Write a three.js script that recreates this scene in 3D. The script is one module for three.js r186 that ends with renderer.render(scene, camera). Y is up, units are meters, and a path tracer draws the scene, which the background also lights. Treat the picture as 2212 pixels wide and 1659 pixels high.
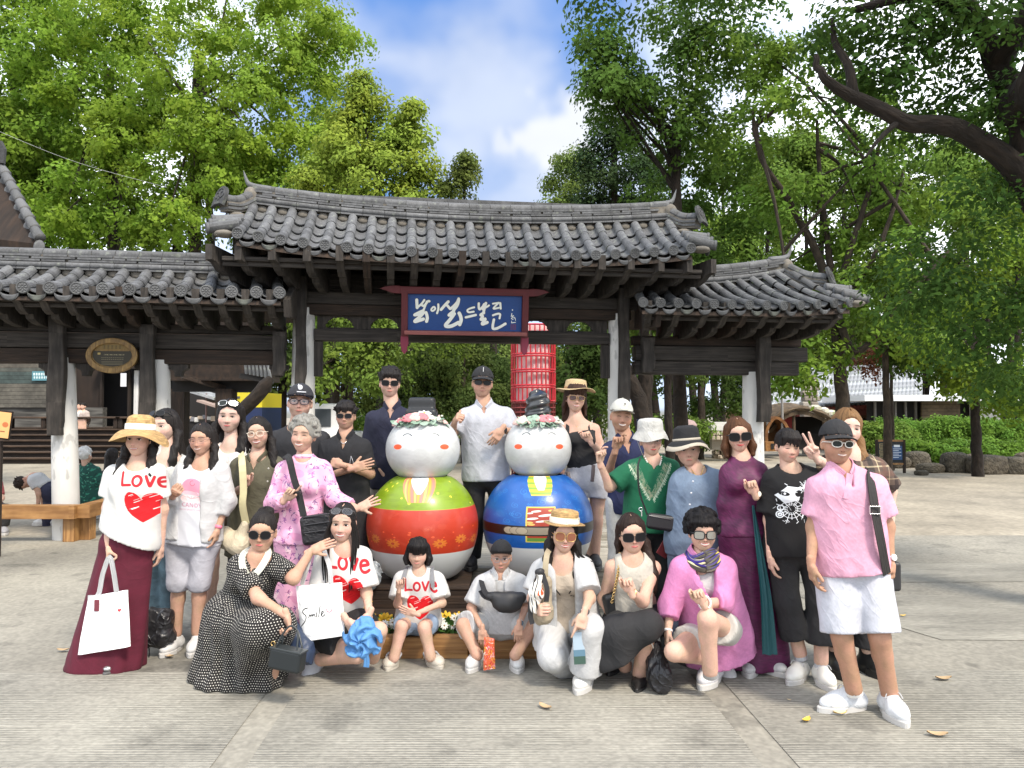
import * as THREE from 'three';
import { mergeGeometries } from 'three/addons/utils/BufferGeometryUtils.js';
import { RoundedBoxGeometry } from 'three/addons/geometries/RoundedBoxGeometry.js';
const sphere = (...a) => new THREE.SphereGeometry(...a),mesh = (...a) => new THREE.Mesh(...a),rgbOf = (...a) => new THREE.Color(...a),cylinder = (...a) => new THREE.CylinderGeometry(...a),torus = (...a) => new THREE.TorusGeometry(...a);
const floats = (...a) => new THREE.Float32BufferAttribute(...a),buffer = () => new THREE.BufferGeometry();
// ---------- camera,sky,sun,exposure ----------
const scene = new THREE.Scene();
const F = 1663,CX = 1106,CY = 829.5,EYE = 1.72,PITCH = Math.atan(56 / 1663);
const camera = new THREE.PerspectiveCamera(2 * Math.atan(CY / F) * 180 / Math.PI,4 / 3,0.1,600);
camera.position.set(0,EYE,0);
camera.lookAt(0,EYE + Math.sin(PITCH),-Math.cos(PITCH));
const renderer = new THREE.WebGLRenderer({ antialias: true });
renderer.setSize(1024,768);
renderer.toneMapping = THREE.LinearToneMapping;
renderer.toneMappingExposure = 2.5;
renderer.shadowMap.enabled = true;
const SUN_DIR = new THREE.Vector3(0.52,1.15,0.72).normalize();
const sun = new THREE.DirectionalLight(0xfff3e2,2.0);
sun.position.copy(SUN_DIR).multiplyScalar(60).add(new THREE.Vector3(0,0,-10));
sun.target.position.set(0,0,-10);
sun.castShadow = true; sun.shadow.radius = 20;
sun.shadow.mapSize.set(4096,4096);
Object.assign(sun.shadow.camera,{ left: -40,right: 40,top: 40,bottom: -40,near: 1,far: 150 });
scene.add(sun,sun.target);
// ---------- numbers ----------
let seed0 = 7;
const rnd = () => { seed0 = (seed0 + 0x6d2b79f5) | 0; let t = Math.imul(seed0 ^ (seed0 >>> 15),1 | seed0); t = (t + Math.imul(t ^ (t >>> 7),61 | t)) ^ t; return ((t ^ (t >>> 14)) >>> 0) / 4294967296; };
const rr = (a,b) => a + (b - a) * rnd();
const clamp = (x,a = 0,b = 1) => x < a ? a : x > b ? b : x;
const mix = (a,b,t) => a + (b - a) * t;
const sstep = (a,b,x) => { const t = clamp((x - a) / (b - a)); return t * t * (3 - 2 * t); };
const hash3 = (x,y,z) => { let h = Math.imul(x,374761393) ^ Math.imul(y,668265263) ^ Math.imul(z,2147483647 - 1274126177); h = Math.imul(h ^ (h >>> 13),1274126177); return ((h ^ (h >>> 16)) >>> 0) / 4294967296; };
function vnoise(x,y,z) {
const i = Math.floor(x),j = Math.floor(y),k = Math.floor(z); let u = x - i,v = y - j,w = z - k;
u = u * u * (3 - 2 * u); v = v * v * (3 - 2 * v); w = w * w * (3 - 2 * w);
const L = (a,b,t) => a + (b - a) * t;
return L(L(L(hash3(i,j,k),hash3(i + 1,j,k),u),L(hash3(i,j + 1,k),hash3(i + 1,j + 1,k),u),v),
L(L(hash3(i,j,k + 1),hash3(i + 1,j,k + 1),u),L(hash3(i,j + 1,k + 1),hash3(i + 1,j + 1,k + 1),u),v),w);
}
const fbm = (x,y,z,n = 4) => { let s = 0,a = .5,t = 0; for (let i = 0; i < n; i++) { s += a * vnoise(x,y,z); t += a; a *= .5; x = x * 2.03 + 11.3; y = y * 2.03 + 5.1; z = z * 2.03 + 7.7; } return s / t; };
const CP = Math.cos(PITCH),SP = Math.sin(PITCH);
function at(px,py,d) { const cx = (px - CX) / F,cy = (CY - py) / F,t = d / (CP - cy * SP); return [cx * t,EYE + (SP + cy * CP) * t,-d]; }
function onGround(px,py,h = 0) { const cx = (px - CX) / F,cy = (CY - py) / F,t = (h - EYE) / (SP + cy * CP); return [cx * t,h,-(CP - cy * SP) * t]; }
const V = (a) => new THREE.Vector3(a[0],a[1],a[2]);
const add = (a,b) => [a[0] + b[0],a[1] + b[1],a[2] + b[2]],sub = (a,b) => [a[0] - b[0],a[1] - b[1],a[2] - b[2]],mul = (a,s) => [a[0] * s,a[1] * s,a[2] * s];
const dot = (a,b) => a[0] * b[0] + a[1] * b[1] + a[2] * b[2],len = (a) => Math.hypot(a[0],a[1],a[2]),nrm = (a) => mul(a,1 / (len(a) || 1));
const cross = (a,b) => [a[1] * b[2] - a[2] * b[1],a[2] * b[0] - a[0] * b[2],a[0] * b[1] - a[1] * b[0]];
const lerp = (a,b,t) => [mix(a[0],b[0],t),mix(a[1],b[1],t),mix(a[2],b[2],t)];
// ---------- sky ----------
{
const W = 1024,Hh = 512,data = new Float32Array(W * Hh * 4);
const cum = [[at(1225,285,1),.075,.06],[at(1260,250,1),.06,.05],[at(1190,330,1),.05,.035],[at(1215,320,1),.09,.04]].map(([p,a,b]) => [nrm(sub(p,[0,EYE,0])),a,b]);
for (let j = 0; j < Hh; j++) for (let i = 0; i < W; i++) {
const az = ((i + .5) / W - .5) * 2 * Math.PI,el = ((j + .5) / Hh - .5) * Math.PI;
const d = [Math.cos(el) * Math.cos(az),Math.sin(el),Math.cos(el) * Math.sin(az)];
let c;
if (el < 0) c = [.2,.2,.18];
else {
const h = Math.pow(1 - d[1],3),q = 1.6 / (d[1] + .35),n = fbm(d[0] * q * 1.7 + 3,d[2] * q * 1.7 + 1.7,4.2,6),n2 = fbm(d[0] * q * 5 + 9,d[2] * q * 5,1.3,5);
c = [mix(.034,.13,h),mix(.115,.235,h),mix(.33,.41,h)];
const lane = sstep(.42,.1,Math.abs(d[0] + .03)) * sstep(.1,-.5,d[2]);
let cl = sstep(mix(.3,.42,lane),mix(.62,.7,lane),n * .75 + n2 * .3) * mix(.95,.62,lane),b = mix(mix(.85,.36,lane),mix(1.15,.46,lane),n2);
cl = Math.max(cl,mix(.5,.0,lane) + .34 * sstep(.3,.95,h) * n2);
for (const [p,a,w] of cum) {
const dx = (d[0] - p[0]) / a,dy = (d[1] - p[1]) / w; if (d[2] > 0) continue;
const r = Math.hypot(dx,dy) + (fbm(d[0] * 38,d[1] * 38,2,5) - .5) * 1.5;
cl = Math.max(cl,sstep(1.15,.45,r) * .95);
}
c = [mix(c[0],b * .97,cl),mix(c[1],b,cl),mix(c[2],b * 1.04,cl)];
}
const o = (j * W + i) * 4; data[o] = c[0]; data[o + 1] = c[1]; data[o + 2] = c[2]; data[o + 3] = 1;
}
const sky = new THREE.DataTexture(data,W,Hh,THREE.RGBAFormat,THREE.FloatType);
sky.mapping = THREE.EquirectangularReflectionMapping; sky.minFilter = sky.magFilter = THREE.LinearFilter; sky.needsUpdate = true;
scene.background = sky; scene.environment = sky;
}
// ---------- naming ----------
const used = new Map();
const numbered = (n) => { const k = used.get(n) || 0; used.set(n,k + 1); return k ? n + '_' + String(k).padStart(3,'0') : n; };
function tag(o,label,category,group,kind) { if (label) o.userData.label = label; if (category) o.userData.category = category; if (group) o.userData.group = group; if (kind) o.userData.kind = kind; return o; }
const shade = (o) => { o.castShadow = o.receiveShadow = true; return o; };
function thing(name,label,category,pos = [0,0,0],group) { const o = new THREE.Group(); o.name = numbered(name); o.position.set(...pos); scene.add(o); return tag(o,label,category,group); }
function part(parent,name,geo,mat,label) {
let o = parent; const off = [0,0,0];
while (o && o !== scene) { off[0] += o.position.x; off[1] += o.position.y; off[2] += o.position.z; o = o.parent; }
if (off[0] || off[1] || off[2]) geo.translate(-off[0],-off[1],-off[2]);
const m = shade(mesh(geo,mat)); m.name = name; parent.add(m); if (label) m.userData.label = label; return m;
}
function struct(name,geo,mat) { const m = shade(mesh(geo,mat)); m.name = numbered(name); m.userData.kind = 'structure'; scene.add(m); return m; }
// ---------- materials ----------
const mats = new Map();
function mat(c,rough = .85,o = {}) {
const key = JSON.stringify([c,rough,Object.keys(o).map((k) => [k,o[k]?.uuid ?? o[k]])]);
if (!mats.has(key)) { const M = (o.transmission !== undefined || o.clearcoat || o.sheen || o.specularIntensity !== undefined) ? THREE.MeshPhysicalMaterial : THREE.MeshStandardMaterial; const m = new M({ roughness: rough,side: THREE.DoubleSide,...o }); if (c) m.color.setRGB(...c); mats.set(key,m); }
return mats.get(key);
}
const srgb = (r,g,b) => [r,g,b].map((v) => { v /= 255; return v <= .04045 ? v / 12.92 : Math.pow((v + .055) / 1.055,2.4); });
function canvas(w,h,draw) {
const c = document.createElement('canvas'); c.width = w; c.height = h; const g = c.getContext('2d'); draw(g,w,h);
const t = new THREE.CanvasTexture(c); t.colorSpace = THREE.SRGBColorSpace; t.magFilter = THREE.LinearFilter; return t;
}
function pixels(n,f,rep,color = false,m = n) {
const d = new Uint8Array(n * m * 4);
for (let j = 0; j < m; j++) for (let i = 0; i < n; i++) { const v = f(i / n,j / m,i,j),o = (j * n + i) * 4,a = Array.isArray(v) ? v : [v,v,v]; for (let k = 0; k < 3; k++) d[o + k] = clamp(a[k]) * 255; d[o + 3] = 255; }
const t = new THREE.DataTexture(d,n,m); t.wrapS = t.wrapT = THREE.RepeatWrapping; t.magFilter = THREE.LinearFilter; t.minFilter = THREE.LinearMipmapLinearFilter; t.generateMipmaps = true; if (color) t.colorSpace = THREE.SRGBColorSpace; if (rep) t.repeat.set(rep[0],rep[1]); t.needsUpdate = true; return t;
}
const tn = (u,v,f,s = 0,n = 4) => { let a = .5,r = 0,t = 0; for (let i = 0; i < n; i++) { const F2 = f << i,x = u * F2,y = v * F2,i0 = Math.floor(x),j0 = Math.floor(y); let p = x - i0,q = y - j0; p = p * p * (3 - 2 * p); q = q * q * (3 - 2 * q); const H2 = (X,Y) => hash3((X + F2) % F2,(Y + F2) % F2,s + i * 17); r += a * mix(mix(H2(i0,j0),H2(i0 + 1,j0),p),mix(H2(i0,j0 + 1),H2(i0 + 1,j0 + 1),p),q); t += a; a *= .5; } return r / t; };
// ---------- geometry helpers ----------
const box = (w,h,d,x = 0,y = 0,z = 0) => new THREE.BoxGeometry(w,h,d).translate(x,y,z);
const rbox = (w,h,d,r,x = 0,y = 0,z = 0) => new RoundedBoxGeometry(w,h,d,2,r).translate(x,y,z);
function merge(gs) { gs = gs.map((g) => g.index ? g.toNonIndexed() : g); for (const g of gs) { for (const k of Object.keys(g.attributes)) if (!['position','normal','uv'].includes(k)) g.deleteAttribute(k); if (!g.attributes.uv) g.setAttribute('uv',new THREE.BufferAttribute(new Float32Array(g.attributes.position.count * 2),2)); if (!g.attributes.normal) g.computeVertexNormals(); g.morphAttributes = {}; } return mergeGeometries(gs); }
function tube(pts,rad,sides = 8,flat = 1) {
const n = pts.length,R = (i) => typeof rad === 'number' ? rad : rad[Math.min(i,rad.length - 1)];
const pos = [],uv = [],idx = []; let up = null,L = 0;
for (let i = 0; i < n; i++) {
const t = nrm(sub(pts[Math.min(i + 1,n - 1)],pts[Math.max(i - 1,0)]));
if (!up) { up = Math.abs(t[1]) < .9 ? [0,1,0] : [1,0,0]; }
const s = nrm(cross(t,up)); const u = cross(s,t); up = u; if (i) L += len(sub(pts[i],pts[i - 1]));
for (let k = 0; k <= sides; k++) { const a = k / sides * 2 * Math.PI,p = add(pts[i],add(mul(s,Math.cos(a) * R(i)),mul(u,Math.sin(a) * R(i) * flat))); pos.push(...p); uv.push(k / sides,L); }
}
const m = sides + 1;
for (let i = 0; i < n - 1; i++) for (let k = 0; k < sides; k++) { const a = i * m + k,b = a + 1,c = a + m,d = c + 1; idx.push(a,c,b,b,c,d); }
const c0 = pos.length / 3; pos.push(...pts[0],...pts[n - 1]); uv.push(.5,0,.5,L);
for (let k = 0; k < sides; k++) { idx.push(c0,k,k + 1,c0 + 1,(n - 1) * m + k + 1,(n - 1) * m + k); }
const g = buffer(); g.setAttribute('position',floats(pos,3)); g.setAttribute('uv',floats(uv,2)); g.setIndex(idx); g.computeVertexNormals(); return g;
}
function spline(pts,n = 24) { const c = new THREE.CatmullRomCurve3(pts.map(V),false,'centripetal'); return c.getPoints(n).map((p) => [p.x,p.y,p.z]); }
function band(pts,w,th,face) {
const n = pts.length,pos = [],idx = [],uv = []; let L = 0;
for (let i = 0; i < n; i++) {
const t = nrm(sub(pts[Math.min(i + 1,n - 1)],pts[Math.max(i - 1,0)])),f = typeof face === 'function' ? face(i / (n - 1),pts[i]) : face;
const s = nrm(cross(t,f)),u = nrm(cross(s,t)); if (i) L += len(sub(pts[i],pts[i - 1]));
for (const [a,b] of [[-1,-1],[1,-1],[1,1],[-1,1]]) { pos.push(...add(pts[i],add(mul(s,a * w / 2),mul(u,b * th / 2)))); uv.push((a + 1) / 2,L); }
}
for (let i = 0; i < n - 1; i++) for (let k = 0; k < 4; k++) { const a = i * 4 + k,b = i * 4 + (k + 1) % 4; idx.push(a,b,a + 4,b,b + 4,a + 4); }
const e = (n - 1) * 4; idx.push(0,2,1,0,3,2,e,e + 1,e + 2,e,e + 2,e + 3);
const g = buffer(); g.setAttribute('position',floats(pos,3)); g.setAttribute('uv',floats(uv,2)); g.setIndex(idx); const h = g.toNonIndexed(); h.computeVertexNormals(); return h;
}
function extrude(pts,depth,bevel = 0,holes = []) {
const s = new THREE.Shape(pts.map(([x,y]) => new THREE.Vector2(x,y))); for (const h of holes) s.holes.push(new THREE.Path(h.map(([x,y]) => new THREE.Vector2(x,y))));
return new THREE.ExtrudeGeometry(s,{ depth,bevelEnabled: bevel > 0,bevelThickness: bevel,bevelSize: bevel,bevelSegments: 2,curveSegments: 10,steps: 1 });
}
const lathe = (pts,n = 32) => new THREE.LatheGeometry(pts.map(([r,y]) => new THREE.Vector2(r,y)),n);
function basis(g,o,x,y,z) { const m = new THREE.Matrix4().makeBasis(V(x),V(y),V(z)); m.setPosition(...o); return g.applyMatrix4(m); }
function beam(a,b,w,h,up = [0,1,0]) { const d = sub(b,a),L = len(d),t = nrm(d); let s = nrm(cross(up,t)); const u = cross(t,s); return basis(box(w,h,L),lerp(a,b,.5),s,u,t); }
function boxUV(g,sc = 1) { const p = g.attributes.position,n = g.attributes.normal,uv = new Float32Array(p.count * 2); for (let i = 0; i < p.count; i++) { const ax = Math.abs(n.getX(i)),ay = Math.abs(n.getY(i)),az = Math.abs(n.getZ(i)); const x = p.getX(i),y = p.getY(i),z = p.getZ(i); let u,v; if (az >= ax && az >= ay) { u = x; v = y; } else if (ax >= ay) { u = z; v = y; } else { u = x; v = z; } uv[2 * i] = u * sc; uv[2 * i + 1] = v * sc; } g.setAttribute('uv',new THREE.BufferAttribute(uv,2)); return g; }
// ---------- signed distance shapes and their mesher ----------
const smin = (a,b,k) => { if (k <= 0) return a < b ? a : b; const h = k - Math.abs(a - b); return h <= 0 ? (a < b ? a : b) : (a < b ? a : b) - h * h / (4 * k); };
const smax = (a,b,k) => -smin(-a,-b,k);
function bbOf(pts,r) { const b = [1e9,1e9,1e9,-1e9,-1e9,-1e9]; pts.forEach((p,i) => { const R = Array.isArray(r) ? r[i] : r; for (let k = 0; k < 3; k++) { b[k] = Math.min(b[k],p[k] - R); b[k + 3] = Math.max(b[k + 3],p[k] + R); } }); return b; }
const bbUnion = (l) => l.reduce((a,b) => [0,1,2].map((k) => Math.min(a[k],b[k])).concat([3,4,5].map((k) => Math.max(a[k],b[k]))));
function cap(a,b,ra,rb = ra) {
const [ax,ay,az] = a,dx = b[0] - ax,dy = b[1] - ay,dz = b[2] - az,dd = 1 / (dx * dx + dy * dy + dz * dz || 1e-9),dr = rb - ra;
const f = (x,y,z) => { const px = x - ax,py = y - ay,pz = z - az; let t = (px * dx + py * dy + pz * dz) * dd; t = t < 0 ? 0 : t > 1 ? 1 : t; const qx = px - t * dx,qy = py - t * dy,qz = pz - t * dz; return Math.sqrt(qx * qx + qy * qy + qz * qz) - ra - t * dr; };
f.bb = bbOf([a,b],[ra,rb]); return f;
}
function flatcap(a,b,ra,rb,w,q) {
const d = sub(b,a),dd = 1 / (dot(d,d) || 1e-9),fr = nrm(cross(w,d)); w = nrm(w);
const f = (x,y,z) => {
const px = x - a[0],py = y - a[1],pz = z - a[2]; let t = (px * d[0] + py * d[1] + pz * d[2]) * dd; t = t < 0 ? 0 : t > 1 ? 1 : t;
const R = ra + (rb - ra) * t,qx = px - t * d[0],qy = py - t * d[1],qz = pz - t * d[2];
const s = qx * w[0] + qy * w[1] + qz * w[2],n = qx * fr[0] + qy * fr[1] + qz * fr[2],e2 = Math.max(0,qx * qx + qy * qy + qz * qz - s * s - n * n),Q = R * q;
const k0 = Math.sqrt(s * s / (R * R) + n * n / (Q * Q) + e2 / (Q * Q)),k1 = Math.sqrt(s * s / (R ** 4) + n * n / (Q ** 4) + e2 / (Q ** 4));
return k1 < 1e-6 ? -Q : k0 * (k0 - 1) / k1;
};
f.bb = bbOf([a,b],Math.max(ra,rb)); return f;
}
function ell(c,r,X = [1,0,0],Y = [0,1,0],Z = [0,0,1]) {
const f = (x,y,z) => { const p0 = x - c[0],p1 = y - c[1],p2 = z - c[2]; const u = (p0 * X[0] + p1 * X[1] + p2 * X[2]) / r[0],v = (p0 * Y[0] + p1 * Y[1] + p2 * Y[2]) / r[1],w = (p0 * Z[0] + p1 * Z[1] + p2 * Z[2]) / r[2]; const k0 = Math.sqrt(u * u + v * v + w * w),k1 = Math.sqrt((u / r[0]) ** 2 + (v / r[1]) ** 2 + (w / r[2]) ** 2); return k1 < 1e-6 ? -Math.min(...r) : k0 * (k0 - 1) / k1; };
f.bb = bbOf([c],Math.max(...r)); return f;
}
function rect(c,h,r,X = [1,0,0],Y = [0,1,0],Z = [0,0,1]) {
const f = (x,y,z) => { const p0 = x - c[0],p1 = y - c[1],p2 = z - c[2]; const u = Math.abs(p0 * X[0] + p1 * X[1] + p2 * X[2]) - h[0] + r,v = Math.abs(p0 * Y[0] + p1 * Y[1] + p2 * Y[2]) - h[1] + r,w = Math.abs(p0 * Z[0] + p1 * Z[1] + p2 * Z[2]) - h[2] + r; const a = Math.max(u,0),b = Math.max(v,0),e = Math.max(w,0); return Math.sqrt(a * a + b * b + e * e) + Math.min(Math.max(u,v,w),0) - r; };
f.bb = bbOf([c],Math.hypot(...h)); return f;
}
function join(fs,k = .03) { const n = fs.length,f = (x,y,z) => { let d = fs[0](x,y,z); for (let i = 1; i < n; i++) d = smin(d,fs[i](x,y,z),k); return d; }; f.bb = bbUnion(fs.map((q) => q.bb)); return f; }
function cut(f,p,n,k = .004) { n = nrm(n); const c = dot(p,n),g = (x,y,z) => smax(f(x,y,z),x * n[0] + y * n[1] + z * n[2] - c,k); g.bb = f.bb; return g; }
function carve(f,h,k = .008) { const g = (x,y,z) => smax(f(x,y,z),-h(x,y,z),k); g.bb = f.bb; return g; }
function grow(f,m,big = 0) { const g = (x,y,z) => f(x,y,z) + m(x,y,z); g.bb = [f.bb[0] - big,f.bb[1] - big,f.bb[2] - big,f.bb[3] + big,f.bb[4] + big,f.bb[5] + big]; return g; }
const limit = (f,bb) => { f.bb = f.bb.map((v,i) => i < 3 ? Math.max(v,bb[i]) : Math.min(v,bb[i])); return f; };
function skin(f,h,slack = 1.25) {
const bb = f.bb,m = h * 1.7,x0 = bb[0] - m,y0 = bb[1] - m,z0 = bb[2] - m;
const nx = Math.ceil((bb[3] + m - x0) / h) + 1,ny = Math.ceil((bb[4] + m - y0) / h) + 1,nz = Math.ceil((bb[5] + m - z0) / h) + 1;
const D = new Float32Array(nx * ny * nz),B = 5,sx = 1,sy = nx,sz = nx * ny,rad = B * h * .87 * slack;
for (let k = 0; k < nz; k += B) for (let j = 0; j < ny; j += B) for (let i = 0; i < nx; i += B) {
const c = f(x0 + (i + (B - 1) / 2) * h,y0 + (j + (B - 1) / 2) * h,z0 + (k + (B - 1) / 2) * h),I = Math.min(i + B,nx),J = Math.min(j + B,ny),K = Math.min(k + B,nz);
if (Math.abs(c) > rad) { for (let r = k; r < K; r++) for (let q = j; q < J; q++) D.fill(c,i + q * sy + r * sz,I + q * sy + r * sz); }
else for (let r = k; r < K; r++) for (let q = j; q < J; q++) for (let p = i; p < I; p++) D[p + q * sy + r * sz] = f(x0 + p * h,y0 + q * h,z0 + r * h);
}
const id = new Int32Array(nx * ny * nz).fill(-1),pos = [],idx = [],E = [0,1,0,2,0,4,1,3,1,5,2,3,2,6,3,7,4,5,4,6,5,7,6,7],v = new Float32Array(8),off = [0,sx,sy,sx + sy,sz,sx + sz,sy + sz,sx + sy + sz];
for (let k = 0; k < nz - 1; k++) for (let j = 0; j < ny - 1; j++) for (let i = 0; i < nx - 1; i++) {
const b = i + j * sy + k * sz; let s = 0; for (let c = 0; c < 8; c++) { v[c] = D[b + off[c]]; if (v[c] < 0) s++; }
if (s === 0 || s === 8) continue;
let X = 0,Y = 0,Z = 0,n = 0;
for (let e = 0; e < 24; e += 2) { const p = E[e],q = E[e + 1],a = v[p],c = v[q]; if ((a < 0) === (c < 0)) continue; const t = a / (a - c); X += (p & 1) + t * ((q & 1) - (p & 1)); Y += (p >> 1 & 1) + t * ((q >> 1 & 1) - (p >> 1 & 1)); Z += (p >> 2) + t * ((q >> 2) - (p >> 2)); n++; }
id[b] = pos.length / 3; pos.push(x0 + (i + X / n) * h,y0 + (j + Y / n) * h,z0 + (k + Z / n) * h);
}
const quad = (a,b,c,d,flip) => { if (a < 0 || b < 0 || c < 0 || d < 0) return; if (flip) idx.push(a,c,b,b,c,d); else idx.push(a,b,c,b,d,c); };
for (let k = 1; k < nz - 1; k++) for (let j = 1; j < ny - 1; j++) for (let i = 1; i < nx - 1; i++) {
const b = i + j * sy + k * sz,s = D[b] < 0;
if (s !== D[b + sx] < 0) quad(id[b - sy - sz],id[b - sz],id[b - sy],id[b],!s);
if (s !== D[b + sy] < 0) quad(id[b - sx - sz],id[b - sx],id[b - sz],id[b],!s);
if (s !== D[b + sz] < 0) quad(id[b - sx - sy],id[b - sy],id[b - sx],id[b],!s);
}
const g = buffer(); g.setAttribute('position',floats(pos,3)); g.setIndex(idx); g.computeVertexNormals(); return g;
}
// ---------- surfaces ----------
const woodTex = (seed,base,dark,streak = 1) => pixels(256,(u,v) => { const g = tn(u,v * 6 % 1,4,seed,3),l = tn(u * .999,v,64,seed + 5,2) * .55 + tn(u,v,8,seed + 3,4) * .45,k = clamp((l - .35) * 1.5 * streak + (g - .5) * .4,0,1); return base.map((b,i) => mix(dark[i],b,k)); },null,true);
function grainU(seed,base,dark) { base = base.map((v) => v * .97); dark = dark.map((v) => v * .93);
return pixels(256,(u,v) => { const l = tn(u,(v * .125) % 1,32,seed,3) * .6 + tn(u,v,8,seed + 9,4) * .4,k = clamp((l - .3) * 2.1,0,1); return base.map((b,i) => mix(dark[i],b,k)); },null,true);
}
const darkWoodTex = grainU(3,[.285,.262,.242],[.15,.135,.122]);
const brownWoodTex = grainU(8,[.25,.19,.145],[.135,.1,.075]);
const honeyTex = grainU(13,[.72,.55,.34],[.52,.36,.19]);
const deckTex = grainU(18,[.36,.28,.21],[.2,.15,.11]);
const woodBump = pixels(256,(u,v) => tn(u,(v * .125) % 1,32,31,3));
const darkWood = mat(null,.85,{ map: darkWoodTex,bumpMap: woodBump,bumpScale: .008 });
const brownWood = mat(null,.85,{ map: brownWoodTex,bumpMap: woodBump,bumpScale: .008 });
const honeyWood = mat(null,.6,{ map: honeyTex,bumpMap: woodBump,bumpScale: .003 });
const deckWood = mat(null,.8,{ map: deckTex,bumpMap: woodBump,bumpScale: .004 });
const tileTex = [0,1,2,3].map((s) => pixels(128,(u,v) => { const a = tn(u,v,4,40 + s,5),b = tn(u,v,32,50 + s,2),k = .315 + s * .02 + (a - .5) * .19 + (b - .5) * .11,l = sstep(.6,.78,tn(u,v,6,60 + s,4)) * .1; return [k * .985 + l * .9,k + l,k * 1.02 + l * .7]; },null,true));
const tileMats = tileTex.map((t) => mat(null,.78,{ map: t,bumpMap: t,bumpScale: .004 }));
const plaster = mat(null,.92,{ map: pixels(128,(u,v) => { const k = tn(u,v,5,71,5),e = tn(u,v,30,72,2); const g = .42 + (k - .5) * .26 + (e - .5) * .12; return [g,g * .955,g * .88]; },null,true) });
const whitePaint = mat(null,.7,{ map: pixels(256,(u,v) => { const s = tn(u,v,3,81,5),w = sstep(.66,.78,tn(u,v,10,83,4)) * .12; const g = .8 + (s - .5) * .12 - w; return [g,g * .995,g * .975]; },null,true),bumpMap: pixels(128,(u,v) => tn(u,v,12,85,4)),bumpScale: .003 });
const UVs = (g,s,axis = 'y') => { boxUV(g,s); return g; };
function timber(w,h,d,x,y,z) { const g = rbox(w,h,d,Math.min(.012,w * .2,h * .2,d * .2),x,y,z); boxUV(g,1); const uv = g.attributes.uv,p = g.attributes.position,n = g.attributes.normal,ox = rnd() * 3,oy = rnd() * 3; const L = w >= h && w >= d ? 0 : h >= d ? 1 : 2; for (let i = 0; i < p.count; i++) { const q = [p.getX(i),p.getY(i),p.getZ(i)],nn = [n.getX(i),n.getY(i),n.getZ(i)].map(Math.abs),ax = [0,1,2].filter((k) => k !== L).sort((a,b) => nn[a] - nn[b])[0]; uv.setXY(i,q[ax] * 2.2 + ox,q[L] * .55 + oy); } return g; }
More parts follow.
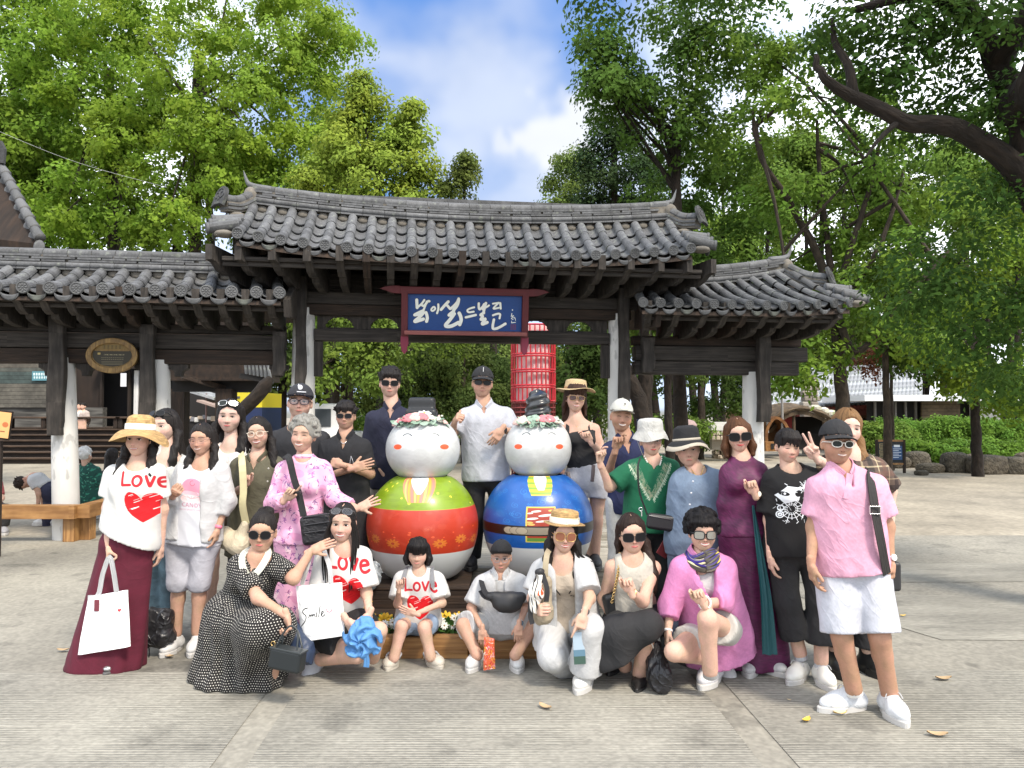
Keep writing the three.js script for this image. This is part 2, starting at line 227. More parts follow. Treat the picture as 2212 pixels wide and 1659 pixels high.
// ---------- ground ----------
{
const patch = (g,f) => { const p = g.attributes.position,c = new Float32Array(p.count * 3); for (let i = 0; i < p.count; i++) { const v = f(p.getX(i),p.getZ(i)); c.set(v,i * 3); } g.setAttribute('color',new THREE.BufferAttribute(c,3)); return g; };
const flat = (x0,x1,z0,z1,y,nx,nz,sc) => { const g = new THREE.PlaneGeometry(x1 - x0,z1 - z0,nx,nz).rotateX(-Math.PI / 2).translate((x0 + x1) / 2,y,(z0 + z1) / 2); const p = g.attributes.position,uv = g.attributes.uv; for (let i = 0; i < p.count; i++) uv.setXY(i,p.getX(i) * sc,p.getZ(i) * sc); return g; };
const sand = pixels(512,(u,v) => { const a = tn(u,v,4,101,6),b = tn(u,v,64,102,2),k = .6 + (a - .5) * .28 + (b - .5) * .14; return [k,k * .95,k * .85]; },null,true);
const sandM = mat(null,.95,{ map: sand,vertexColors: true,bumpMap: sand,bumpScale: .01 });
struct('ground',patch(flat(-120,120,-160,40,0,60,60,.28),(x,z) => { const k = .8 + .35 * (fbm(x * .12,z * .12,3,4) - .5); return [k,k,k]; }),sandM);
const conc = pixels(1024,(u,v) => { const a = tn(u,v,3,111,6),b = tn(u,v,128,112,2),s = sstep(.62,.74,tn(u,v,14,113,5)); const k = .555 + (a - .5) * .22 + (b - .5) * .13 - s * .075; return [k,k * .975,k * .9]; },null,true);
const concM = mat(null,.92,{ map: conc,vertexColors: true,bumpMap: conc,bumpScale: .006 });
struct('pavement',patch(flat(-30,30,-10.6,6,.004,80,40,.3),(x,z) => { const k = .82 + .42 * (fbm(x * .45,z * .9,6,5) - .5),w = sstep(-2.5,-6,x) * sstep(-4.6,-6.5,z) * .04; return [k + w,k + w * .7,k]; }),concM);
const N = 1024,lines = new Float32Array(N); { let y = 0; while (y < N) { const s = 10 + hash3(y | 0,3,9) * 7; for (let q = 0; q < s && y + q < N; q++) lines[(y + q) | 0] = Math.sin(q / s * Math.PI); y += s; } }
const groove = (u,v,w) => { const q = (v * N + (tn(u,v,4,121,3) - .5) * 10 + N) % N,a = lines[q | 0]; return a; };
const broomB = pixels(N,(u,v) => groove(u,v) * (.25 + .75 * sstep(.3,.6,tn(u,v,6,123,4))) * .8 + tn(u,v,64,127,2) * .2);
const broom = pixels(N,(u,v) => { const a = tn(u,v,4,131,6),b = tn(u,v,128,132,2),wear = sstep(.3,.6,tn(u,v,6,123,4)),lg = groove(u,v),st = sstep(.64,.8,tn(u,v,9,134,5)),str = tn((u * .25) % 1,v,128,137,1); const k = .535 + (a - .5) * .2 + (b - .5) * .12 + (lg - .5) * .045 * wear + (str - .5) * .03 - st * .07; return [k * 1.005,k * .985,k * .915]; },null,true);
const broomM = mat(null,.92,{ map: broom,vertexColors: true,bumpMap: broomB,bumpScale: .009 });
const slab = (pts,name,y,M,sc) => { const s = new THREE.Shape(pts.map(([x,z]) => new THREE.Vector2(x,-z))); const g = new THREE.ShapeGeometry(s).rotateX(-Math.PI / 2).translate(0,y,0); const p = g.attributes.position,uv = g.attributes.uv; for (let i = 0; i < p.count; i++) uv.setXY(i,p.getX(i) * sc[0],p.getZ(i) * sc[1]); patch(g,() => [1,1,1]); return struct(name,g,M); };
const E = (x,y) => { const q = onGround(x,y); return [q[0],q[2]]; };
const a1 = E(590,1480),a2 = E(470,1640),b1 = E(1545,1455),b2 = E(1700,1630),s = .17;
const far = -5.15,near = 3,ext = (p,q,z) => p[0] + (q[0] - p[0]) * (z - p[1]) / (q[1] - p[1]);
slab([[-16,far + .25],[ext(a1,a2,far),far + .05],[ext(a1,a2,-1.5),-1.5],[ext(a1,a2,-1.5),near],[-16,near]],'pavement',.0085,broomM,[.35,.5]);
slab([[ext(a1,a2,far) + s,far],[ext(b1,b2,far) - s,far],[ext(b1,b2,-1.5) - s,-1.5],[ext(b1,b2,-1.5),near],[ext(a1,a2,-1.5),near],[ext(a1,a2,-1.5) + s,-1.5]],'pavement',.0087,broomM,[.35,.5]);
slab([[ext(b1,b2,far),far],[16,far + .2],[16,near],[ext(b1,b2,-1.5),near],[ext(b1,b2,-1.5),-1.5]],'pavement',.0089,broomM,[.35,.5]);
slab([[2.2,-8.6],[16,-8.9],[16,-7.9],[2.2,-7.7]],'pavement',.0082,broomM,[.2,.8]);
slab([[2.6,-7.2],[16,-7.1],[16,-5.6],[3.2,-5.8]],'pavement',.0084,broomM,[.2,.6]);
}
// ---------- fallen leaves ----------
{
const leafG = (() => { const g = new THREE.PlaneGeometry(.085,.04,6,2); const p = g.attributes.position; for (let i = 0; i < p.count; i++) { const x = p.getX(i) / .0425,y = p.getY(i); p.setY(i,y * Math.sqrt(Math.max(0,1 - x * x)) + .0); p.setZ(i,.01 * x * x + Math.abs(y) * .35); } g.computeVertexNormals(); return g.rotateX(-Math.PI / 2); })();
const spots = [[1178,1528,.9,0,'tan curled leaf on the concrete below the woman in the white suit'],[1705,1512,.25,1,'pale tan leaf lying right of the pink-shirted woman\'s sneaker'],[1742,1556,.7,2,'small bright yellow round leaf on the concrete near the white sneakers'],[1815,1541,.9,2,'yellow-tan leaf between the two white running shoes and the yellow leaf'],[2038,1467,1,0,'thin dry leaf on the concrete right of the man in white shorts'],[2025,1588,1,0,'dry leaf at the lower right beside the front white shoe'],[1950,1330,.5,2,'tiny yellow leaf on the pavement far right'],[365,1418,.8,0,'brown dry leaf near the silver flat shoe'],[136,1405,.8,0,'brown dry leaf left of the white tote bag']];
for (const [x,y,s,c,l] of spots) { const p = onGround(x,y,.016); const m = mesh(leafG,mat([[.42,.3,.17],[.55,.43,.26],[.75,.5,.07]][c],.7)); m.name = numbered('fallen_leaf'); m.position.set(...p); m.rotation.y = rr(-.8,.8); m.scale.setScalar(s * 1.25); scene.add(shade(m)); tag(m,l,'leaf'); }
}
// ---------- roofed gate: a centre bay and two lower wings along one wall line ----------
const GATE = [-2.94,0,-10.8],TURN = .1525;
{
const gateThing = (label) => { const o = thing('roofed_gate',label,'gate',GATE); o.rotation.y = TURN; return o; };
const put = (parent,name,geo,m) => { const o = shade(mesh(geo,m)); o.name = name; parent.add(o); return o; };
const spot = (o,p,x,y,z) => { const M = new THREE.Matrix4().makeBasis(V(x),V(y),V(z)); o.quaternion.setFromRotationMatrix(M); o.position.set(...p); return o; };
const arcTile = (r0,r1,L,th,conv,n = 8,lo = 0,hi = Math.PI) => {
const pos = [],idx = [],uv = [];
for (const [z,r] of [[0,r0],[L,r1]]) for (const e of [0,th]) for (let k = 0; k <= n; k++) { const a = mix(lo,hi,k / n),R = r - e * (conv ? 1 : -1); pos.push(Math.cos(a) * R,(conv ? 1 : -1) * Math.sin(a) * R,z); uv.push(k / n * .7,z * 2); }
const m = n + 1,q = (a,b,c,d) => idx.push(a,b,c,b,d,c);
for (let k = 0; k < n; k++) { q(k,k + 1,2 * m + k,2 * m + k + 1); q(m + k,3 * m + k,m + k + 1,3 * m + k + 1); q(2 * m + k,2 * m + k + 1,3 * m + k,3 * m + k + 1); q(k,m + k,k + 1,m + k + 1); }
for (const k of [0,n]) q(k,2 * m + k,m + k,3 * m + k);
const g = buffer(); g.setAttribute('position',floats(pos,3)); g.setAttribute('uv',floats(uv,2)); g.setIndex(idx); const h = g.toNonIndexed(); h.computeVertexNormals(); return h;
};
function discGeo(r) { const gs = [cylinder(r,r,.03,20).rotateX(Math.PI / 2),torus(r * .86,r * .1,5,20).translate(0,0,.016),sphere(r * .16,6,4).translate(0,0,.014)]; for (let k = 0; k < 8; k++) { const a = k / 8 * Math.PI * 2; gs.push(sphere(r * .21,6,4).scale(1.35,.6,.55).translate(r * .46,0,.015).rotateZ(a)); } return merge(gs); }
function dripGeo(w) { const pts = []; for (let k = 0; k <= 14; k++) { const a = -Math.PI * k / 14; pts.push([Math.cos(a) * w * (1 - .06 * Math.sin(-a)),Math.sin(a) * w * .92]); } for (let k = 1; k < 7; k++) { const a = Math.PI + Math.PI * k / 7; pts.push([Math.cos(a) * w * .98,Math.sin(a) * w * .34]); } const inner = pts.map(([x,y]) => [x * .78,(y + w * .5) * .7 - w * .52]); return merge([extrude(pts,.018,.004),extrude(inner,.008,.004).translate(0,0,.018)]); }
function roof(o,P) {
const { u0,u1,E,R,ru0,ru1,depth,step } = P,n = Math.round((u1 - u0) / step),sag = .06;
const S = (k) => mix(u0,u1,k),sOf = (u) => (u - (u0 + u1) / 2) / ((u1 - u0) / 2);
const slope = (f,t,lift = 0) => { const ue = mix(u0,u1,f),ur = mix(ru0,ru1,f); return [mix(ue,ur,t),mix(E(sOf(ue)),R(sOf(ue)),t) - sag * Math.sin(Math.PI * t) + lift,depth * (1 - t)]; };
const r = step * .25,discG = discGeo(r * 1.06),dripG = dripGeo(step * .345),nt = P.nt || 4;
const Lt = len(sub(slope(.5,0),slope(.5,.92))) / nt,conG = arcTile(r * .93,r * 1.03,Lt * 1.06,.018,true),panG = arcTile(step * .36,step * .36,Lt * .96,.016,false,7,.35,Math.PI - .35);
const bed = put(o,'roof_bed',(() => { const pos = [],idx = [],N = 20,K = 6; for (const s of [1,-1]) for (const e of [-.1,-.15]) for (let i = 0; i <= N; i++) for (let k = 0; k <= K; k++) { const p = slope(i / N,k / K,e); pos.push(p[0],p[1],p[2] * s); } const W = K + 1,B = (N + 1) * W; const q = (a,b,c,d) => idx.push(a,b,c,b,d,c); for (let s = 0; s < 4; s++) for (let i = 0; i < N; i++) for (let k = 0; k < K; k++) { const a = s * B + i * W + k; q(a,a + 1,a + W,a + W + 1); } for (const s of [0,2]) { for (let k = 0; k < K; k++) for (const i of [0,N]) { const a = s * B + i * W + k; q(a,a + 1,a + B,a + B + 1); } for (let i = 0; i < N; i++) { const a = s * B + i * W; q(a,a + W,a + B,a + W + B); } } const g = buffer(); g.setAttribute('position',floats(pos,3)); g.setIndex(idx); g.computeVertexNormals(); return boxUV(g,1.5); })(),brownWood);
const frame = (f,t,dt) => { const p = slope(f,t),q = slope(f,t - dt); const z = nrm(sub(q,p)); const x = nrm(cross([0,1,0],z)); return [x,cross(z,x),z]; };
for (let k = 0; k <= n; k++) {
const f = clamp(k / n,.004,.996);
for (let j = 0; j < nt; j++) { const t1 = .93 * (j + 1) / nt,[x,y,z] = frame(f,t1,.2); const p = add(slope(f,t1),add(mul(y,.012 + rr(-.003,.003)),mul(x,rr(-.004,.004)))); spot(put(bed,'ridged_tile',conG,tileMats[(rnd() * 4) | 0]),p,x,y,z); }
const [x,y,z] = frame(f,.1,.1),p = add(slope(f,0),add(mul(z,.02),mul(y,.012))); const zz = nrm([z[0],z[1] * .35,z[2]]),xx = nrm(cross([0,1,0],zz));
spot(put(bed,'round_end_tile',discG,tileMats[(rnd() * 4) | 0]),p,xx,cross(zz,xx),zz);
}
for (let k = 0; k < n; k++) {
const f = (k + .5) / n;
for (let j = 0; j < nt; j++) { const t1 = .93 * (j + 1) / nt,[x,y,z] = frame(f,t1,.2); const tilt = .07,z2 = nrm(add(z,mul(y,tilt))),y2 = cross(z2,x); spot(put(bed,'hollow_tile',panG,tileMats[(rnd() * 4) | 0]),add(slope(f,t1),mul(y,step * .36 * .62 - .015)),x,y2,z2); }
const [x,y,z] = frame(f,.1,.1),zz = nrm([z[0],z[1] * .5 - .08,z[2]]),xx = nrm(cross([0,1,0],zz)); const yy = cross(zz,xx);
spot(put(bed,'drip_tile',dripG,tileMats[(rnd() * 4) | 0]),add(slope(f,0),add(mul(z,.015),mul(yy,-.052))),xx,yy,zz);
}
{ const gs = []; for (let k = 0; k <= n; k++) { const f = k / n,a = slope(f,0),b = slope(f,.95); gs.push(tube([[a[0],a[1],-a[2]],[b[0],b[1],-b[2]]],r,8)); } const m = put(o,'rear_tiles',merge(gs),tileMats[1]); m.userData.kind = 'stuff'; }
{ const gs = []; for (let k = 0; k < n; k++) { const p = slope((k + .5) / n,.93); gs.push(sphere(step * .3,8,6).scale(1,.7,.45).translate(p[0],p[1] + .0,p[2] - .03)); } put(o,'mortar',merge(gs),plaster); }
const RH = (u) => R(sOf(u)) - .02,ends = P.ends; let a = ru0,L = .30;
const nn = Math.round((ru1 - ru0) / L); const ridge = put(o,'ridge_core',merge(Array.from({ length: nn },(_,i) => { const uA = mix(ru0,ru1,i / nn),uB = mix(ru0,ru1,(i + 1) / nn); return beam([uA,RH(uA) + .13,0],[uB,RH(uB) + .13,0],.12,.24); })),plaster);
const seg = (uA,uB,y,z,w,h) => beam([uA,RH(uA) + y,z],[uB,RH(uB) + y,z],w,h);
for (let i = 0; i < nn; i++) {
const uA = mix(ru0,ru1,i / nn) + .003,uB = mix(ru0,ru1,(i + 1) / nn) - .003,M = () => tileMats[(rnd() * 4) | 0];
put(ridge,'ridge_lip_tile',boxUV(seg(uA,uB,.025,.085,.06,.022),2),M());
const half = (y,z,rr_,back) => { const d = nrm([uB - uA,RH(uB) - RH(uA),0]),g = cylinder(rr_,rr_,len(sub([uB,RH(uB),0],[uA,RH(uA),0])),10,1).rotateZ(-Math.PI / 2); return boxUV(g.rotateZ(Math.atan2(d[1],d[0])).translate((uA + uB) / 2,(RH(uA) + RH(uB)) / 2 + y,z),2); };
put(ridge,'ridge_round_tile',half(.078,.072,.042),M());
for (let c = 0; c < 3; c++) { const sh = (c % 2) * .15 + rr(-.03,.03),z0 = .07 + rr(-.004,.008); if (uB + sh < ru1) put(ridge,'ridge_slab',boxUV(seg(uA + sh,uB + sh - rr(0,.01),.137 + c * .033,z0,.05,.027),2),M()); }
put(ridge,'ridge_cover_tile',half(.245,0,.068),M());
}
{ const m = put(ridge,'ridge_rear',boxUV(merge([seg(ru0,ru1,.13,-.08,.05,.2)]),2),tileMats[0]); }
for (const s of ends) {
const ue = s < 0 ? ru0 : ru1,y0 = RH(ue);
put(o,'ridge_tip',boxUV(tube(spline([[ue - s * .25,y0 + .24,0],[ue,y0 + .28,0],[ue + s * .07,y0 + .33,0],[ue + s * .13,y0 + .5,0]],10),[.066,.066,.064,.06,.055,.05,.042,.034,.026,.016,.004],8,.8),2),tileMats[3]);
put(o,'ridge_end',boxUV(merge([sphere(.13,12,8).scale(.8,1.05,.95).translate(ue + s * .02,y0 + .13,.02)]),2),plaster);
const top = [ue,y0 + .08,.05],bot = P.hip ? [ue + s * .42,y0 - .18,.5] : [ue + s * .3,y0 - .1,.42],pts = spline([top,lerp(top,bot,.5).map((v,i) => v - (i === 1 ? .05 : 0)),bot],9);
for (let i = 0; i < 3; i++) put(o,'hip_round_tile',boxUV(tube(pts.slice(i * 3,i * 3 + 4).map((p) => add(p,[0,.07,0])),[.066,.07],10),2),tileMats[i]);
put(o,'hip_course',boxUV(band(pts.map((p) => add(p,[0,-.03,0])),.15,.13,[0,1,0]),2),plaster);
put(o,'hip_course',boxUV(band(pts.map((p) => add(p,[0,.0,0])),.19,.03,[0,1,0]),2),tileMats[2]);
put(o,'hip_course',boxUV(band(pts.map((p) => add(p,[0,-.05,0])),.19,.03,[0,1,0]),2),tileMats[1]);
{
const q = []; for (let k = 0; k <= 12; k++) { const a = Math.PI * k / 12; q.push([Math.cos(a) * .13,.05 + Math.sin(a) * .14]); } q.push([-.13,-.1],[-.06,-.07],[.06,-.07],[.13,-.1]);
const g = merge([extrude(q,.03,.008),torus(.045,.014,6,10).translate(-.05,.06,.036),torus(.045,.014,6,10).translate(.05,.06,.036),sphere(.03,8,6).scale(1,1,.5).translate(0,0,.036),torus(.105,.012,6,14,Math.PI).translate(0,.05,.036)]);
const d = nrm([s * .75,.35,.7]); const x = nrm(cross([0,1,0],d)); spot(put(o,'end_plate',boxUV(g,3),mat(null,.8,{ map: tileTex[0],color: rgbOf(.5,.5,.5) })),add(bot,[s * .03,.05,.03]),x,cross(d,x),d);
}
const f = s < 0 ? .0 : 1;
for (let j = 0; j < 3; j++) { const t = .08 + j * .13,p = slope(f,t,.05); put(o,'verge_tile',boxUV(tube([add(p,[s * .34,-.02 + .02 * j,.03]),add(p,[-s * .02,.05,.0])],[r * .95,r * 1.02],10),2),tileMats[j + 1]); const z = nrm([s,-.1,.35]),x = nrm(cross([0,1,0],z)); spot(put(o,'round_end_tile',discG,tileMats[1]),add(p,[s * .35,-.02 + .02 * j,.035]),x,cross(z,x),z); }
for (let j = 0; j < 6; j++) { const t = .16 + j * .13,p = slope(f,t,0),z = nrm([s,.0,.15]),x = nrm(cross([0,1,0],z)); spot(put(o,'drip_tile',dripG,tileMats[j % 4]),add(p,[s * .3,-.03,-.06]),x,cross(z,x),z); }
put(o,'verge_mortar',boxUV(merge(Array.from({ length: 6 },(_,j) => { const p = slope(f,.04 + j * .14,-.01); return sphere(.1,8,6).scale(1.3,.5,1.1).translate(p[0] + s * .15,p[1] - .01,p[2]); })),3),plaster);
}
return { slope,sOf };
}
function rafters(o,u0,u1,n,yW,yE,depth,fan = 0) {
const L = depth - .22,prof = [[-.25,0],[.12,0],[.3,.02],[.42,.06],[.45,.12],[.56,.1],[.66,.14],[.74,.22],[.82,.24],[.82,.42],[-.25,.3]].map(([z,y]) => [z * L / .72,y]);
const g0 = extrude(prof,.085,.006).translate(0,0,-.0425);
for (let i = 0; i < n; i++) { const u = mix(u0,u1,n > 1 ? i / (n - 1) : 0),a = fan * Math.sign(i / (n - 1) - .5) * sstep(.25,.5,Math.abs(i / (n - 1) - .5)); const g = g0.clone().rotateY(-Math.PI / 2 + a).translate(u,yW + rr(-.008,.008),.1); const m = put(o,'rafter',(() => { boxUV(g,1.4); return g; })(),rnd() < .75 ? darkWood : brownWood); }
for (let i = 0; i < n - 1; i++) { const u = mix(u0,u1,(i + .5) / (n - 1)); put(o,'soffit_board',beam([u,yW + .36,.05],[u,yE - .15,depth - .16],(u1 - u0) / (n - 1) - .02,.025,[0,1,0]),brownWood); }
for (let i = 0; i < 2; i++) put(o,'eave_board',timber((u1 - u0) + .5,.055,.05,(u0 + u1) / 2,yE - .12 - i * .06,depth - .13 - i * .05),darkWood);
}
function post(o,u,hTop,r,lean = 0) {
put(o,'pillar',(() => { const g = lathe([[0,0],[r * 1.06,0],[r * 1.03,hTop * .4],[r * .94,hTop * .85],[r * .9,hTop],[0,hTop]],28); const p = g.attributes.position; for (let i = 0; i < p.count; i++) { const y = p.getY(i),a = Math.atan2(p.getZ(i),p.getX(i)); const k = 1 + .025 * (fbm(a * 1.5 + u,y * .9,2) - .5); p.setX(i,p.getX(i) * k + lean * y); p.setZ(i,p.getZ(i) * k); } g.computeVertexNormals(); const uv = g.attributes.uv; for (let i = 0; i < uv.count; i++) uv.setXY(i,uv.getX(i) * 1.2,p.getY(i) * .6); return g; })().translate(u,0,0),whitePaint);
}
function strut(o,u,y0,y1,z,w = .13) {
const q = []; for (let k = 0; k <= 18; k++) { const t = k / 18; q.push([w * (.5 + .07 * Math.sin(t * 9 + u) + (t < .1 ? -.12 : 0)),mix(y0,y1,t)]); } for (let k = 18; k >= 0; k--) { const t = k / 18; q.push([-w * (.5 + .06 * Math.sin(t * 8 + 2 + u)),mix(y0,y1,t)]); }
put(o,'strut',boxUV(extrude(q,.11,.012),1.1).translate(u,0,z),darkWood);
}
const C = gateThing('tall centre bay of the grey-tiled timber gate, with the blue signboard');
roof(C,{ u0: -.68,u1: 5.26,E: (s) => 3.74 + .17 * Math.pow(Math.abs(s),2.6),R: (s) => 4.44 + .15 * s * s,ru0: -.7,ru1: 5.38,depth: 1.22,step: .268,ends: [-1,1],nt: 4 });
rafters(C,-.62,5.2,20,3.36,3.74,1.22,.35);
post(C,0,3.15,.165,.004); post(C,4.59,3.15,.16,-.003);
put(C,'beam',timber(5.1,.17,.26,2.295,3.29,0),darkWood); put(C,'beam',timber(4.9,.15,.24,2.295,3.125,.004),brownWood); put(C,'beam',timber(4.27,.165,.2,2.295,2.775,.0),darkWood);
put(C,'beam',timber(5.6,.3,.1,2.295,3.5,-.02),darkWood); put(C,'wall_board',timber(5.6,.5,.06,2.295,3.85,-.06),brownWood);
{
const y0 = 2.862,y1 = 3.046,hole = (c) => { const p = []; for (let k = 0; k <= 24; k++) { const a = Math.PI * k / 24; p.push([c + Math.cos(a) * .2 * (1 + .06 * Math.sin(k * 2.1)),y0 + .02 + Math.sin(a) * .155 * (1 + .05 * Math.sin(k * 2.6))]); } return p; };
for (const [a,b] of [[.2,1.55],[3.02,4.4]]) { const w = b - a; const edge = [[a,y0],[b,y0],[b,y1],[a,y1]]; put(C,'pierced_frieze',boxUV(extrude(edge,.06,.004,[hole(a + .3),hole(b - .42)].map((h) => h.map(([x,y]) => [x,Math.min(y,y1 - .012)]))),1.2).translate(0,0,-.03),darkWood); }
}
for (const [u,s] of [[.215,1],[4.38,-1]]) put(C,'corner_brace',timber(.12,.5,.12,u,2.44,0),darkWood);
strut(C,.0,2.05,3.55,.18,.115); strut(C,4.6,1.6,3.5,.18,.125);
for (const [u,s] of [[-.2,-1],[4.8,1]]) put(C,'gable_board',boxUV(extrude([[-.7,3.4],[.95,3.62],[1.0,3.78],[0,4.36],[-.7,4.0]],.06,.006).rotateY(-Math.PI / 2).translate(u + s * .42,0,0),1.2),brownWood);
const Lw = gateThing('low left wing of the grey-tiled gate, carrying the oval wooden plaque');
roof(Lw,{ u0: -5.6,u1: -.16,E: () => 3.2,R: () => 3.6,ru0: -5.5,ru1: -.35,depth: 1.02,step: .296,ends: [],nt: 4 });
rafters(Lw,-5.4,-.3,18,2.82,3.2,1.02);
post(Lw,-3.04,2.42,.158,-.035); post(Lw,-1.868,2.4,.14,-.01); post(Lw,-5.0,2.42,.15);
put(Lw,'beam',timber(5.5,.2,.2,-2.98,2.65,0),darkWood); put(Lw,'beam',timber(5.5,.195,.19,-2.98,2.442,.005),brownWood); put(Lw,'beam',timber(5.5,.12,.14,-2.98,2.83,-.02),darkWood);
strut(Lw,-3.1,1.4,2.95,.19,.17); strut(Lw,-1.98,1.3,2.85,.19,.15); strut(Lw,-.29,2.2,2.78,.16,.14);
for (const u of [-3.28,-2.82,-2.08,-1.64,-.32]) { const q = [[-.12,0],[.12,0],[.12,-.05],[.05,-.09],[.03,-.16],[-.04,-.16],[-.05,-.09],[-.12,-.05]]; put(Lw,'bracket',boxUV(extrude(q,.12,.006),1.3).translate(u,2.34,-.06),darkWood); }
put(Lw,'end_board',boxUV(extrude([[-.05,3.0],[.92,2.92],[1.02,3.12],[.05,3.55]],.07,.006).rotateY(-Math.PI / 2).translate(-.06,0,0),1.1),darkWood);
put(Lw,'pillar_stain',boxUV(extrude([[-.05,.0],[.03,-.06],[.02,.1],[.07,.16],[.02,.2],[.04,.38],[-.03,.42],[-.055,.3],[-.02,.17],[-.05,.12]],.004,0),1).translate(-3.08,2.0,.153),mat([.06,.06,.06],.9));
const Rw = gateThing('low right wing of the grey-tiled gate with an upturned ridge end');
roof(Rw,{ u0: 4.62,u1: 7.7,E: (s) => 3.18 + .07 * sstep(.3,1.1,s),R: (s) => 3.62 + .3 * Math.pow(clamp(s + .4,0,1.4) / 1.4,1.8),ru0: 4.85,ru1: 7.26,depth: 1.02,step: .262,ends: [1],nt: 4,hip: true });
rafters(Rw,4.95,7.35,9,2.8,3.18,1.02,.25);
post(Rw,6.71,2.3,.16);
put(Rw,'beam',timber(2.75,.22,.2,6.2,2.57,0),darkWood); put(Rw,'beam',timber(2.62,.2,.19,6.12,2.35,.004),darkWood); put(Rw,'beam',timber(2.7,.14,.14,6.15,2.76,-.02),brownWood);
strut(Rw,6.78,1.55,2.82,.17,.16); strut(Rw,4.97,2.28,2.78,.16,.15);
put(Rw,'end_board',boxUV(extrude([[-.05,2.95],[.88,2.88],[1.0,3.1],[.05,3.5]],.07,.006).rotateY(-Math.PI / 2).translate(4.92,0,0),1.1),brownWood);
put(Rw,'gable_board',boxUV(extrude([[-.7,2.9],[.85,3.0],[.9,3.1],[0,3.6],[-.7,3.3]],.06,.006).rotateY(-Math.PI / 2).translate(7.35,0,0),1.2),brownWood);
const S = thing('signboard','blue signboard with white brush calligraphy in a dark red frame','sign',add(GATE,[0,0,0])); S.rotation.y = TURN;
const red = mat(null,.6,{ map: pixels(128,(u,v) => { const k = .85 + .3 * (tn(u,v,6,91,5) - .5); return [.40 * k,.10 * k,.13 * k]; },null,true) }),redL = mat(null,.6,{ map: pixels(128,(u,v) => { const k = .85 + .3 * (tn(u,v,6,92,5) - .5); return [.50 * k,.27 * k,.26 * k]; },null,true) });
const face = canvas(1605,495,(g,w,h) => {
g.fillStyle = '#0d3f7e'; g.fillRect(0,0,w,h);
for (let i = 0; i < 3000; i++) { g.fillStyle = `rgba(${rnd() < .5 ? '20,80,150' : '4,36,84'},.12)`; g.fillRect(rnd() * w,rnd() * h,8 + rnd() * 40,2 + rnd() * 3); }
const O = (pts) => pts.map(([x,y]) => [x - 285,y - 245]);
const strokes = [[[[405,330],[412,435]],42],[[[412,435],[470,390],[510,330]],30],[[[470,390],[500,430],[560,340],[580,345]],34],[[[545,350],[500,470]],30],[[[500,470],[390,520],[365,545],[470,520]],36],[[[500,500],[455,560],[350,640],[500,590]],46],[[[535,500],[560,560],[545,620]],44],
[[[640,420],[600,450],[620,485],[670,450],[650,415],[630,425]],26],[[[705,385],[712,440],[690,505]],30],
[[[845,345],[800,390],[745,455]],40],[[[820,385],[870,440]],38],[[[880,440],[960,370],[990,300]],36],[[[990,310],[985,380],[920,460]],44],[[[925,470],[830,540],[900,520]],40],[[[930,510],[870,600],[790,680],[880,690],[990,630]],50],[[[1000,500],[1040,570],[1010,655]],50],
[[[1210,415],[1110,440],[1120,490],[1205,475]],28],[[[1095,555],[1235,520]],34],
[[[1275,360],[1270,460],[1330,410],[1350,370]],34],[[[1375,355],[1360,400],[1345,480]],40],[[[1330,440],[1400,400],[1420,385]],28],[[[1350,490],[1280,520],[1350,530],[1290,590],[1370,570]],38],[[[1370,580],[1300,660],[1400,620]],44],
[[[1475,360],[1560,345]],26],[[[1560,345],[1500,400],[1475,435],[1560,415]],26],[[[1580,350],[1588,425]],30],[[[1480,520],[1590,475],[1575,560]],30],[[[1495,580],[1470,690],[1500,715],[1570,690],[1660,635]],38]];
for (const [c,e] of [['#0a1220',9],['#eef0e6',0]]) for (const [pts,wd] of strokes) { g.strokeStyle = c; g.lineWidth = wd + e; g.lineCap = g.lineJoin = 'round'; g.beginPath(); const p = O(pts); g.moveTo(...p[0]); for (let i = 1; i < p.length - 1; i++) g.quadraticCurveTo(p[i][0],p[i][1],(p[i][0] + p[i + 1][0]) / 2,(p[i][1] + p[i + 1][1]) / 2); g.lineTo(...p[p.length - 1]); g.stroke(); }
g.strokeStyle = '#e6e8de'; for (const [pts,wd] of [[[[1757,440],[1758,443]],16],[[[1750,490],[1745,520]],12],[[[1740,530],[1775,520],[1745,560],[1770,575]],11],[[[1790,540],[1800,560],[1805,585]],10],[[[1785,555],[1770,545]],9],[[[1750,595],[1748,620],[1805,612]],11]]) { g.lineWidth = wd; g.beginPath(); const p = O(pts); g.moveTo(...p[0]); p.slice(1).forEach((q) => g.lineTo(...q)); g.stroke(); }
g.strokeStyle = '#7d3046'; g.lineWidth = 5; g.strokeRect(1740 - 285,645 - 245,70,70); g.lineWidth = 4; for (let i = 0; i < 4; i++) g.strokeRect(1748 - 285 + (i % 2) * 30,652 - 245 + (i >> 1) * 28,24,22);
});
const W = 1.58,Hb = .5,tilt = .16,org = [2.24,2.78,.47]; const bp = (geo) => geo.rotateX(tilt).translate(...org);
put(S,'board',bp(box(W,Hb,.03,0,Hb / 2 + .04,0)),mat([.02,.05,.16],.6));
{ const g = new THREE.PlaneGeometry(W - .004,Hb - .004).translate(0,Hb / 2 + .04,.0175); put(S,'painted_face',bp(g),mat(null,.5,{ map: face })); }
put(S,'top_rail',bp(rbox(W + .22,.1,.08,.01,0,Hb + .085,.03)),red);
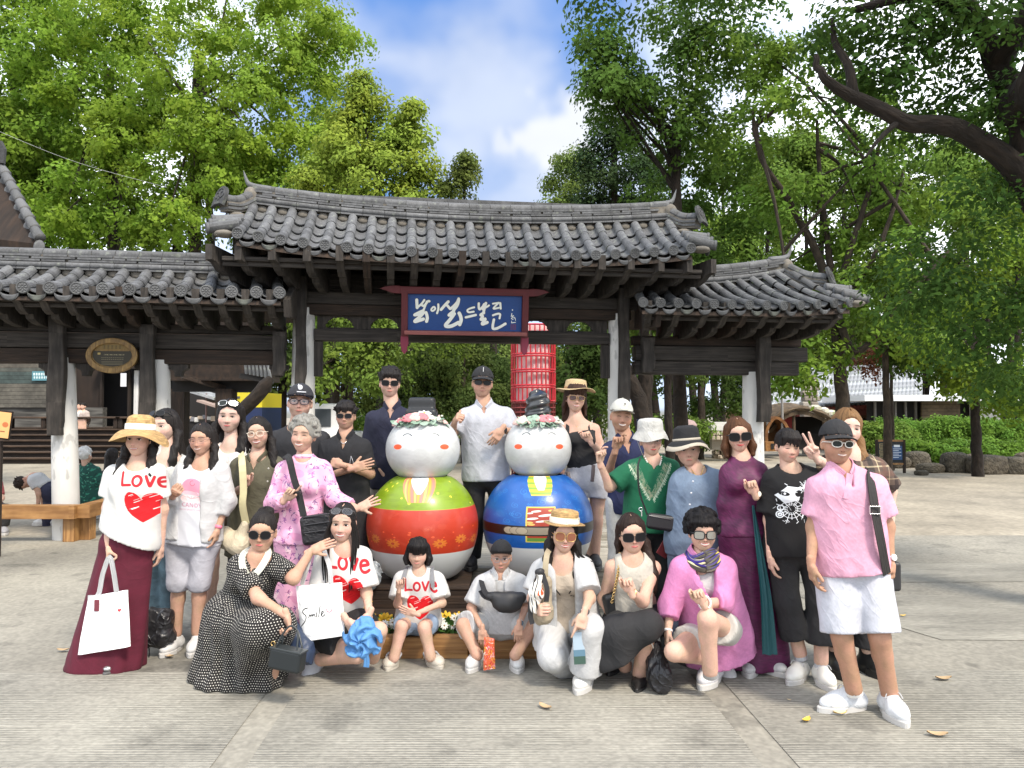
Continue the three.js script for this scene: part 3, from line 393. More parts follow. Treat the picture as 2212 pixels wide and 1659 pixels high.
for (const s of [-1,1]) {
put(S,'side_rail',bp(rbox(.09,Hb + .14,.08,.01,s * (W / 2 + .045),Hb / 2 + .02,.031)),red);
const q = [[0,-.045],[.1,-.04],[.19,-.005],[.26,.012],[.2,.035],[.08,.05],[0,.05]].map(([x,y]) => [x * s,y]); put(S,'carved_end',bp(extrude(s > 0 ? q : q.reverse(),.06,.006).translate(s * (W / 2 + .11),Hb + .085,-.0)),red);
const f = [[-.04,0],[.045,0],[.05,-.1],[.03,-.17],[.035,-.2],[.0,-.24],[-.03,-.2],[-.045,-.1]]; put(S,'carved_foot',bp(extrude(f,.06,.008).translate(s * (W / 2 + .045),-.04,.0)),mat([.2,.022,.05],.6));
put(S,'hanger',beam([org[0] + s * .7,3.36,.62],[org[0] + s * .7,3.4,.1],.04,.04),darkWood);
}
put(S,'shelf',bp(merge([rbox(W + .1,.02,.2,.006,0,.03,.1),rbox(W + .1,.045,.03,.006,0,.01,.2)])),redL);
const O = thing('plaque','oval wooden plaque with a dark lettered centre on the left wing','sign',add(GATE,[0,0,0])); O.rotation.y = TURN;
const oval = (a,b,n = 40) => Array.from({ length: n },(_,k) => [Math.cos(k / n * 2 * Math.PI) * a,Math.sin(k / n * 2 * Math.PI) * b]);
const pt = [-2.43,2.44,.2];
put(O,'rim',boxUV(extrude(oval(.315,.225),.05,.01,[oval(.262,.172)]),2).translate(...pt),mat(null,.6,{ map: grainU(24,[.62,.5,.28],[.4,.3,.15]) }));
put(O,'panel',boxUV(extrude(oval(.27,.18),.03,0),2).translate(pt[0],pt[1],pt[2] + .002),mat(null,.7,{ map: grainU(25,[.52,.42,.24],[.42,.33,.17]) }));
const lt = canvas(512,256,(g,w,h) => { g.fillStyle = '#2f2b20'; g.fillRect(0,0,w,h); g.fillStyle = '#a08b55'; g.fillRect(70,40,36,30); g.fillStyle = '#8d8468'; g.font = '26px serif'; for (let i = 0; i < 14; i++) { g.fillRect(150 + i * 19,62,12,4 + (i % 3) * 6); g.fillRect(150 + i * 19,74,10,4); } for (let r = 0; r < 2; r++) for (let i = 0; i < 12; i++) g.fillRect(120 + i * 24,112 + r * 26,15,5); for (let r = 0; r < 3; r++) g.fillRect(120,172 + r * 20,270,3); });
{ const q = []; for (let k = 0; k <= 24; k++) { const a = Math.PI + Math.PI * k / 24; q.push([Math.cos(a) * .245,Math.sin(a) * .155 + .01]); } q.push([.235,.07],[.2,.06],[-.2,.06],[-.235,.07]); const s = new THREE.ShapeGeometry(new THREE.Shape(q.map(([x,y]) => new THREE.Vector2(x,y)))); const uv = s.attributes.uv,p = s.attributes.position; for (let i = 0; i < p.count; i++) uv.setXY(i,p.getX(i) / .5 + .5,(p.getY(i) + .155) / .23); put(O,'lettering',s.translate(pt[0],pt[1],pt[2] + .034),mat(null,.7,{ map: lt })); }
{ const t = canvas(256,64,(g) => { g.clearRect(0,0,256,64); g.fillStyle = '#6d5a30'; g.fillRect(0,0,256,64); g.strokeStyle = '#3d3018'; g.lineWidth = 5; for (let i = 0; i < 5; i++) { const x = 14 + i * 48; g.beginPath(); g.moveTo(x,14); g.lineTo(x + 34,12); g.moveTo(x + 17,6); g.lineTo(x + 15,56); g.moveTo(x + 3,32); g.lineTo(x + 32,30); g.moveTo(x + 4,54); g.lineTo(x + 30,52); g.stroke(); } }); put(O,'lettering',new THREE.PlaneGeometry(.26,.055).translate(pt[0],pt[1] + .115,pt[2] + .035),mat(null,.7,{ map: t })); }
}
// ---------- trees and plants ----------
const barkTex = pixels(256,(u,v) => { const r = tn(u,(v * .5) % 1,16,201,4),f = tn(u,v,6,202,5),k = clamp((r - .25) * 1.4 * .6 + f * .4); return [mix(.17,.42,k),mix(.145,.37,k),mix(.115,.31,k)]; },null,true);
const barkBump = pixels(256,(u,v) => tn(u,(v * .5) % 1,16,201,4));
const bark = mat(null,.95,{ map: barkTex,color: rgbOf(.55,.52,.5),bumpMap: barkBump,bumpScale: .03 }),darkBark = mat(null,.95,{ map: barkTex,color: rgbOf(.24,.21,.2),bumpMap: barkBump,bumpScale: .03 });
const leafMats = new Map();
const leafMat = (t = .35) => { if (!leafMats.has(t)) leafMats.set(t,new THREE.MeshPhysicalMaterial({ color: 0xffffff,roughness: .92,transmission: t,thickness: 0,side: THREE.DoubleSide,specularIntensity: .12 })); return leafMats.get(t); };
function sprayGeo(n,spread,size,shape,seed) {
const keep = seed0; seed0 = seed; const pos = [],nor = [];
for (let i = 0; i < n; i++) {
const c = [rr(-1,1) * spread,rr(-.55,.55) * spread,rr(-1,1) * spread],a = rnd() * 6.283,d = nrm([Math.cos(a),rr(-.7,.25),Math.sin(a)]),up = nrm([rr(-.6,.6),1,rr(-.6,.6)]),s = nrm(cross(d,up)),L = size * rr(.7,1.3),w = L * (shape === 'fan' ? .62 : .3),n0 = nrm(cross(s,d));
const P = shape === 'fan' ? [[0,0],[-1,.8],[-.45,1.02],[.45,1.02],[1,.8]] : [[0,0],[-1,.42],[-.55,.8],[0,1.15],[.55,.8],[1,.42]];
const q = P.map(([x,y]) => add(c,add(mul(d,y * L),add(mul(s,x * w),mul(n0,Math.abs(x) * w * .35)))));
for (let k = 1; k < q.length - 1; k++) { pos.push(...q[0],...q[k + 1],...q[k]); for (let e = 0; e < 3; e++) nor.push(...nrm(add(n0,mul(c,.3 / spread)))); }
}
seed0 = keep; const g = buffer(); g.setAttribute('position',floats(pos,3)); g.setAttribute('normal',floats(nor,3)); return g;
}
const SPRAYS = { fan: [1,2].map((s) => sprayGeo(9,.16,.085,'fan',s)),oval: [3,4].map((s) => sprayGeo(10,.2,.11,'oval',s)),fine: [5,6].map((s) => sprayGeo(16,.22,.075,'oval',s)),far: [7,8].map((s) => sprayGeo(10,.34,.2,'oval',s)),near: [9,10].map((s) => sprayGeo(9,.17,.085,'oval',s)) };
const UPY = new THREE.Vector3(0,1,0),QY = new THREE.Quaternion();
function crown(parent,blobs,o) {
const { kind = 'oval',colour = [.09,.16,.03],vary = .18,density = 1,clump = .55,trans = .45,scale = 1,droop = .35 } = o,g = SPRAYS[kind][(rnd() * 2) | 0],M = new THREE.Matrix4(),Q = new THREE.Quaternion(),E = new THREE.Euler(),list = [];
for (const [c,r] of blobs) {
const R = Array.isArray(r) ? r : [r,r * .8,r],nC = Math.max(5,Math.round(density * 15 * Math.pow(R[0] * R[1] * R[2],.62)));
for (let i = 0; i < nC; i++) {
let d; do d = [rr(-1,1),rr(-1,1),rr(-1,1)]; while (len(d) > 1 || len(d) < .1);
const s = Math.pow(len(d),.3) / len(d),cc = [c[0] + d[0] * s * R[0],c[1] + d[1] * s * R[1],c[2] + d[2] * s * R[2]],cr = clump * rr(.6,1.35),nS = Math.round(30 * rr(.7,1.2) * density ** .3),tint = rr(1 - vary * .3,1 + vary * .3),warm = rr(-.06,.1);
for (let k = 0; k < nS; k++) {
const a = rnd() * 6.283,q = Math.sqrt(rnd()),p = [cc[0] + Math.cos(a) * q * cr,cc[1] + rr(-.42,.42) * cr - q * q * cr * droop,cc[2] + Math.sin(a) * q * cr];
const od = nrm(add(sub(p,cc).map((v,e) => v / cr * .75 + rr(-.35,.35) + d[e] * .25),[0,.55,0])); Q.setFromUnitVectors(UPY,V(od)); E.set(0,rnd() * 6.283,0); Q.multiply(QY.setFromEuler(E)); const sc = scale * rr(.75,1.25); M.compose(V(p),Q,new THREE.Vector3(sc,sc,sc)); const v = tint * rr(1 - vary,1 + vary); const cl = v * (o.bright ?? .72); list.push([M.clone(),[colour[0] * cl * (1 + warm),colour[1] * cl,colour[2] * cl * (1 - warm)]]);
}
}
}
const m = new THREE.InstancedMesh(g,leafMat(trans),list.length),C = rgbOf(),off = new THREE.Matrix4().makeTranslation(-parent.position.x,-parent.position.y,-parent.position.z);
list.forEach(([x,c],i) => { m.setMatrixAt(i,x.premultiply(off)); m.setColorAt(i,C.setRGB(...c)); }); m.name = 'crown'; m.userData.kind = 'stuff'; shade(m); parent.add(m); return m;
}
const limbGeo = (pts,r0,r1,n = 14,s = 9) => { const q = spline(pts,n).map((p,i) => i && i < n ? add(p,[rr(-.03,.03) * r0 * 4,0,rr(-.03,.03) * r0 * 4]) : p),rad = q.map((_,i) => mix(r0,r1,Math.pow(i / n,.8))); return tube(q,rad,s); };
function tree(name,label,base,trunkTop,r,blobs,o = {}) {
const t = thing(name,label,'tree',base,o.group);
const gs = [limbGeo([add(base,[0,-.2,0]),lerp(base,trunkTop,.35).map((v,i) => v + (i !== 1 ? rr(-.15,.15) * r * 4 : 0)),trunkTop],r * .8,r * .4,16,12)];
for (const st of o.stems || []) gs.push(limbGeo(st.pts,st.r0,st.r1,18,9));
const nl = o.limbs ?? 10; for (let i = 0; i < nl; i++) { const [c] = blobs[(i * 7 + 3) % blobs.length],s = o.stems ? o.stems[i % o.stems.length].pts : null,f = rr(.45,1),root = s ? lerp(s[Math.max(0,s.length - 2)],s[s.length - 1],f * .9) : lerp(lerp(base,trunkTop,.5),trunkTop,f); gs.push(limbGeo([root,add(lerp(root,c,.5),[rr(-.2,.2),rr(0,.4),rr(-.2,.2)]),c],r * .2,r * .04,8,6)); }
part(t,'trunk',merge(gs),o.bark || bark); crown(t,blobs,o); return t;
}
const blobsAt = (l) => l.map(([x,y,d,w,h]) => [at(x,y,d),[w / F * d,h / F * d,Math.max(.6,Math.min(w,h * 1.3) / F * d)]]);
const foot = (x,d) => { const p = at(x,885,d); return [p[0],0,p[2]]; };
const GK = { kind: 'fan',bright: .95,scale: 1.5,colour: [.25,.38,.045],trans: .55,density: .42,clump: .85,vary: .18,droop: .5 };
tree('ginkgo_tree','tall bright green ginkgo rising behind the left end of the gate roof',foot(415,32.2),at(430,120,32.2),.5,blobsAt([[300,300,32.2,110,90],[420,160,31.2,130,110],[560,90,32.2,130,110],[520,260,30.4,120,90],[640,190,32.0,110,90],[420,360,30.2,110,70],[560,390,31.6,120,60],[680,60,32.2,90,70],[300,60,33.1,120,90],[500,-60,32.2,180,110],[360,470,29.6,70,45],[660,330,32.2,90,60],[745,50,32.2,45,40],[690,140,31.8,60,40],[610,440,32.2,70,50]]),{ ...GK,limbs: 16 });
tree('ginkgo_tree','bright green ginkgo above the left wing roof, with dark stems showing',foot(250,34.1),at(235,150,34.1),.5,blobsAt([[150,420,32.0,110,60],[210,250,33.1,110,90],[120,120,34.1,120,100],[270,470,32.0,80,40],[120,480,31.6,60,40],[180,10,34.1,150,90],[290,200,33.1,80,80],[205,350,33.1,70,50]]),{ ...GK,colour: [.22,.36,.042],density: .4,limbs: 12 });
tree('ginkgo_tree','darker green ginkgo at the far left edge behind the tiled eave corner',foot(40,36.1),at(30,150,36.1),.5,blobsAt([[20,330,35.1,110,90],[-60,150,35.1,150,120],[60,200,36.3,90,90],[90,420,35.9,80,60],[0,20,36.1,160,100],[-180,350,35.1,150,140],[90,300,36.1,70,60]]),{ ...GK,colour: [.2,.34,.04],density: .42,limbs: 8 });
tree('broadleaf_tree','yellow-green round-crowned tree left of the open sky, behind the gate ridge',foot(830,25),at(815,330,25),.3,blobsAt([[760,300,25,70,60],[840,260,25,55,50],[875,330,25,60,55],[810,380,24.5,110,60],[905,400,25,50,40],[720,390,25,80,60],[880,240,25,22,22],[770,225,25,35,40],[780,190,25,10,22],[830,460,25,120,60]]),{ kind: 'far',colour: [.3,.40,.06],bright: .85,density: .75,clump: .6,scale: .62,trans: .35,limbs: 12 });
tree('sapling','thin pale sapling top standing alone against the sky over the ridge',foot(1000,25),at(1003,390,25),.09,blobsAt([[1005,375,25,24,22],[985,410,25,20,16],[1012,350,25,10,9]]),{ kind: 'far',colour: [.19,.25,.06],density: .45,clump: .35,scale: .5,limbs: 5 });
tree('broadleaf_tree','sunlit leafy tree seen through the gate left of the tall man in navy',foot(735,22),at(725,760,22),.26,blobsAt([[740,700,22,90,60],[860,740,22,100,60],[940,690,22.5,90,60],[700,790,21,40,50],[810,800,21.6,50,40],[650,620,22.5,90,60],[860,600,23,150,80]]),{ kind: 'far',colour: [.21,.32,.055],density: .65,scale: .6,clump: .6,limbs: 10 });
tree('pine_tree','feathery green pine between the two standing men, behind the sculptures',foot(905,25),at(930,760,25),.18,blobsAt([[900,810,25,70,40],[960,780,25,60,45],[880,860,24.5,70,40],[1000,830,25,50,40],[950,880,24,80,30],[1040,760,26,60,50],[1060,860,26,50,50]]),{ kind: 'fine',colour: [.14,.21,.055],density: .9,scale: 1.3,clump: .55,limbs: 10 });
tree('broadleaf_tree','small tree with dappled crown between the red tower and the right pillar',foot(1255,24),at(1260,760,24),.2,blobsAt([[1260,730,24,60,50],[1240,800,24,50,50],[1290,820,24,50,60],[1215,850,24,40,40],[1310,700,24,70,60]]),{ kind: 'far',colour: [.115,.19,.045],density: .9,scale: .6,clump: .55,limbs: 8 });
tree('dark_trunk_tree','tree with a forked dark trunk just right of the right gate pillar',foot(1410,15),at(1395,640,15),.3,blobsAt([[1420,690,16,90,50],[1480,720,16.5,80,50],[1350,640,16,80,60]]),{ kind: 'oval',colour: [.12,.21,.035],density: .5,bark: darkBark,limbs: 8,stems: [{ pts: [foot(1410,15),at(1385,880,15),at(1345,780,15),at(1320,640,15)],r0: .22,r1: .1 }] });
tree('dark_trunk_tree','slim dark trunk standing close behind the woman in the bucket hat',foot(1452,16),at(1448,620,16),.15,blobsAt([[1470,640,16.5,90,60],[1540,690,17,80,50]]),{ kind: 'oval',colour: [.12,.21,.035],density: .5,bark: darkBark,limbs: 6 });
tree('broadleaf_tree','pale-barked tree trunk behind the old woman in the black hat',foot(1508,27),at(1512,760,27),.24,blobsAt([[1520,760,27,80,50],[1580,800,27,70,50],[1450,790,27,60,45],[1560,860,28,60,35]]),{ kind: 'far',colour: [.12,.2,.045],density: .8,scale: .6,limbs: 8 });
tree('broadleaf_tree','pale green tree edge beside the white cloud, left of the dark conifer',foot(1225,28),at(1225,430,28),.2,blobsAt([[1225,375,28,40,30],[1215,420,28,45,35],[1245,340,28,30,24],[1230,480,28,60,60]]),{ kind: 'far',colour: [.21,.3,.07],density: .7,scale: .55,clump: .6,limbs: 8 });
tree('conifer_tree','dark blue-green conifer above the right half of the gate ridge',foot(1330,23),at(1325,280,23),.22,blobsAt([[1310,330,23,50,60],[1290,400,23,50,50],[1340,260,23,50,60],[1380,380,23,80,80],[1330,440,23,90,50]]),{ kind: 'fine',colour: [.055,.10,.04],density: .8,scale: 1.2,clump: .5,limbs: 10,trans: .2 });
tree('broadleaf_tree','tall dense green tree right of the sky, leaning over the gate roof',foot(1480,18),at(1460,260,18),.26,blobsAt([[1345,140,17,55,55],[1375,220,17.5,75,70],[1420,100,17,85,80],[1420,270,18,110,80],[1500,170,18,110,80],[1540,320,18,110,80],[1470,400,18.5,100,60],[1560,440,18.5,80,60],[1475,10,17,105,70],[1296,80,17,18,26],[1306,180,17,22,18],[1600,540,19,90,60],[1520,560,19.5,60,50],[1560,60,17.5,120,80]]),{ kind: 'oval',colour: [.115,.215,.035],density: .55,clump: .6,limbs: 16,bark: darkBark });
{
const b = foot(1805,16.5),k = at(1800,660,16.5),st = (q,r0,r1) => ({ pts: [k,...q.map(([x,y,d]) => at(x,y,d))],r0,r1 });
tree('many_stemmed_tree','large many-stemmed tree with pale branches right of the gate',b,k,.27,blobsAt([[1640,250,16,90,60],[1720,160,16,100,60],[1690,420,16.5,80,50],[1830,220,16,80,60],[1760,520,17,90,50],[1900,330,16,80,60],[1660,600,17,70,50],[1860,470,16.5,90,60],[1760,730,16,60,40],[1880,620,16,80,60],[1960,420,16.5,90,60],[1950,560,16,80,60],[1715,790,15.6,30,26],[1970,680,16,90,60],[1620,90,16.5,90,60]]),{ kind: 'oval',colour: [.175,.30,.04],density: .5,clump: .55,limbs: 14,stems: [st([[1770,560,16.5],[1700,430,16.3],[1640,330,16],[1625,240,16]],.12,.03),st([[1790,540,16.5],[1770,380,16.4],[1765,260,16]],.1,.03),st([[1830,560,16.3],[1880,400,16],[1905,280,16]],.1,.03),st([[1860,600,16],[1920,480,15.8],[1955,360,15.8]],.085,.028),st([[1850,760,16],[1960,640,15.6],[2050,540,15.5]],.11,.03),st([[1760,700,16],[1700,600,16.2],[1690,520,16.4]],.085,.03)] });
}
{
const t = thing('shade_tree','near tree at the right edge with dark branches arching over the yard','tree',[5.2,0,-6.3]);
const b = [5.2,-.2,-6.3],P = (x,y,d = 7) => at(x,y,d);
const g = [limbGeo([b,[5.1,1.5,-6.4],P(2290,520),P(2225,370),P(2200,240),P(2150,120),P(2090,30),P(1980,-10,6.9),P(1850,20,6.8)],.26,.035,40,12),
limbGeo([P(2235,400),P(2140,320,6.9),P(2050,275,6.8),P(1950,262,6.7),P(1860,215,6.7),P(1800,185,6.6),P(1768,150,6.6),P(1762,120,6.6)],.125,.022,26,10),
limbGeo([P(1845,210,6.7),P(1835,150,6.7),P(1805,90,6.8),P(1795,40,6.8)],.055,.02,10,7),limbGeo([P(2160,130),P(2200,60,6.7),P(2260,-60,6.6)],.13,.06,10,8),limbGeo([P(2200,230),P(2260,120,6),[4.2,7.6,-4.4],[2.6,8.6,-2.6]],.2,.06,14,9),limbGeo([P(2225,360),[6,6,-5],[6.8,7.6,-3.2]],.16,.05,12,8),limbGeo([P(2090,30),P(1950,-150,6.4),P(1700,-260,6)],.12,.04,12,8),limbGeo([P(1940,262,6.7),P(1900,300,6.5),P(1870,340,6.4)],.03,.01,8,6)];
part(t,'trunk',merge(g),darkBark);
crown(t,[...blobsAt([[2030,120,7.2,120,60],[1930,30,7,140,40],[1820,60,7.2,90,30],[2150,420,7.4,120,50],[2060,540,7.8,120,40],[2190,600,7.6,110,60],[2000,640,8.2,90,30],[1700,-60,7.2,220,60],[1450,-40,8,160,50],[2180,20,7,90,80],[2230,240,6.8,60,60],[2120,700,8,110,40],[2210,800,8.4,80,40],[1900,170,7.4,60,24],[2080,210,7.2,60,30]]),
[[4.6,8.4,-3.4],[1.8,.7,1.4]],[[2.4,8.6,-4.2],[1.6,.5,1.4]],[[3.4,8.2,-1.6],[1.7,.6,1.4]],[[1.4,8.9,-2.6],[1.5,.5,1.3]],[[6.6,7.6,-4.4],[1.6,.8,1.6]],[[3.4,9.4,-6.4],[1.8,.7,1.4]],[[6.4,9,-6.4],[1.6,.8,1.5]]],{ kind: 'near',colour: [.075,.155,.03],density: .85,clump: .5,scale: .68,trans: .3,droop: .25,vary: .18 });
}
tree('broadleaf_tree','bright maple with layered leaves at the right edge above the hedge',foot(2110,20),at(2110,700,20),.2,blobsAt([[2050,720,19,110,50],[2160,640,19,100,60],[2180,780,19,90,50],[2070,820,19.5,80,40],[2200,500,20,90,70],[2110,540,20,80,60],[2200,860,20,60,30]]),{ kind: 'oval',colour: [.2,.31,.035],density: .5,limbs: 12,bark: darkBark });
tree('broadleaf_tree','grey-trunked tree standing behind the chalkboard sign',foot(1916,20),at(1912,700,20),.17,blobsAt([[1940,690,20,80,50],[2000,750,20,70,40],[1915,745,20,60,36]]),{ kind: 'oval',colour: [.10,.17,.03],density: .7,limbs: 8 });
tree('red_maple_tree','small rust-red maple behind the blonde-haired woman, by the white roof',foot(1925,22),at(1925,790,22),.1,blobsAt([[1905,780,22,36,22],[1930,745,22,30,18]]),{ kind: 'far',colour: [.16,.06,.03],density: .35,scale: .4,limbs: 6 });
function wood(label,list,o) { const t = thing('far_woods',label,'woods',[list[0][0] * 0,0,-40],undefined); t.userData.kind = 'stuff'; const gs = []; for (let i = 0; i < list.length; i++) { const [x,y,d] = list[i]; gs.push(limbGeo([foot(x,d),at(x + rr(-20,20),700,d),at(x,y,d)],.25,.08,8,7)); } part(t,'trunk',merge(gs),darkBark).userData.kind = 'stuff'; crown(t,blobsAt(list),o); }
{
const l = []; for (let i = 0; i < 26; i++) l.push([540 + i * 30 + rr(-15,15),780 + rr(-60,70),rr(34,46),rr(45,75),rr(40,65)]);
wood('sunlit woods seen through the gate opening',l,{ kind: 'far',bright: .85,colour: [.15,.22,.055],density: .4,scale: 1.1,clump: .8,trans: .3 });
const r = []; for (let i = 0; i < 60; i++) { const x = 1380 + i * 18 + rr(-30,30); r.push([x,x > 1540 ? rr(300,760) : rr(350,850),rr(40,52),rr(50,90),rr(45,80)]); }
wood('dense green woods behind the right wing and houses',r,{ kind: 'far',bright: .85,colour: [.15,.25,.04],density: .36,scale: 1.1,clump: .85,trans: .35 });
const q = []; for (let i = 0; i < 26; i++) q.push([-150 + i * 40 + rr(-30,30),rr(250,650),rr(32,44),rr(60,100),rr(50,90)]);
wood('dark green woods behind the ginkgos on the left',q,{ kind: 'far',bright: .8,colour: [.2,.32,.04],density: .36,scale: 1.1,clump: .85,trans: .35 });
}
{
const h = thing('hedge','clipped green hedge behind the boulders at the right','hedge',onGround(2100,985)); h.userData.kind = 'stuff';
const l = []; for (let i = 0; i < 16; i++) l.push([at(1928 + i * 24,932 + rr(-5,5),27),[.6,.4,.7]]); for (let i = 0; i < 16; i++) l.push([at(1936 + i * 24,975 + rr(-5,4),24),[.5,.26,.5]]);
crown(h,l,{ kind: 'near',colour: [.14,.27,.04],density: 2.1,clump: .3,scale: .9,droop: .1,bright: .9 }); h.children[0].name = 'foliage';
const u = thing('undergrowth','low leafy plants among the trees behind the gate','undergrowth',onGround(1500,960)); u.userData.kind = 'stuff';
const m = []; for (let i = 0; i < 11; i++) m.push([at(1350 + i * 17 + rr(-8,8),925 + rr(-14,12),rr(24,30)),[.6,.3,.5]]); for (let i = 0; i < 14; i++) m.push([at(700 + i * 40,915 + rr(-12,12),rr(24,30)),[.7,.3,.5]]); for (let i = 0; i < 5; i++) m.push([at(1880 + i * 16,945 + rr(-6,12),26),[.5,.4,.5]]);
crown(u,m,{ kind: 'near',colour: [.16,.26,.045],density: .7,clump: .35,scale: 1.2,bright: .9 }); u.children[0].name = 'foliage';
}
// ---------- people: templates ----------
function linUV(g,sc = 1) { const p = g.attributes.position,uv = new Float32Array(p.count * 2); for (let i = 0; i < p.count; i++) { const x = p.getX(i),y = p.getY(i),z = p.getZ(i); uv[2 * i] = (x + .61 * z) * sc; uv[2 * i + 1] = (y + .53 * z + .2 * x) * sc; } g.setAttribute('uv',new THREE.BufferAttribute(uv,2)); return g; }
function mergeI(gs) { gs = gs.map((g) => { const h = buffer(); h.setAttribute('position',g.attributes.position); h.setAttribute('normal',g.attributes.normal || (g.computeVertexNormals(),g.attributes.normal)); const n = g.attributes.position.count; h.setAttribute('color',g.attributes.color || new THREE.BufferAttribute(new Float32Array(n * 3).fill(1),3)); h.setIndex(g.index || [...Array(g.attributes.position.count).keys()]); return h; }); return mergeGeometries(gs); }
function headSdf(o) {
const j = o.jaw || 1,ch = o.cheek || 1,m = (f) => [f(-1),f(1)];
let f = join([ell([0,.028,-.014],[.073,.092,.093]),ell([0,-.02,.02],[.064 * ch,.08,.066]),ell([0,-.05,.022],[.052 * j,.062,.058]),ell([0,-.088,.05],[.024 * j,.022,.022])],.03);
f = join([f,...m((s) => ell([s * .036,-.032,.05],[.026 * ch,.026,.026]))],.025);
f = join([f,ell([0,.03,.06],[.05,.03,.026])],.02);
for (const s of [-1,1]) f = carve(f,ell([s * .031,.001,.1],[.02,.012,.02]),.016);
f = join([f,cap([0,.004,.078],[0,-.034,.095],.006,.0105),...m((s) => ell([s * .0125,-.037,.084],[.009,.008,.01]))],.012);
f = join([f,ell([0,-.062,.066],[.026,.018,.02])],.016);
f = join([f,...m((s) => carve(ell([s * .076,-.012,-.012],[.011,.031,.019]),ell([s * .086,-.01,-.006],[.008,.016,.009]),.006))],.008);
return f;
}
const HEADS = {}; for (const [k,o] of Object.entries({ f: { jaw: .94 },m: { jaw: 1.14,cheek: 1 },c: { jaw: .9,cheek: 1.06 },w: { jaw: 1.1,cheek: 1.09 } })) { const f = headSdf(o); const g = skin(f,.0052),P = g.attributes.position,c = new Float32Array(P.count * 3),near = (x,y,z,X,Y,Z,r) => Math.exp(-((Math.abs(x) - X) ** 2 + (y - Y) ** 2 + (z - Z) ** 2) / (r * r)); for (let i = 0; i < P.count; i++) { const x = P.getX(i),y = P.getY(i),z = P.getZ(i),b = near(x,y,z,.042,-.03,.07,.022) + .8 * near(x,y,z,0,-.036,.1,.016) + .5 * near(x,y,z,.08,-.01,0,.02),e = k === 'm' ? sstep(-.045,-.065,y) * sstep(.0,.04,z) * .16 : 0,n = (fbm(x * 60,y * 60,z * 60,3) - .5) * .12,u = near(x,y,z,.031,-.016,.085,.011) * .1; c.set([1 - e - u + n,1 - b * .16 - e - u * 1.3 + n,1 - b * .14 - e * .9 - u + n],i * 3); } g.setAttribute('color',new THREE.BufferAttribute(c,3)); HEADS[k] = { f,g }; }
function onFace(f,x,y) { let a = .16,b = 0; if (f(x,y,0) > 0) return 0; for (let i = 0; i < 26; i++) { const z = (a + b) / 2; if (f(x,y,z) > 0) a = z; else b = z; } return a; }
function handGeo(curls,spread,thumb) {
const fs = [rect([0,.048,0],[.036,.042,.0115],.011),cap([0,-.03,0],[0,.03,0],.021,.022),cap([.022,.025,.006],[.03,.05,.008],.015,.013)],fin = [];
const X = [.0275,.0095,-.0085,-.026],Y = [.086,.09,.088,.079],LN = [.074,.082,.076,.06];
for (let i = 0; i < 4; i++) { let p = [X[i],Y[i] - .012,0],a = 0; const sp = [.1,.02,-.06,-.15][i] * spread,c = curls[i]; let r = .0093; [.46,.3,.24].forEach((L,k) => { a += c[k]; const d = [Math.sin(sp) * Math.cos(a),Math.cos(sp) * Math.cos(a),Math.sin(a)],q = add(p,mul(d,LN[i] * L + (k ? 0 : .01))); fin.push(cap(p,q,r,r - .0009)); p = q; r -= .0009; }); }
let p = [.026,.03,.006],r = .0115; for (const [d,L] of thumb) { const q = add(p,mul(nrm(d),L)); fin.push(cap(p,q,r,r - .0012)); p = q; r -= .0012; }
const palm = join(fs,.014),f = (x,y,z) => { let d = palm(x,y,z),e = 9; for (const q of fin) { const v = q(x,y,z); if (v < e) e = v; } return smin(d,e,.006); }; f.bb = bbUnion([palm.bb,...fin.map((q) => q.bb)]); return skin(f,.0042);
}
const C4 = (...c) => [c,c,c,c],HP = {
relaxed: [[[.3,.45,.25],[.36,.5,.3],[.42,.55,.3],[.46,.55,.3]],.4,[[[.6,.8,.35],.036],[[.25,.95,.4],.03]]],
flat: [C4(.1,.12,.08),.8,[[[.75,.7,.15],.036],[[.5,.85,.15],.03]]],
spread: [C4(.08,.1,.06),2,[[[.95,.5,.1],.038],[[.8,.65,.1],.03]]],
fist: [C4(1.35,1.6,.9),.2,[[[.35,.8,.7],.034],[[-.6,.6,.55],.03]]],
grip: [C4(.95,1.25,.8),.3,[[[.4,.75,.8],.036],[[-.35,.6,.75],.03]]],
heart: [[[.55,.75,.35],[1.2,1.6,.9],[1.3,1.6,.9],[1.3,1.6,.9]],.2,[[[.35,.85,.5],.038],[[-.15,.95,.35],.036]]],
vsign: [[[.05,.05,.05],[.05,.05,.05],[1.35,1.5,.9],[1.35,1.5,.9]],2.6,[[[.2,.8,.75],.036],[[-.6,.5,.6],.03]]],
thumbup: [C4(1.35,1.6,.9),.2,[[[1,.25,.2],.036],[[1,.05,.1],.032]]],
point: [[[.15,.2,.1],[1.0,1.4,.8],[1.2,1.5,.8],[1.25,1.5,.8]],.2,[[[.4,.8,.6],.036],[[0,.9,.45],.03]]],
};
const HANDS = {}; const hand = (k) => HANDS[k] || (HANDS[k] = handGeo(...HP[k]));
const SHOES = {};
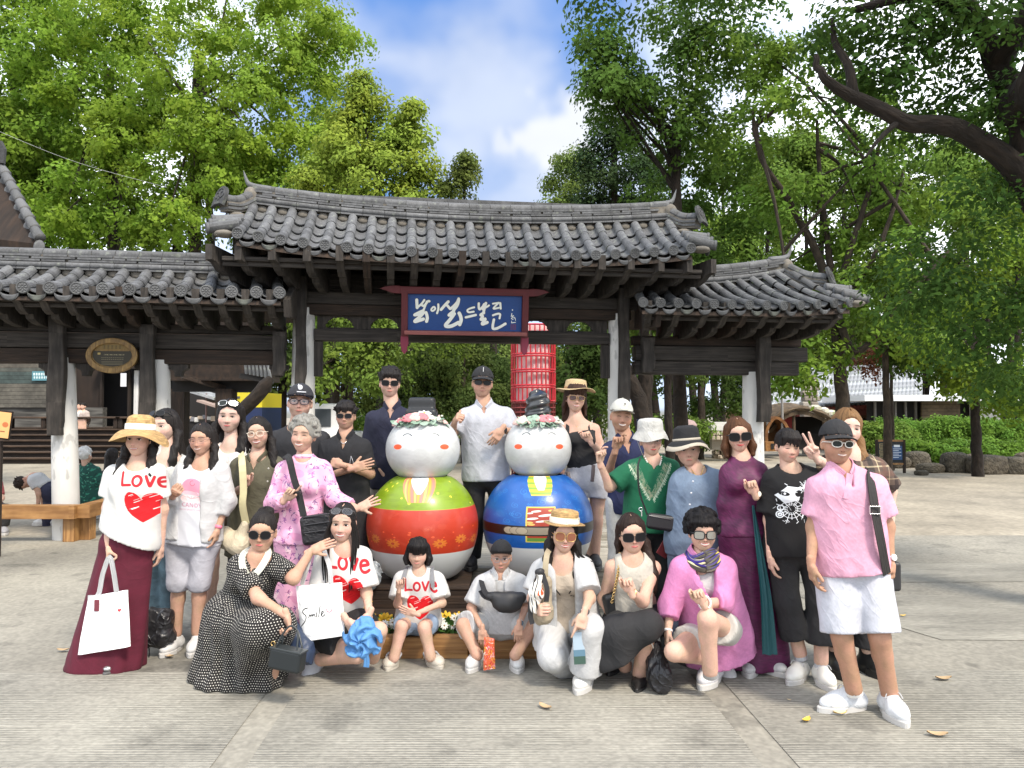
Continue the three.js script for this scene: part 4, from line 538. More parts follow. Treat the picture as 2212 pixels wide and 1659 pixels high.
function shoeGeo(kind) {
if (SHOES[kind]) return SHOES[kind]; let u,s,extra = [];
const out = (k,lift,h) => { const q = []; for (let i = 0; i <= 32; i++) { const a = i / 32 * Math.PI * 2,c = Math.cos(a),z = Math.sin(a); q.push([c * (z > 0 ? .047 : .035) * k * (1 - .35 * Math.max(0,z) ** 3),z * .135 * (z > 0 ? 1.07 : .95)]); } return extrude(q,h,.006).rotateX(Math.PI / 2).translate(0,lift + h,.045); };
if (kind === 'croc') { u = carve(join([ell([0,.035,.1],[.054,.045,.085]),flatcap([0,.025,-.06],[0,.03,.1],.042,.05,[1,0,0],.5)],.03),ell([0,.1,-.02],[.04,.075,.07]),.01); u = cut(u,[0,.004,0],[0,-1,0]); s = out(1.16,0,.02); extra = [tube(spline([[-.05,.05,.03],[-.05,.06,-.04],[0,.058,-.085],[.05,.06,-.04],[.05,.05,.03]],14),.008,6)]; }
else if (kind === 'flat') { u = carve(join([ell([0,.03,.1],[.043,.03,.085]),flatcap([0,.022,-.06],[0,.025,.1],.034,.042,[1,0,0],.6)],.02),ell([0,.075,.02],[.032,.05,.085]),.008); u = cut(u,[0,.003,0],[0,-1,0]); s = out(.95,0,.008); extra = [tube(spline([[-.04,.04,.06],[0,.075,.055],[.04,.04,.06]],10),.005,6)]; }
else if (kind === 'point') { u = carve(join([cap([0,.025,.07],[0,.016,.185],.04,.012),flatcap([0,.022,-.06],[0,.025,.1],.034,.044,[1,0,0],.6)],.025),ell([0,.085,.02],[.033,.06,.085]),.008); u = cut(u,[0,.003,0],[0,-1,0]); s = out(.9,0,.008); extra = [tube(spline([[-.04,.04,.045],[0,.085,.04],[.04,.04,.045]],10),.009,6)]; }
else { const tall = kind === 'boot' ? .05 : 0; u = join([ell([0,.045,.105],[.046,.038,.075]),flatcap([0,.045,-.055],[0,.045,.08],.04,.044,[1,0,0],.9),cap([0,.05,-.02],[0,.092 + tall,-.025],.041,.037),cap([0,.06,.08],[0,.095,.01],.03,.03)],.04); u = cut(cut(u,[0,.014,0],[0,-1,0]),[0,.108 + tall,0],[0,1,-.25]); s = out(1.1,0,kind === 'boot' ? .036 : .024); for (let i = 0; i < 4; i++) extra.push(tube([[-.026,.083 + i * .009,.075 - i * .018],[.026,.083 + i * .009,.075 - i * .018]],.0045,5)); if (kind === 'sneaker') for (const q of [-1,1]) extra.push(tube(spline([[0,.108,.022],[q * .03,.12,.04],[q * .045,.095,.05]],8),.003,5)); if (kind === 'strap') for (let i = 0; i < 2; i++) extra.push(band(spline([[-.044,.055,.06 - i * .04],[0,.1 + i * .012,.055 - i * .04],[.044,.055,.06 - i * .04]],8),.026,.006,[0,1,.3])); }
return SHOES[kind] = { u: skin(u,.005),s,e: extra.length ? mergeI(extra.map((g) => g)) : null };
}
// ---------- people: cloth,skin,hair ----------
const clothBump = pixels(256,(u,v) => { const r = (f,s,p) => Math.pow(1 - Math.abs(tn((u + v * (f > 3 ? 1 : 0)) % 1,v,f,s,3) - .5) * 2,p); return r(3,301,5) * .5 + r(5,303,7) * .3 + tn(u,v,12,302,3) * .25; });
const weave = pixels(128,(u,v) => { const k = .93 + (tn(u,v,8,311,4) - .5) * .14 + (tn(u,v,64,312,1) - .5) * .06; return [k,k,k]; },null,true);
const cloth = (c,o = {}) => mat(c,o.rough ?? .88,{ map: weave,bumpMap: clothBump,bumpScale: (o.bump ?? .012) * .45,sheen: Math.max(...c) > .1 ? .2 : .03,sheenRoughness: .6,...(o.more || {}) });
const printed = (t,o = {}) => mat(null,o.rough ?? .88,{ map: t,bumpMap: clothBump,bumpScale: (o.bump ?? .008) * .5,sheen: .2,sheenRoughness: .6 });
const skinTex = pixels(256,(u,v) => { const a = tn(u,v,4,321,5),b = tn(u,v,40,322,2),k = .93 + (a - .5) * .16 + (b - .5) * .06; return [k,k * (.985 - (a - .5) * .08),k * .98]; },null,true);
const skinMats = {}; const skinMat = (k) => skinMats[k] || (skinMats[k] = new THREE.MeshPhysicalMaterial({ color: rgbOf().setRGB(...{ fair: [.74,.525,.42],light: [.68,.45,.34],mid: [.58,.36,.255],tan: [.48,.285,.19],old: [.62,.41,.305] }[k]),map: skinTex,vertexColors: true,roughness: .55,specularIntensity: .4,sheen: .15,sheenRoughness: .5,side: THREE.DoubleSide }));
const hairBump = pixels(256,(u,v) => tn(u,(v * .0625) % 1,64,331,2) * .7 + tn(u,(v * .125) % 1,24,332,3) * .3);
const hairTone = pixels(256,(u,v) => { const k = .45 + tn(u,(v * .0625) % 1,64,331,2) * .6 + tn(u,v,5,333,3) * .5; return [k,k,k]; },null,true);
const hairMat = (c,rough = .5) => mat(c,rough,{ map: hairTone,bumpMap: hairBump,bumpScale: .006,specularIntensity: .3 });
const BLACK = [.022,.019,.018];
const wrinkle = (amp,f,st = .55,seed = 0) => (x,y,z) => { const a = x * f + y * f * .45,b = y * f * st * .55 - x * f * .2,n = vnoise(a + seed,b,z * f + 3.1),m = vnoise(x * f * 1.7 - y * f * .8 + 7,y * f * .7 * st,z * f * 1.7 + seed); return (Math.abs(n - .5) * 2 - .5) * amp + (Math.abs(m - .5) * 2 - .5) * amp * .55; };
// ---------- people: one figure from joints ----------
const black = mat([.012,.012,.013],.3),irisM = mat([.02,.013,.01],.2),scleraM = mat([.72,.68,.65],.35),toothM = mat([.58,.54,.49],.4),browM = mat([.035,.026,.022],.8);
const creaseM = mat([.34,.17,.12],.6);
const lipMats = { soft: mat([.48,.17,.14],.45),red: mat([.42,.035,.04],.4),rose: mat([.46,.10,.10],.42),man: mat([.40,.19,.15],.5) };
function person(s) {
const c = { ...s },d = s.d,A = (q,dz = 0) => q && at(q[0],q[1],d - (q[2] || 0) - dz);
const sex = s.sex || 'f',k = s.size || 1,hs = s.hs ?? k;
c.k = k; c.H = A(s.eye);
const e = new THREE.Euler(...[s.rot?.[1] || 0,s.rot?.[0] || 0,s.rot?.[2] || 0].map((v) => v * Math.PI / 180),'ZYX'),HM = new THREE.Matrix4().makeRotationFromEuler(e);
HM.scale(new THREE.Vector3(hs * (s.wide || 1),hs,hs)); HM.setPosition(...c.H); c.HM = HM;
const hp = (x,y,z) => { const v = new THREE.Vector3(x,y,z).applyMatrix4(HM); return [v.x,v.y,v.z]; };
c.hp = hp;
c.neck = s.nk ? A(s.nk) : add(c.H,[0,-.185 * hs,-.03]);
const sw = (sex === 'm' ? .175 : sex === 'c' ? .15 : .148) * k;
c.sh = s.sh ? s.sh.map((q) => add(lerp(A(q),[c.neck[0],A(q)[1],c.neck[2]],.07),[0,-.02 * k,0])) : [-1,1].map((q) => add(c.neck,[q * sw,-.062 * k,0]));
c.w = nrm(sub(c.sh[1],c.sh[0]));
const hm = s.hip ? A(s.hip) : add(c.neck,[0,-.53 * k,0]); c.hipM = hm; c.up = nrm(sub(c.neck,hm)); c.front = nrm(cross(c.w,c.up)); if (s.away) c.front = mul(c.front,-1);
const hw = (sex === 'm' ? .095 : .1) * k,hx = s.hipW ? nrm(s.hipW) : nrm([c.w[0],0,c.w[2]]);
c.hip = [-1,1].map((q) => add(hm,mul(hx,q * hw)));
const fl = s.floor || 0;
c.el = [0,1].map((i) => s.el?.[i] ? A(s.el[i]) : add(c.sh[i],[(i ? .05 : -.05) * k,-.27 * k,0]));
c.wr = [0,1].map((i) => s.wr?.[i] ? A(s.wr[i]) : add(c.el[i],[(i ? .0 : 0),-.24 * k,.05 * k]));
c.an = [0,1].map((i) => s.an?.[i] ? A(s.an[i]) : [c.hip[i][0] + (i ? .02 : -.02),fl + .085 * k,c.hip[i][2]]);
c.kn = [0,1].map((i) => s.kn?.[i] ? A(s.kn[i]) : add(lerp(c.hip[i],c.an[i],.5),[0,0,.03 * k]));
const fat = s.fat || 1,mf = (sex === 'm' ? 1.1 : 1) * k * fat;
c.r = { ch: (sex === 'm' ? .165 : .142) * k * fat,wa: (sex === 'm' ? .148 : .122) * k * fat,hp: (sex === 'm' ? .155 : .16) * k * fat,ua: .04 * mf,ea: .033 * mf,wa2: .0225 * mf,th: .075 * mf,kn: .047 * mf,ca: .044 * mf,an: .03 * mf,nk: (sex === 'm' ? .056 : .047) * k,q: .66 };
const r = c.r; c.waist = lerp(hm,c.neck,.36); c.chest = lerp(hm,c.neck,.76);
c.torso = (m = 0,b = 0) => [flatcap(hm,c.waist,r.hp + m,r.wa + m,c.w,.7),flatcap(c.waist,c.chest,r.wa + m,r.ch + m,c.w,r.q),cap(add(hm,mul(hx,-hw * .7)),add(hm,mul(hx,hw * .7)),.085 * k * fat + m * .8),cap(c.chest,c.neck,.09 * k + m * .7,.05 * k + m * .4),...[0,1].map((i) => cap(lerp(c.chest,c.neck,.78),c.sh[i],.06 * k + m * .7,.04 * k + m * .8)),...(sex === 'f' && b >= 0 ? [-1,1].map((q) => { const p = add(add(lerp(c.hipM,c.neck,.68),mul(c.w,q * .062 * k)),mul(c.front,.075 * k)); return ell(p,[.055 * k + m * .6,.055 * k + m * .6,.05 * k + m * .6]); }) : [])];
c.arm = (i,t,m = 0,m2 = m) => { const L = []; L.push(cap(c.sh[i],lerp(c.sh[i],c.el[i],Math.min(1,t)),r.ua + m,mix(r.ua,r.ea,Math.min(1,t)) + (t <= 1 ? m2 : mix(m,m2,.5)))); if (t > 1) L.push(cap(c.el[i],lerp(c.el[i],c.wr[i],t - 1),r.ea + mix(m,m2,.5),mix(r.ea,r.wa2,t - 1) + m2)); return L; };
c.leg = (i,t,m = 0,m2 = m,m0 = m) => { const L = [cap(c.hip[i],lerp(c.hip[i],c.kn[i],Math.min(1,t)),r.th + m0,mix(r.th,r.kn,Math.min(1,t)) + (t <= 1 ? m2 : m))]; if (t > 1) L.push(cap(c.kn[i],lerp(c.kn[i],c.an[i],t - 1),r.kn + m,(t > 1.5 ? r.an + .015 : r.ca) + m2)); return L; };
const calf = (i) => { const m = lerp(c.kn[i],c.an[i],.32),b = mul(nrm(sub(c.hip[i],c.kn[i])),.0),back = nrm(sub(c.an[i],c.kn[i])); const bk = nrm(sub(mul(c.front,-1),mul(back,-dot(c.front,back)))); return cap(add(c.kn[i],[0,0,0]),add(m,mul(bk,.016 * k)),.036 * mf,.045 * mf); };
const low = Math.min(c.an[0][1],c.an[1][1]) - .08 * k,base = [hm[0],Math.max(fl,0) === fl ? fl : low,hm[2]];
c.t = thing('person',s.label,'person',base,s.group);
const bones = [...c.torso(),cap(c.neck,hp(0,-.05,-.02),r.nk * 1.12,r.nk),...[0,1].flatMap((i) => [...c.arm(i,2),...c.leg(i,2),calf(i)])];
const parts = [skin(join(bones,.034),s.cell || .0135)];
{ const g = HEADS[s.head || (sex === 'm' ? 'm' : sex === 'c' ? 'c' : 'f')].g.clone().applyMatrix4(HM); parts.push(g); }
[0,1].forEach((i) => {
const h = s.hands?.[i]; if (h === null) return; const o = { pose: 'relaxed',...h },fd = nrm(sub(c.wr[i],c.el[i])),y = nrm(o.dir || fd); let z = o.palm || mul(c.w,i ? -1 : 1); z = nrm(sub(z,mul(y,dot(z,y)))); const x = cross(y,z);
let g = hand(o.pose).clone(); if (i) { g.scale(-1,1,1); const ix = g.index.array; for (let q = 0; q < ix.length; q += 3) { const t = ix[q]; ix[q] = ix[q + 1]; ix[q + 1] = t; } }
const S = (o.size || 1) * k * (sex === 'm' ? 1.04 : .95); g.scale(S,S,S); parts.push(basis(g,c.wr[i],x,y,z)); c.palm = c.palm || []; c.palm[i] = add(c.wr[i],add(mul(y,.07 * S),mul(z,.02 * S))); c.hy = c.hy || []; c.hy[i] = y;
});
if (s.feet) [0,1].forEach((i) => { if (!s.feet[i]) return; const y = s.feet[i]; parts.push(skin(join([cap(c.an[i],add(c.an[i],mul(nrm(y),.1 * k)),.036 * k,.03 * k),cap(add(c.an[i],mul(nrm(y),.1 * k)),add(c.an[i],mul(nrm(y),.17 * k)),.032 * k,.02 * k)],.03),.01)); });
const body = part(c.t,'body',linUV(mergeI(parts),4),skinMat(s.skin || 'light')); c.body = body;
face(c); everyone.push(c); return c;
}
function face(c) {
const f = HEADS[c.head || ((c.sex || 'f') === 'm' ? 'm' : c.sex === 'c' ? 'c' : 'f')].f,o = c.face || {},put = (n,g,m) => part(c.body,n,g.applyMatrix4(c.HM),m),Z = (x,y,l = .0012) => [x,y,onFace(f,x,y) + l];
const lidded = o.eyes === 'shut',es = o.eye || 1;
if (o.eyes !== 'none') for (const q of [-1,1]) {
const ex = q * .0315,arc = (y0,b,w,l) => Array.from({ length: 9 },(_,i) => { const t = i / 4 - 1; return Z(ex + t * w,y0 + b * (1 - t * t),l); }),rad = (r) => Array.from({ length: 9 },(_,i) => r * (1 - .8 * Math.abs(i / 4 - 1) ** 2));
if (!lidded) { const z = onFace(f,ex,0); put('eye',sphere(1,14,8).scale(.0152,.0066 * es,.006).translate(ex,-.0005,z - .0015),scleraM); put('iris',sphere(1,10,8).scale(.0088,.0068 * es,.0045).translate(ex + (o.look || 0),0,z + .0018),irisM); put('eyelid',tube(arc(.0008,.0058 * es,.0165,.003),rad(.003),6),browM); }
else put('eyelid',tube(arc(-.003,o.smile ? .0055 : -.003,.0165,.001),rad(.0026),6),browM);
put('eyebrow',tube(Array.from({ length: 9 },(_,i) => { const t = i / 4 - 1; return Z(ex * 1.03 + t * .0205,.0225 + .0035 * (1 - t * t) + t * q * -.0025,.0008); }),Array.from({ length: 9 },(_,i) => (o.brow || .0038) * (1 - .6 * Math.abs(i / 4 - 1) ** 2)),6,.5),c.browM || browM);
}
const lip = lipMats[o.lip || 'soft'],w = o.mouth === 'grin' ? .031 : o.mouth === 'smile' ? .028 : .022,cv = o.mouth === 'grin' ? .011 : o.mouth === 'smile' ? .0055 : o.mouth === 'frown' ? -.004 : .0008,y0 = -.064;
const line = (dy,b,l) => Array.from({ length: 11 },(_,i) => { const t = i / 5 - 1; return Z(t * w,y0 + dy * (1 - t * t) + cv * t * t,l); }),rad = (r) => Array.from({ length: 11 },(_,i) => r * (1 - .78 * Math.abs(i / 5 - 1) ** 2.2));
const open = o.mouth === 'grin' ? .0062 : o.teeth ? .0042 : .0012,th = o.mouth === 'grin' || o.teeth ? .85 : 1;
if (o.mouth === 'grin') for (const q of [-1,1]) put('smile_crease',tube([Z(q * .026,-.038,.0002),Z(q * .036,-.05,.0002),Z(q * .037,-.064,.0002)],[.0006,.0013,.0006],5),creaseM);
put('lips',merge([tube(line(open,0,.0005),rad(.0036 * th),6),tube(line(-open - .001,0,.0008),rad(.0046 * th),6)]),lip);
if (o.mouth === 'grin' || o.teeth) { put('teeth',band(line(0,0,.0012).slice(1,10),open * 1.35,.003,[0,0,1]),toothM); } else put('mouth_line',tube(line(0,0,.0022),rad(.0012),5),mat([.14,.04,.035],.7));
{ const n = put('nostrils',merge([-1,1].map((q) => sphere(1,6,5).scale(.0036,.0022,.003).translate(q * .0068,-.0435,onFace(f,q * .0068,-.0435) + .0002))),mat([.12,.045,.035],.8)); }
}
// ---------- people: hair ----------
function hair(c,o) {
const fs = [],v = o.vol || 0,len_ = o.len ?? .3,H = o.hairline ?? .074; let f;
const skull = ell([0,.03,-.018],[.081 + v,.1 + v,.104 + v]);
const faceCut = ell([0,H - .112,.105],[.072,.114,.1]);
f = carve(skull,faceCut,.012);
if (o.part) f = carve(f,rect([0,.135,.05],[.004,.024,.075],.002),.008);
if (o.style === 'short') { f = carve(f,rect([0,-.105,0],[.2,.075,.2],.01),.02); f = carve(f,join([ell([-.082,-.02,.03],[.02,.045,.04]),ell([.082,-.02,.03],[.02,.045,.04])],.01),.012); for (let i = 0; i < (o.tufts ?? 26) * 2.2; i++) { const a = rr(-2.4,2.4),e = rr(.15,1.3),p = [Math.sin(a) * Math.cos(e) * .078,.03 + Math.sin(e) * .098,-.018 + Math.cos(a) * Math.cos(e) * .098],q = add(p,[p[0] * .28 + rr(-.015,.015),rr(-.004,.02),(p[2] > .02 ? .022 : p[2] * .2) + rr(-.01,.01)]); fs.push(cap(p,q,.0145,.004)); } }
const side = (q,y1,fz,rad = .026) => { fs.push(flatcap([q * .074,.05,-.02],[q * .088,-.07,fz * .4 - .02],.03,rad,[0,0,1],.45),flatcap([q * .088,-.07,fz * .4 - .02],[q * .092,y1,fz],rad,rad * .8,[0,0,1],.55)); };
if (o.style === 'long') { const [a,b] = o.front || [.1,.1]; fs.push(flatcap([0,.0,-.07],[0,-len_,-.075],.085,.095,[1,0,0],.45)); side(-1,-.14,-.01); side(1,-.14,-.01); [[-1,a],[1,b]].forEach(([q,L]) => { if (L > .1) { const p = [[q * .09,-.07,-.02],[q * .098,-.16,.03],[q * (.1 - (o.inward || 0)),-.24,.065],[q * (.088 - (o.inward || 0)),-L,.07]]; for (let i = 0; i < 3; i++) fs.push(flatcap(p[i],p[i + 1],.034 - i * .005,.03 - i * .006,[1,0,.4 * q],.55)); for (let j = 0; j < 3; j++) { const w = rr(-.025,.025); fs.push(cap(add(p[1],[w * .4,0,0]),add(p[2],[w,-.01,rr(0,.01)]),.011,.009),cap(add(p[2],[w,-.01,0]),add(p[3],[w * 1.5,-rr(0,.05),rr(-.01,.01)]),.009,.004)); } } }); }
if (o.style === 'bob') { const y = o.len ?? -.13; fs.push(flatcap([0,.0,-.06],[0,y,-.06],.088,.1,[1,0,0],.55)); for (const q of [-1,1]) fs.push(flatcap([q * .076,.05,-.015],[q * .096,y * .6,.0],.034,.042,[0,0,1],.5),flatcap([q * .096,y * .6,.0],[q * .09,y,.018],.042,.034,[0,0,1],.5)); }
if (o.style === 'tied') { fs.push(ell([0,.0,-.1],[.04,.045,.035])); if (o.bun) fs.push(ell([.01,.12,-.04],[.05,.028,.04])); }
if (o.style === 'curly') { const n = o.curls || 90; for (let i = 0; i < n; i++) { const a = rr(-Math.PI,Math.PI),e = Math.asin(rr(-.35,1)); if (Math.abs(a) < .8 && e < .62) continue; if (Math.abs(a) < 1.25 && e < .05) continue; const p = [Math.sin(a) * Math.cos(e) * (.084 + v) * (o.wide || 1),.03 + Math.sin(e) * (.102 + v),-.018 + Math.cos(a) * Math.cos(e) * (.1 + v)]; fs.push(ell(p,[rr(.011,.021),rr(.01,.018),rr(.011,.02)])); } }
if (o.bangs) for (let i = 0; i < 13; i++) { const t = i / 6 - 1,x = t * .06,z = .085 - t * t * .03; fs.push(cap([x * .85,.105,z - .03],[x,.07,z + .006],.014,.012),cap([x,.07,z + .006],[x * 1.04 + rr(-.004,.004),.07 - o.bangs * rr(.5,1.2),z + .008],.011,.004)); }
if (fs.length) f = join([f,...fs],o.k ?? (o.style === 'long' || o.style === 'bob' ? .03 : .012));
const hm = o.strand ?? .0065; const F = grow(f,(x,y,z) => { const a = Math.atan2(x,z + .018) * 9; return (vnoise(a * 1.5 + y * 3,y * 5,2.2) - .5) * hm * 1.3 + (vnoise(a * 4.2 + y * 4,y * 4,5.7) - .5) * hm; },.01);
const g = skin(F,o.cell || .006).applyMatrix4(c.HM); const p = g.attributes.position,uv = new Float32Array(p.count * 2),inv = c.HM.clone().invert(),q = new THREE.Vector3();
for (let i = 0; i < p.count; i++) { q.fromBufferAttribute(p,i).applyMatrix4(inv); uv[2 * i] = Math.atan2(q.x,q.z + .018) / 6.283 * 2; uv[2 * i + 1] = q.y * 3; } g.setAttribute('uv',new THREE.BufferAttribute(uv,2));
const m = part(c.t,'hair',g,hairMat(o.colour || BLACK,o.rough));
if (o.wisps) { const gs = []; for (const L of o.wisps) gs.push(tube(spline(L.map((p) => [p[0],p[1],p[2]]),14),Array.from({ length: 15 },(_,i) => mix(.011,.003,i / 14)),6)); part(c.t,'hair_lock',merge(gs).applyMatrix4(c.HM),hairMat(o.colour || BLACK)); }
return m;
}
// ---------- people: garments ----------
const ruffle = (c,f,o) => o.wr === 0 ? f : grow(f,wrinkle(o.wr ?? .011,o.wf ?? 10,o.ws ?? .6,c.H[0] * 3),.01);
function garment(c,name,f,M,o = {}) {
const g = skin(o.raw ? ruffle(c,f,o) : f,o.cell || .0115); const p = g.attributes.position;
if (o.print) { const { at: q,w,h } = o.print,uv = new Float32Array(p.count * 2); for (let i = 0; i < p.count; i++) { const v = sub([p.getX(i),p.getY(i),p.getZ(i)],q),b = dot(v,c.front); let u = .5 + dot(v,c.w) / w; if (b < -.1) u = u < .5 ? .002 : .998; uv[2 * i] = clamp(u,.002,.998); uv[2 * i + 1] = clamp(.5 + dot(v,c.up) / h,.002,.998); } g.setAttribute('uv',new THREE.BufferAttribute(uv,2)); }
else if (o.tri) { const h = g.toNonIndexed(),P = h.attributes.position,N = h.attributes.normal,uv = new Float32Array(P.count * 2); for (let i = 0; i < P.count; i += 3) { let ax = 0,ay = 0,az = 0; for (let k = 0; k < 3; k++) { ax += Math.abs(N.getX(i + k)); ay += Math.abs(N.getY(i + k)); az += Math.abs(N.getZ(i + k)); } for (let k = 0; k < 3; k++) { const x = P.getX(i + k),y = P.getY(i + k),z = P.getZ(i + k),q = az >= ax * .8 && az >= ay ? [x,y] : ax > ay ? [z,y] : [x,z]; uv[2 * (i + k)] = q[0] * o.uv; uv[2 * (i + k) + 1] = q[1] * o.uv; } } h.setAttribute('uv',new THREE.BufferAttribute(uv,2)); return part(c.t,name,h,M,o.label); } else linUV(g,o.uv || 2.2);
return part(c.t,name,g,M,o.label);
}
function topSdf(c,o) {
const { fit = .016,sleeve = .5,sf = .018,hem = .05,flare = 0,neck = [.075,.06,.03],k = .035,v = 0 } = o,parts = [...c.torso(fit)];
const down = add(c.hipM,mul(c.up,-Math.max(hem,.02) - .05)); if (hem > -.05) parts.push(flatcap(c.hipM,down,c.r.hp + fit + .008,c.r.hp + fit + flare + .012,c.w,.76));
if (o.loose) parts.push(flatcap(c.chest,c.hipM,c.r.ch + fit + .01,c.r.hp + fit + o.loose,c.w,.74));
let f = ruffle(c,join(parts,k),o); f = cut(f,add(c.hipM,mul(c.up,-hem)),add(mul(c.up,-1),mul(c.w,o.slant || 0)));
if (o.top !== undefined) f = cut(f,lerp(c.hipM,c.neck,o.top),c.up);
if (Array.isArray(sleeve) || sleeve > 0) [0,1].forEach((i) => { const s = Array.isArray(sleeve) ? sleeve[i] : sleeve; const pc = c.arm(i,s,fit + .004,sf),end = s <= 1 ? lerp(c.sh[i],c.el[i],s) : lerp(c.el[i],c.wr[i],s - 1),dir = s <= 1 ? sub(c.el[i],c.sh[i]) : sub(c.wr[i],c.el[i]); const lastc = cut(ruffle(c,pc[pc.length - 1],o),end,dir),g = s > 1 ? join([ruffle(c,pc[0],o),lastc],.03) : lastc; f = join([f,g],.022); });
else if (o.sleeveless) [0,1].forEach((i) => { const p = add(c.sh[i],mul(c.w,i ? .035 : -.035)); f = cut(f,add(c.sh[i],mul(c.w,(i ? -1 : 1) * (o.strap || .0))),mul(c.w,i ? 1 : -1),.012); f = carve(f,cap(add(p,[0,-.01,0]),add(p,[0,-.11 * c.k,0]),.05 * c.k),.012); });
const nb = add(c.neck,mul(c.up,.03)); f = carve(f,ell(add(nb,mul(c.front,neck[2])),[neck[0] * c.k,neck[1] * c.k + .02,.11 * c.k],c.w,c.up,c.front),.006);
if (v) { const p = add(nb,mul(c.front,.1)); for (let i = 0; i < 5; i++) { const t = i / 4; f = carve(f,rect(add(add(nb,mul(c.up,-v * t)),mul(c.front,.1 * c.k)),[Math.max(.006,neck[0] * .85 * (1 - t)) * c.k,v / 7,.09],.004,c.w,c.up,c.front),.008); } }
return f;
}
const top = (c,name,M,o = {}) => garment(c,name,topSdf(c,o),M,o);
function pants(c,name,M,o = {}) {
const { to = 1.95,fit = .016,flare = .016,rise = .1,m0 } = o; let f;
const hips = join([flatcap(lerp(c.hipM,c.waist,.9),c.hipM,c.r.wa + fit * .4,c.r.hp + fit * .4,c.w,.7),cap(c.hip[0],c.hip[1],.085 * c.k * (c.fat || 1) + fit * .5)],.03);
f = cut(ruffle(c,hips,o),add(c.hipM,mul(c.up,rise)),c.up);
[0,1].forEach((i) => { const end = to <= 1 ? lerp(c.hip[i],c.kn[i],to) : lerp(c.kn[i],c.an[i],to - 1),dir = to <= 1 ? sub(c.kn[i],c.hip[i]) : sub(c.an[i],c.kn[i]); const L = c.leg(i,to,fit,flare,m0 ?? fit),e = cut(ruffle(c,L[L.length - 1],o),end,dir); f = join([f,L.length > 1 ? join([ruffle(c,L[0],o),e],.04) : e],.018); });
return garment(c,name,f,M,o);
}
function skirt(c,name,M,o = {}) {
const { len: L = .7,r1 = .28,pleat = .006,n = 9,rise = .1,q = .78,fit = .014 } = o,a = add(c.hipM,mul(c.up,rise)),hem = add(c.hipM,[o.dx || 0,-L,o.dz || 0]);
let f = join([flatcap(a,c.hipM,c.r.wa + fit,c.r.hp + fit,c.w,.72),flatcap(c.hipM,hem,c.r.hp + fit,r1,c.w,q)],.04);
const fn = grow(ruffle(c,f,{ wr: .006,ws: .25,...o }),(x,y,z) => { const t = clamp((c.hipM[1] - y) / L); return Math.sin(Math.atan2(z - c.hipM[2],x - c.hipM[0]) * n + y * 2 + vnoise(x * 5,y * 2,z * 5) * 3) * pleat * t; },.01);
return garment(c,name,cut(cut(fn,hem,o.hemN || [0,-1,0],.003),a,c.up,.003),M,o);
}
const strandOf = (c,name,pts,r,M,o = {}) => part(c.t,name,tube(spline(pts,o.n || 20),r,o.sides || 8),M,o.label);
function collar(c,M,o = {}) {
const k = c.k,nb = add(c.neck,mul(c.up,.035 * k)),gs = [];
for (const q of [-1,1]) { const P = (a,b,e) => add(nb,add(add(mul(c.w,q * a * k),mul(c.up,b * k)),mul(c.front,e * k))); gs.push(band(spline([P(.0,.03,-.058),P(.055,.022,-.03),P(.066,.005,.02),P(.042,-.03,.066),P(o.open || .02,-.055,.08)],12),o.w || .042,.006,(t,p) => nrm(add(sub(p,nb),[0,.02,0])))); }
return part(c.t,'collar',merge(gs),M);
}
const laceM = mat([.42,.42,.43],.8),everyone = [];
function shoe(c,i,kind,uM,sM,o = {}) {
c.shod = 1; const g = shoeGeo(kind),k = (o.size || 1) * c.k,dir = nrm(o.dir || [c.front[0],0,c.front[2]]),y = o.up ? nrm(o.up) : [0,1,0],z = nrm(sub(dir,mul(y,dot(dir,y)))),x = cross(y,z),h = .085 * c.k,p = o.at || [c.an[i][0],(c.floor || 0) + .01,c.an[i][2]];
const M = (q) => { const h2 = q.clone(); h2.scale(k,k,k); return basis(h2,p,x,y,z); };
const s = part(c.t,'shoe',linUV(M(g.u),5),uM); part(s,'sole',M(g.s),sM); if (g.e) part(s,kind === 'strap' || kind === 'croc' || kind === 'flat' || kind === 'point' ? 'strap' : 'laces',M(g.e),o.eM || laceM); return s;
}
function sock(c,i,M,h = .1) { const a = c.an[i],d = nrm(sub(c.kn[i],a)); return part(c.t,'sock',tube([add(a,mul(d,-.04)),add(a,mul(d,h * .3)),add(a,mul(d,h))],[c.r.an + .012,c.r.an + .008,c.r.an + .012],14),M); }
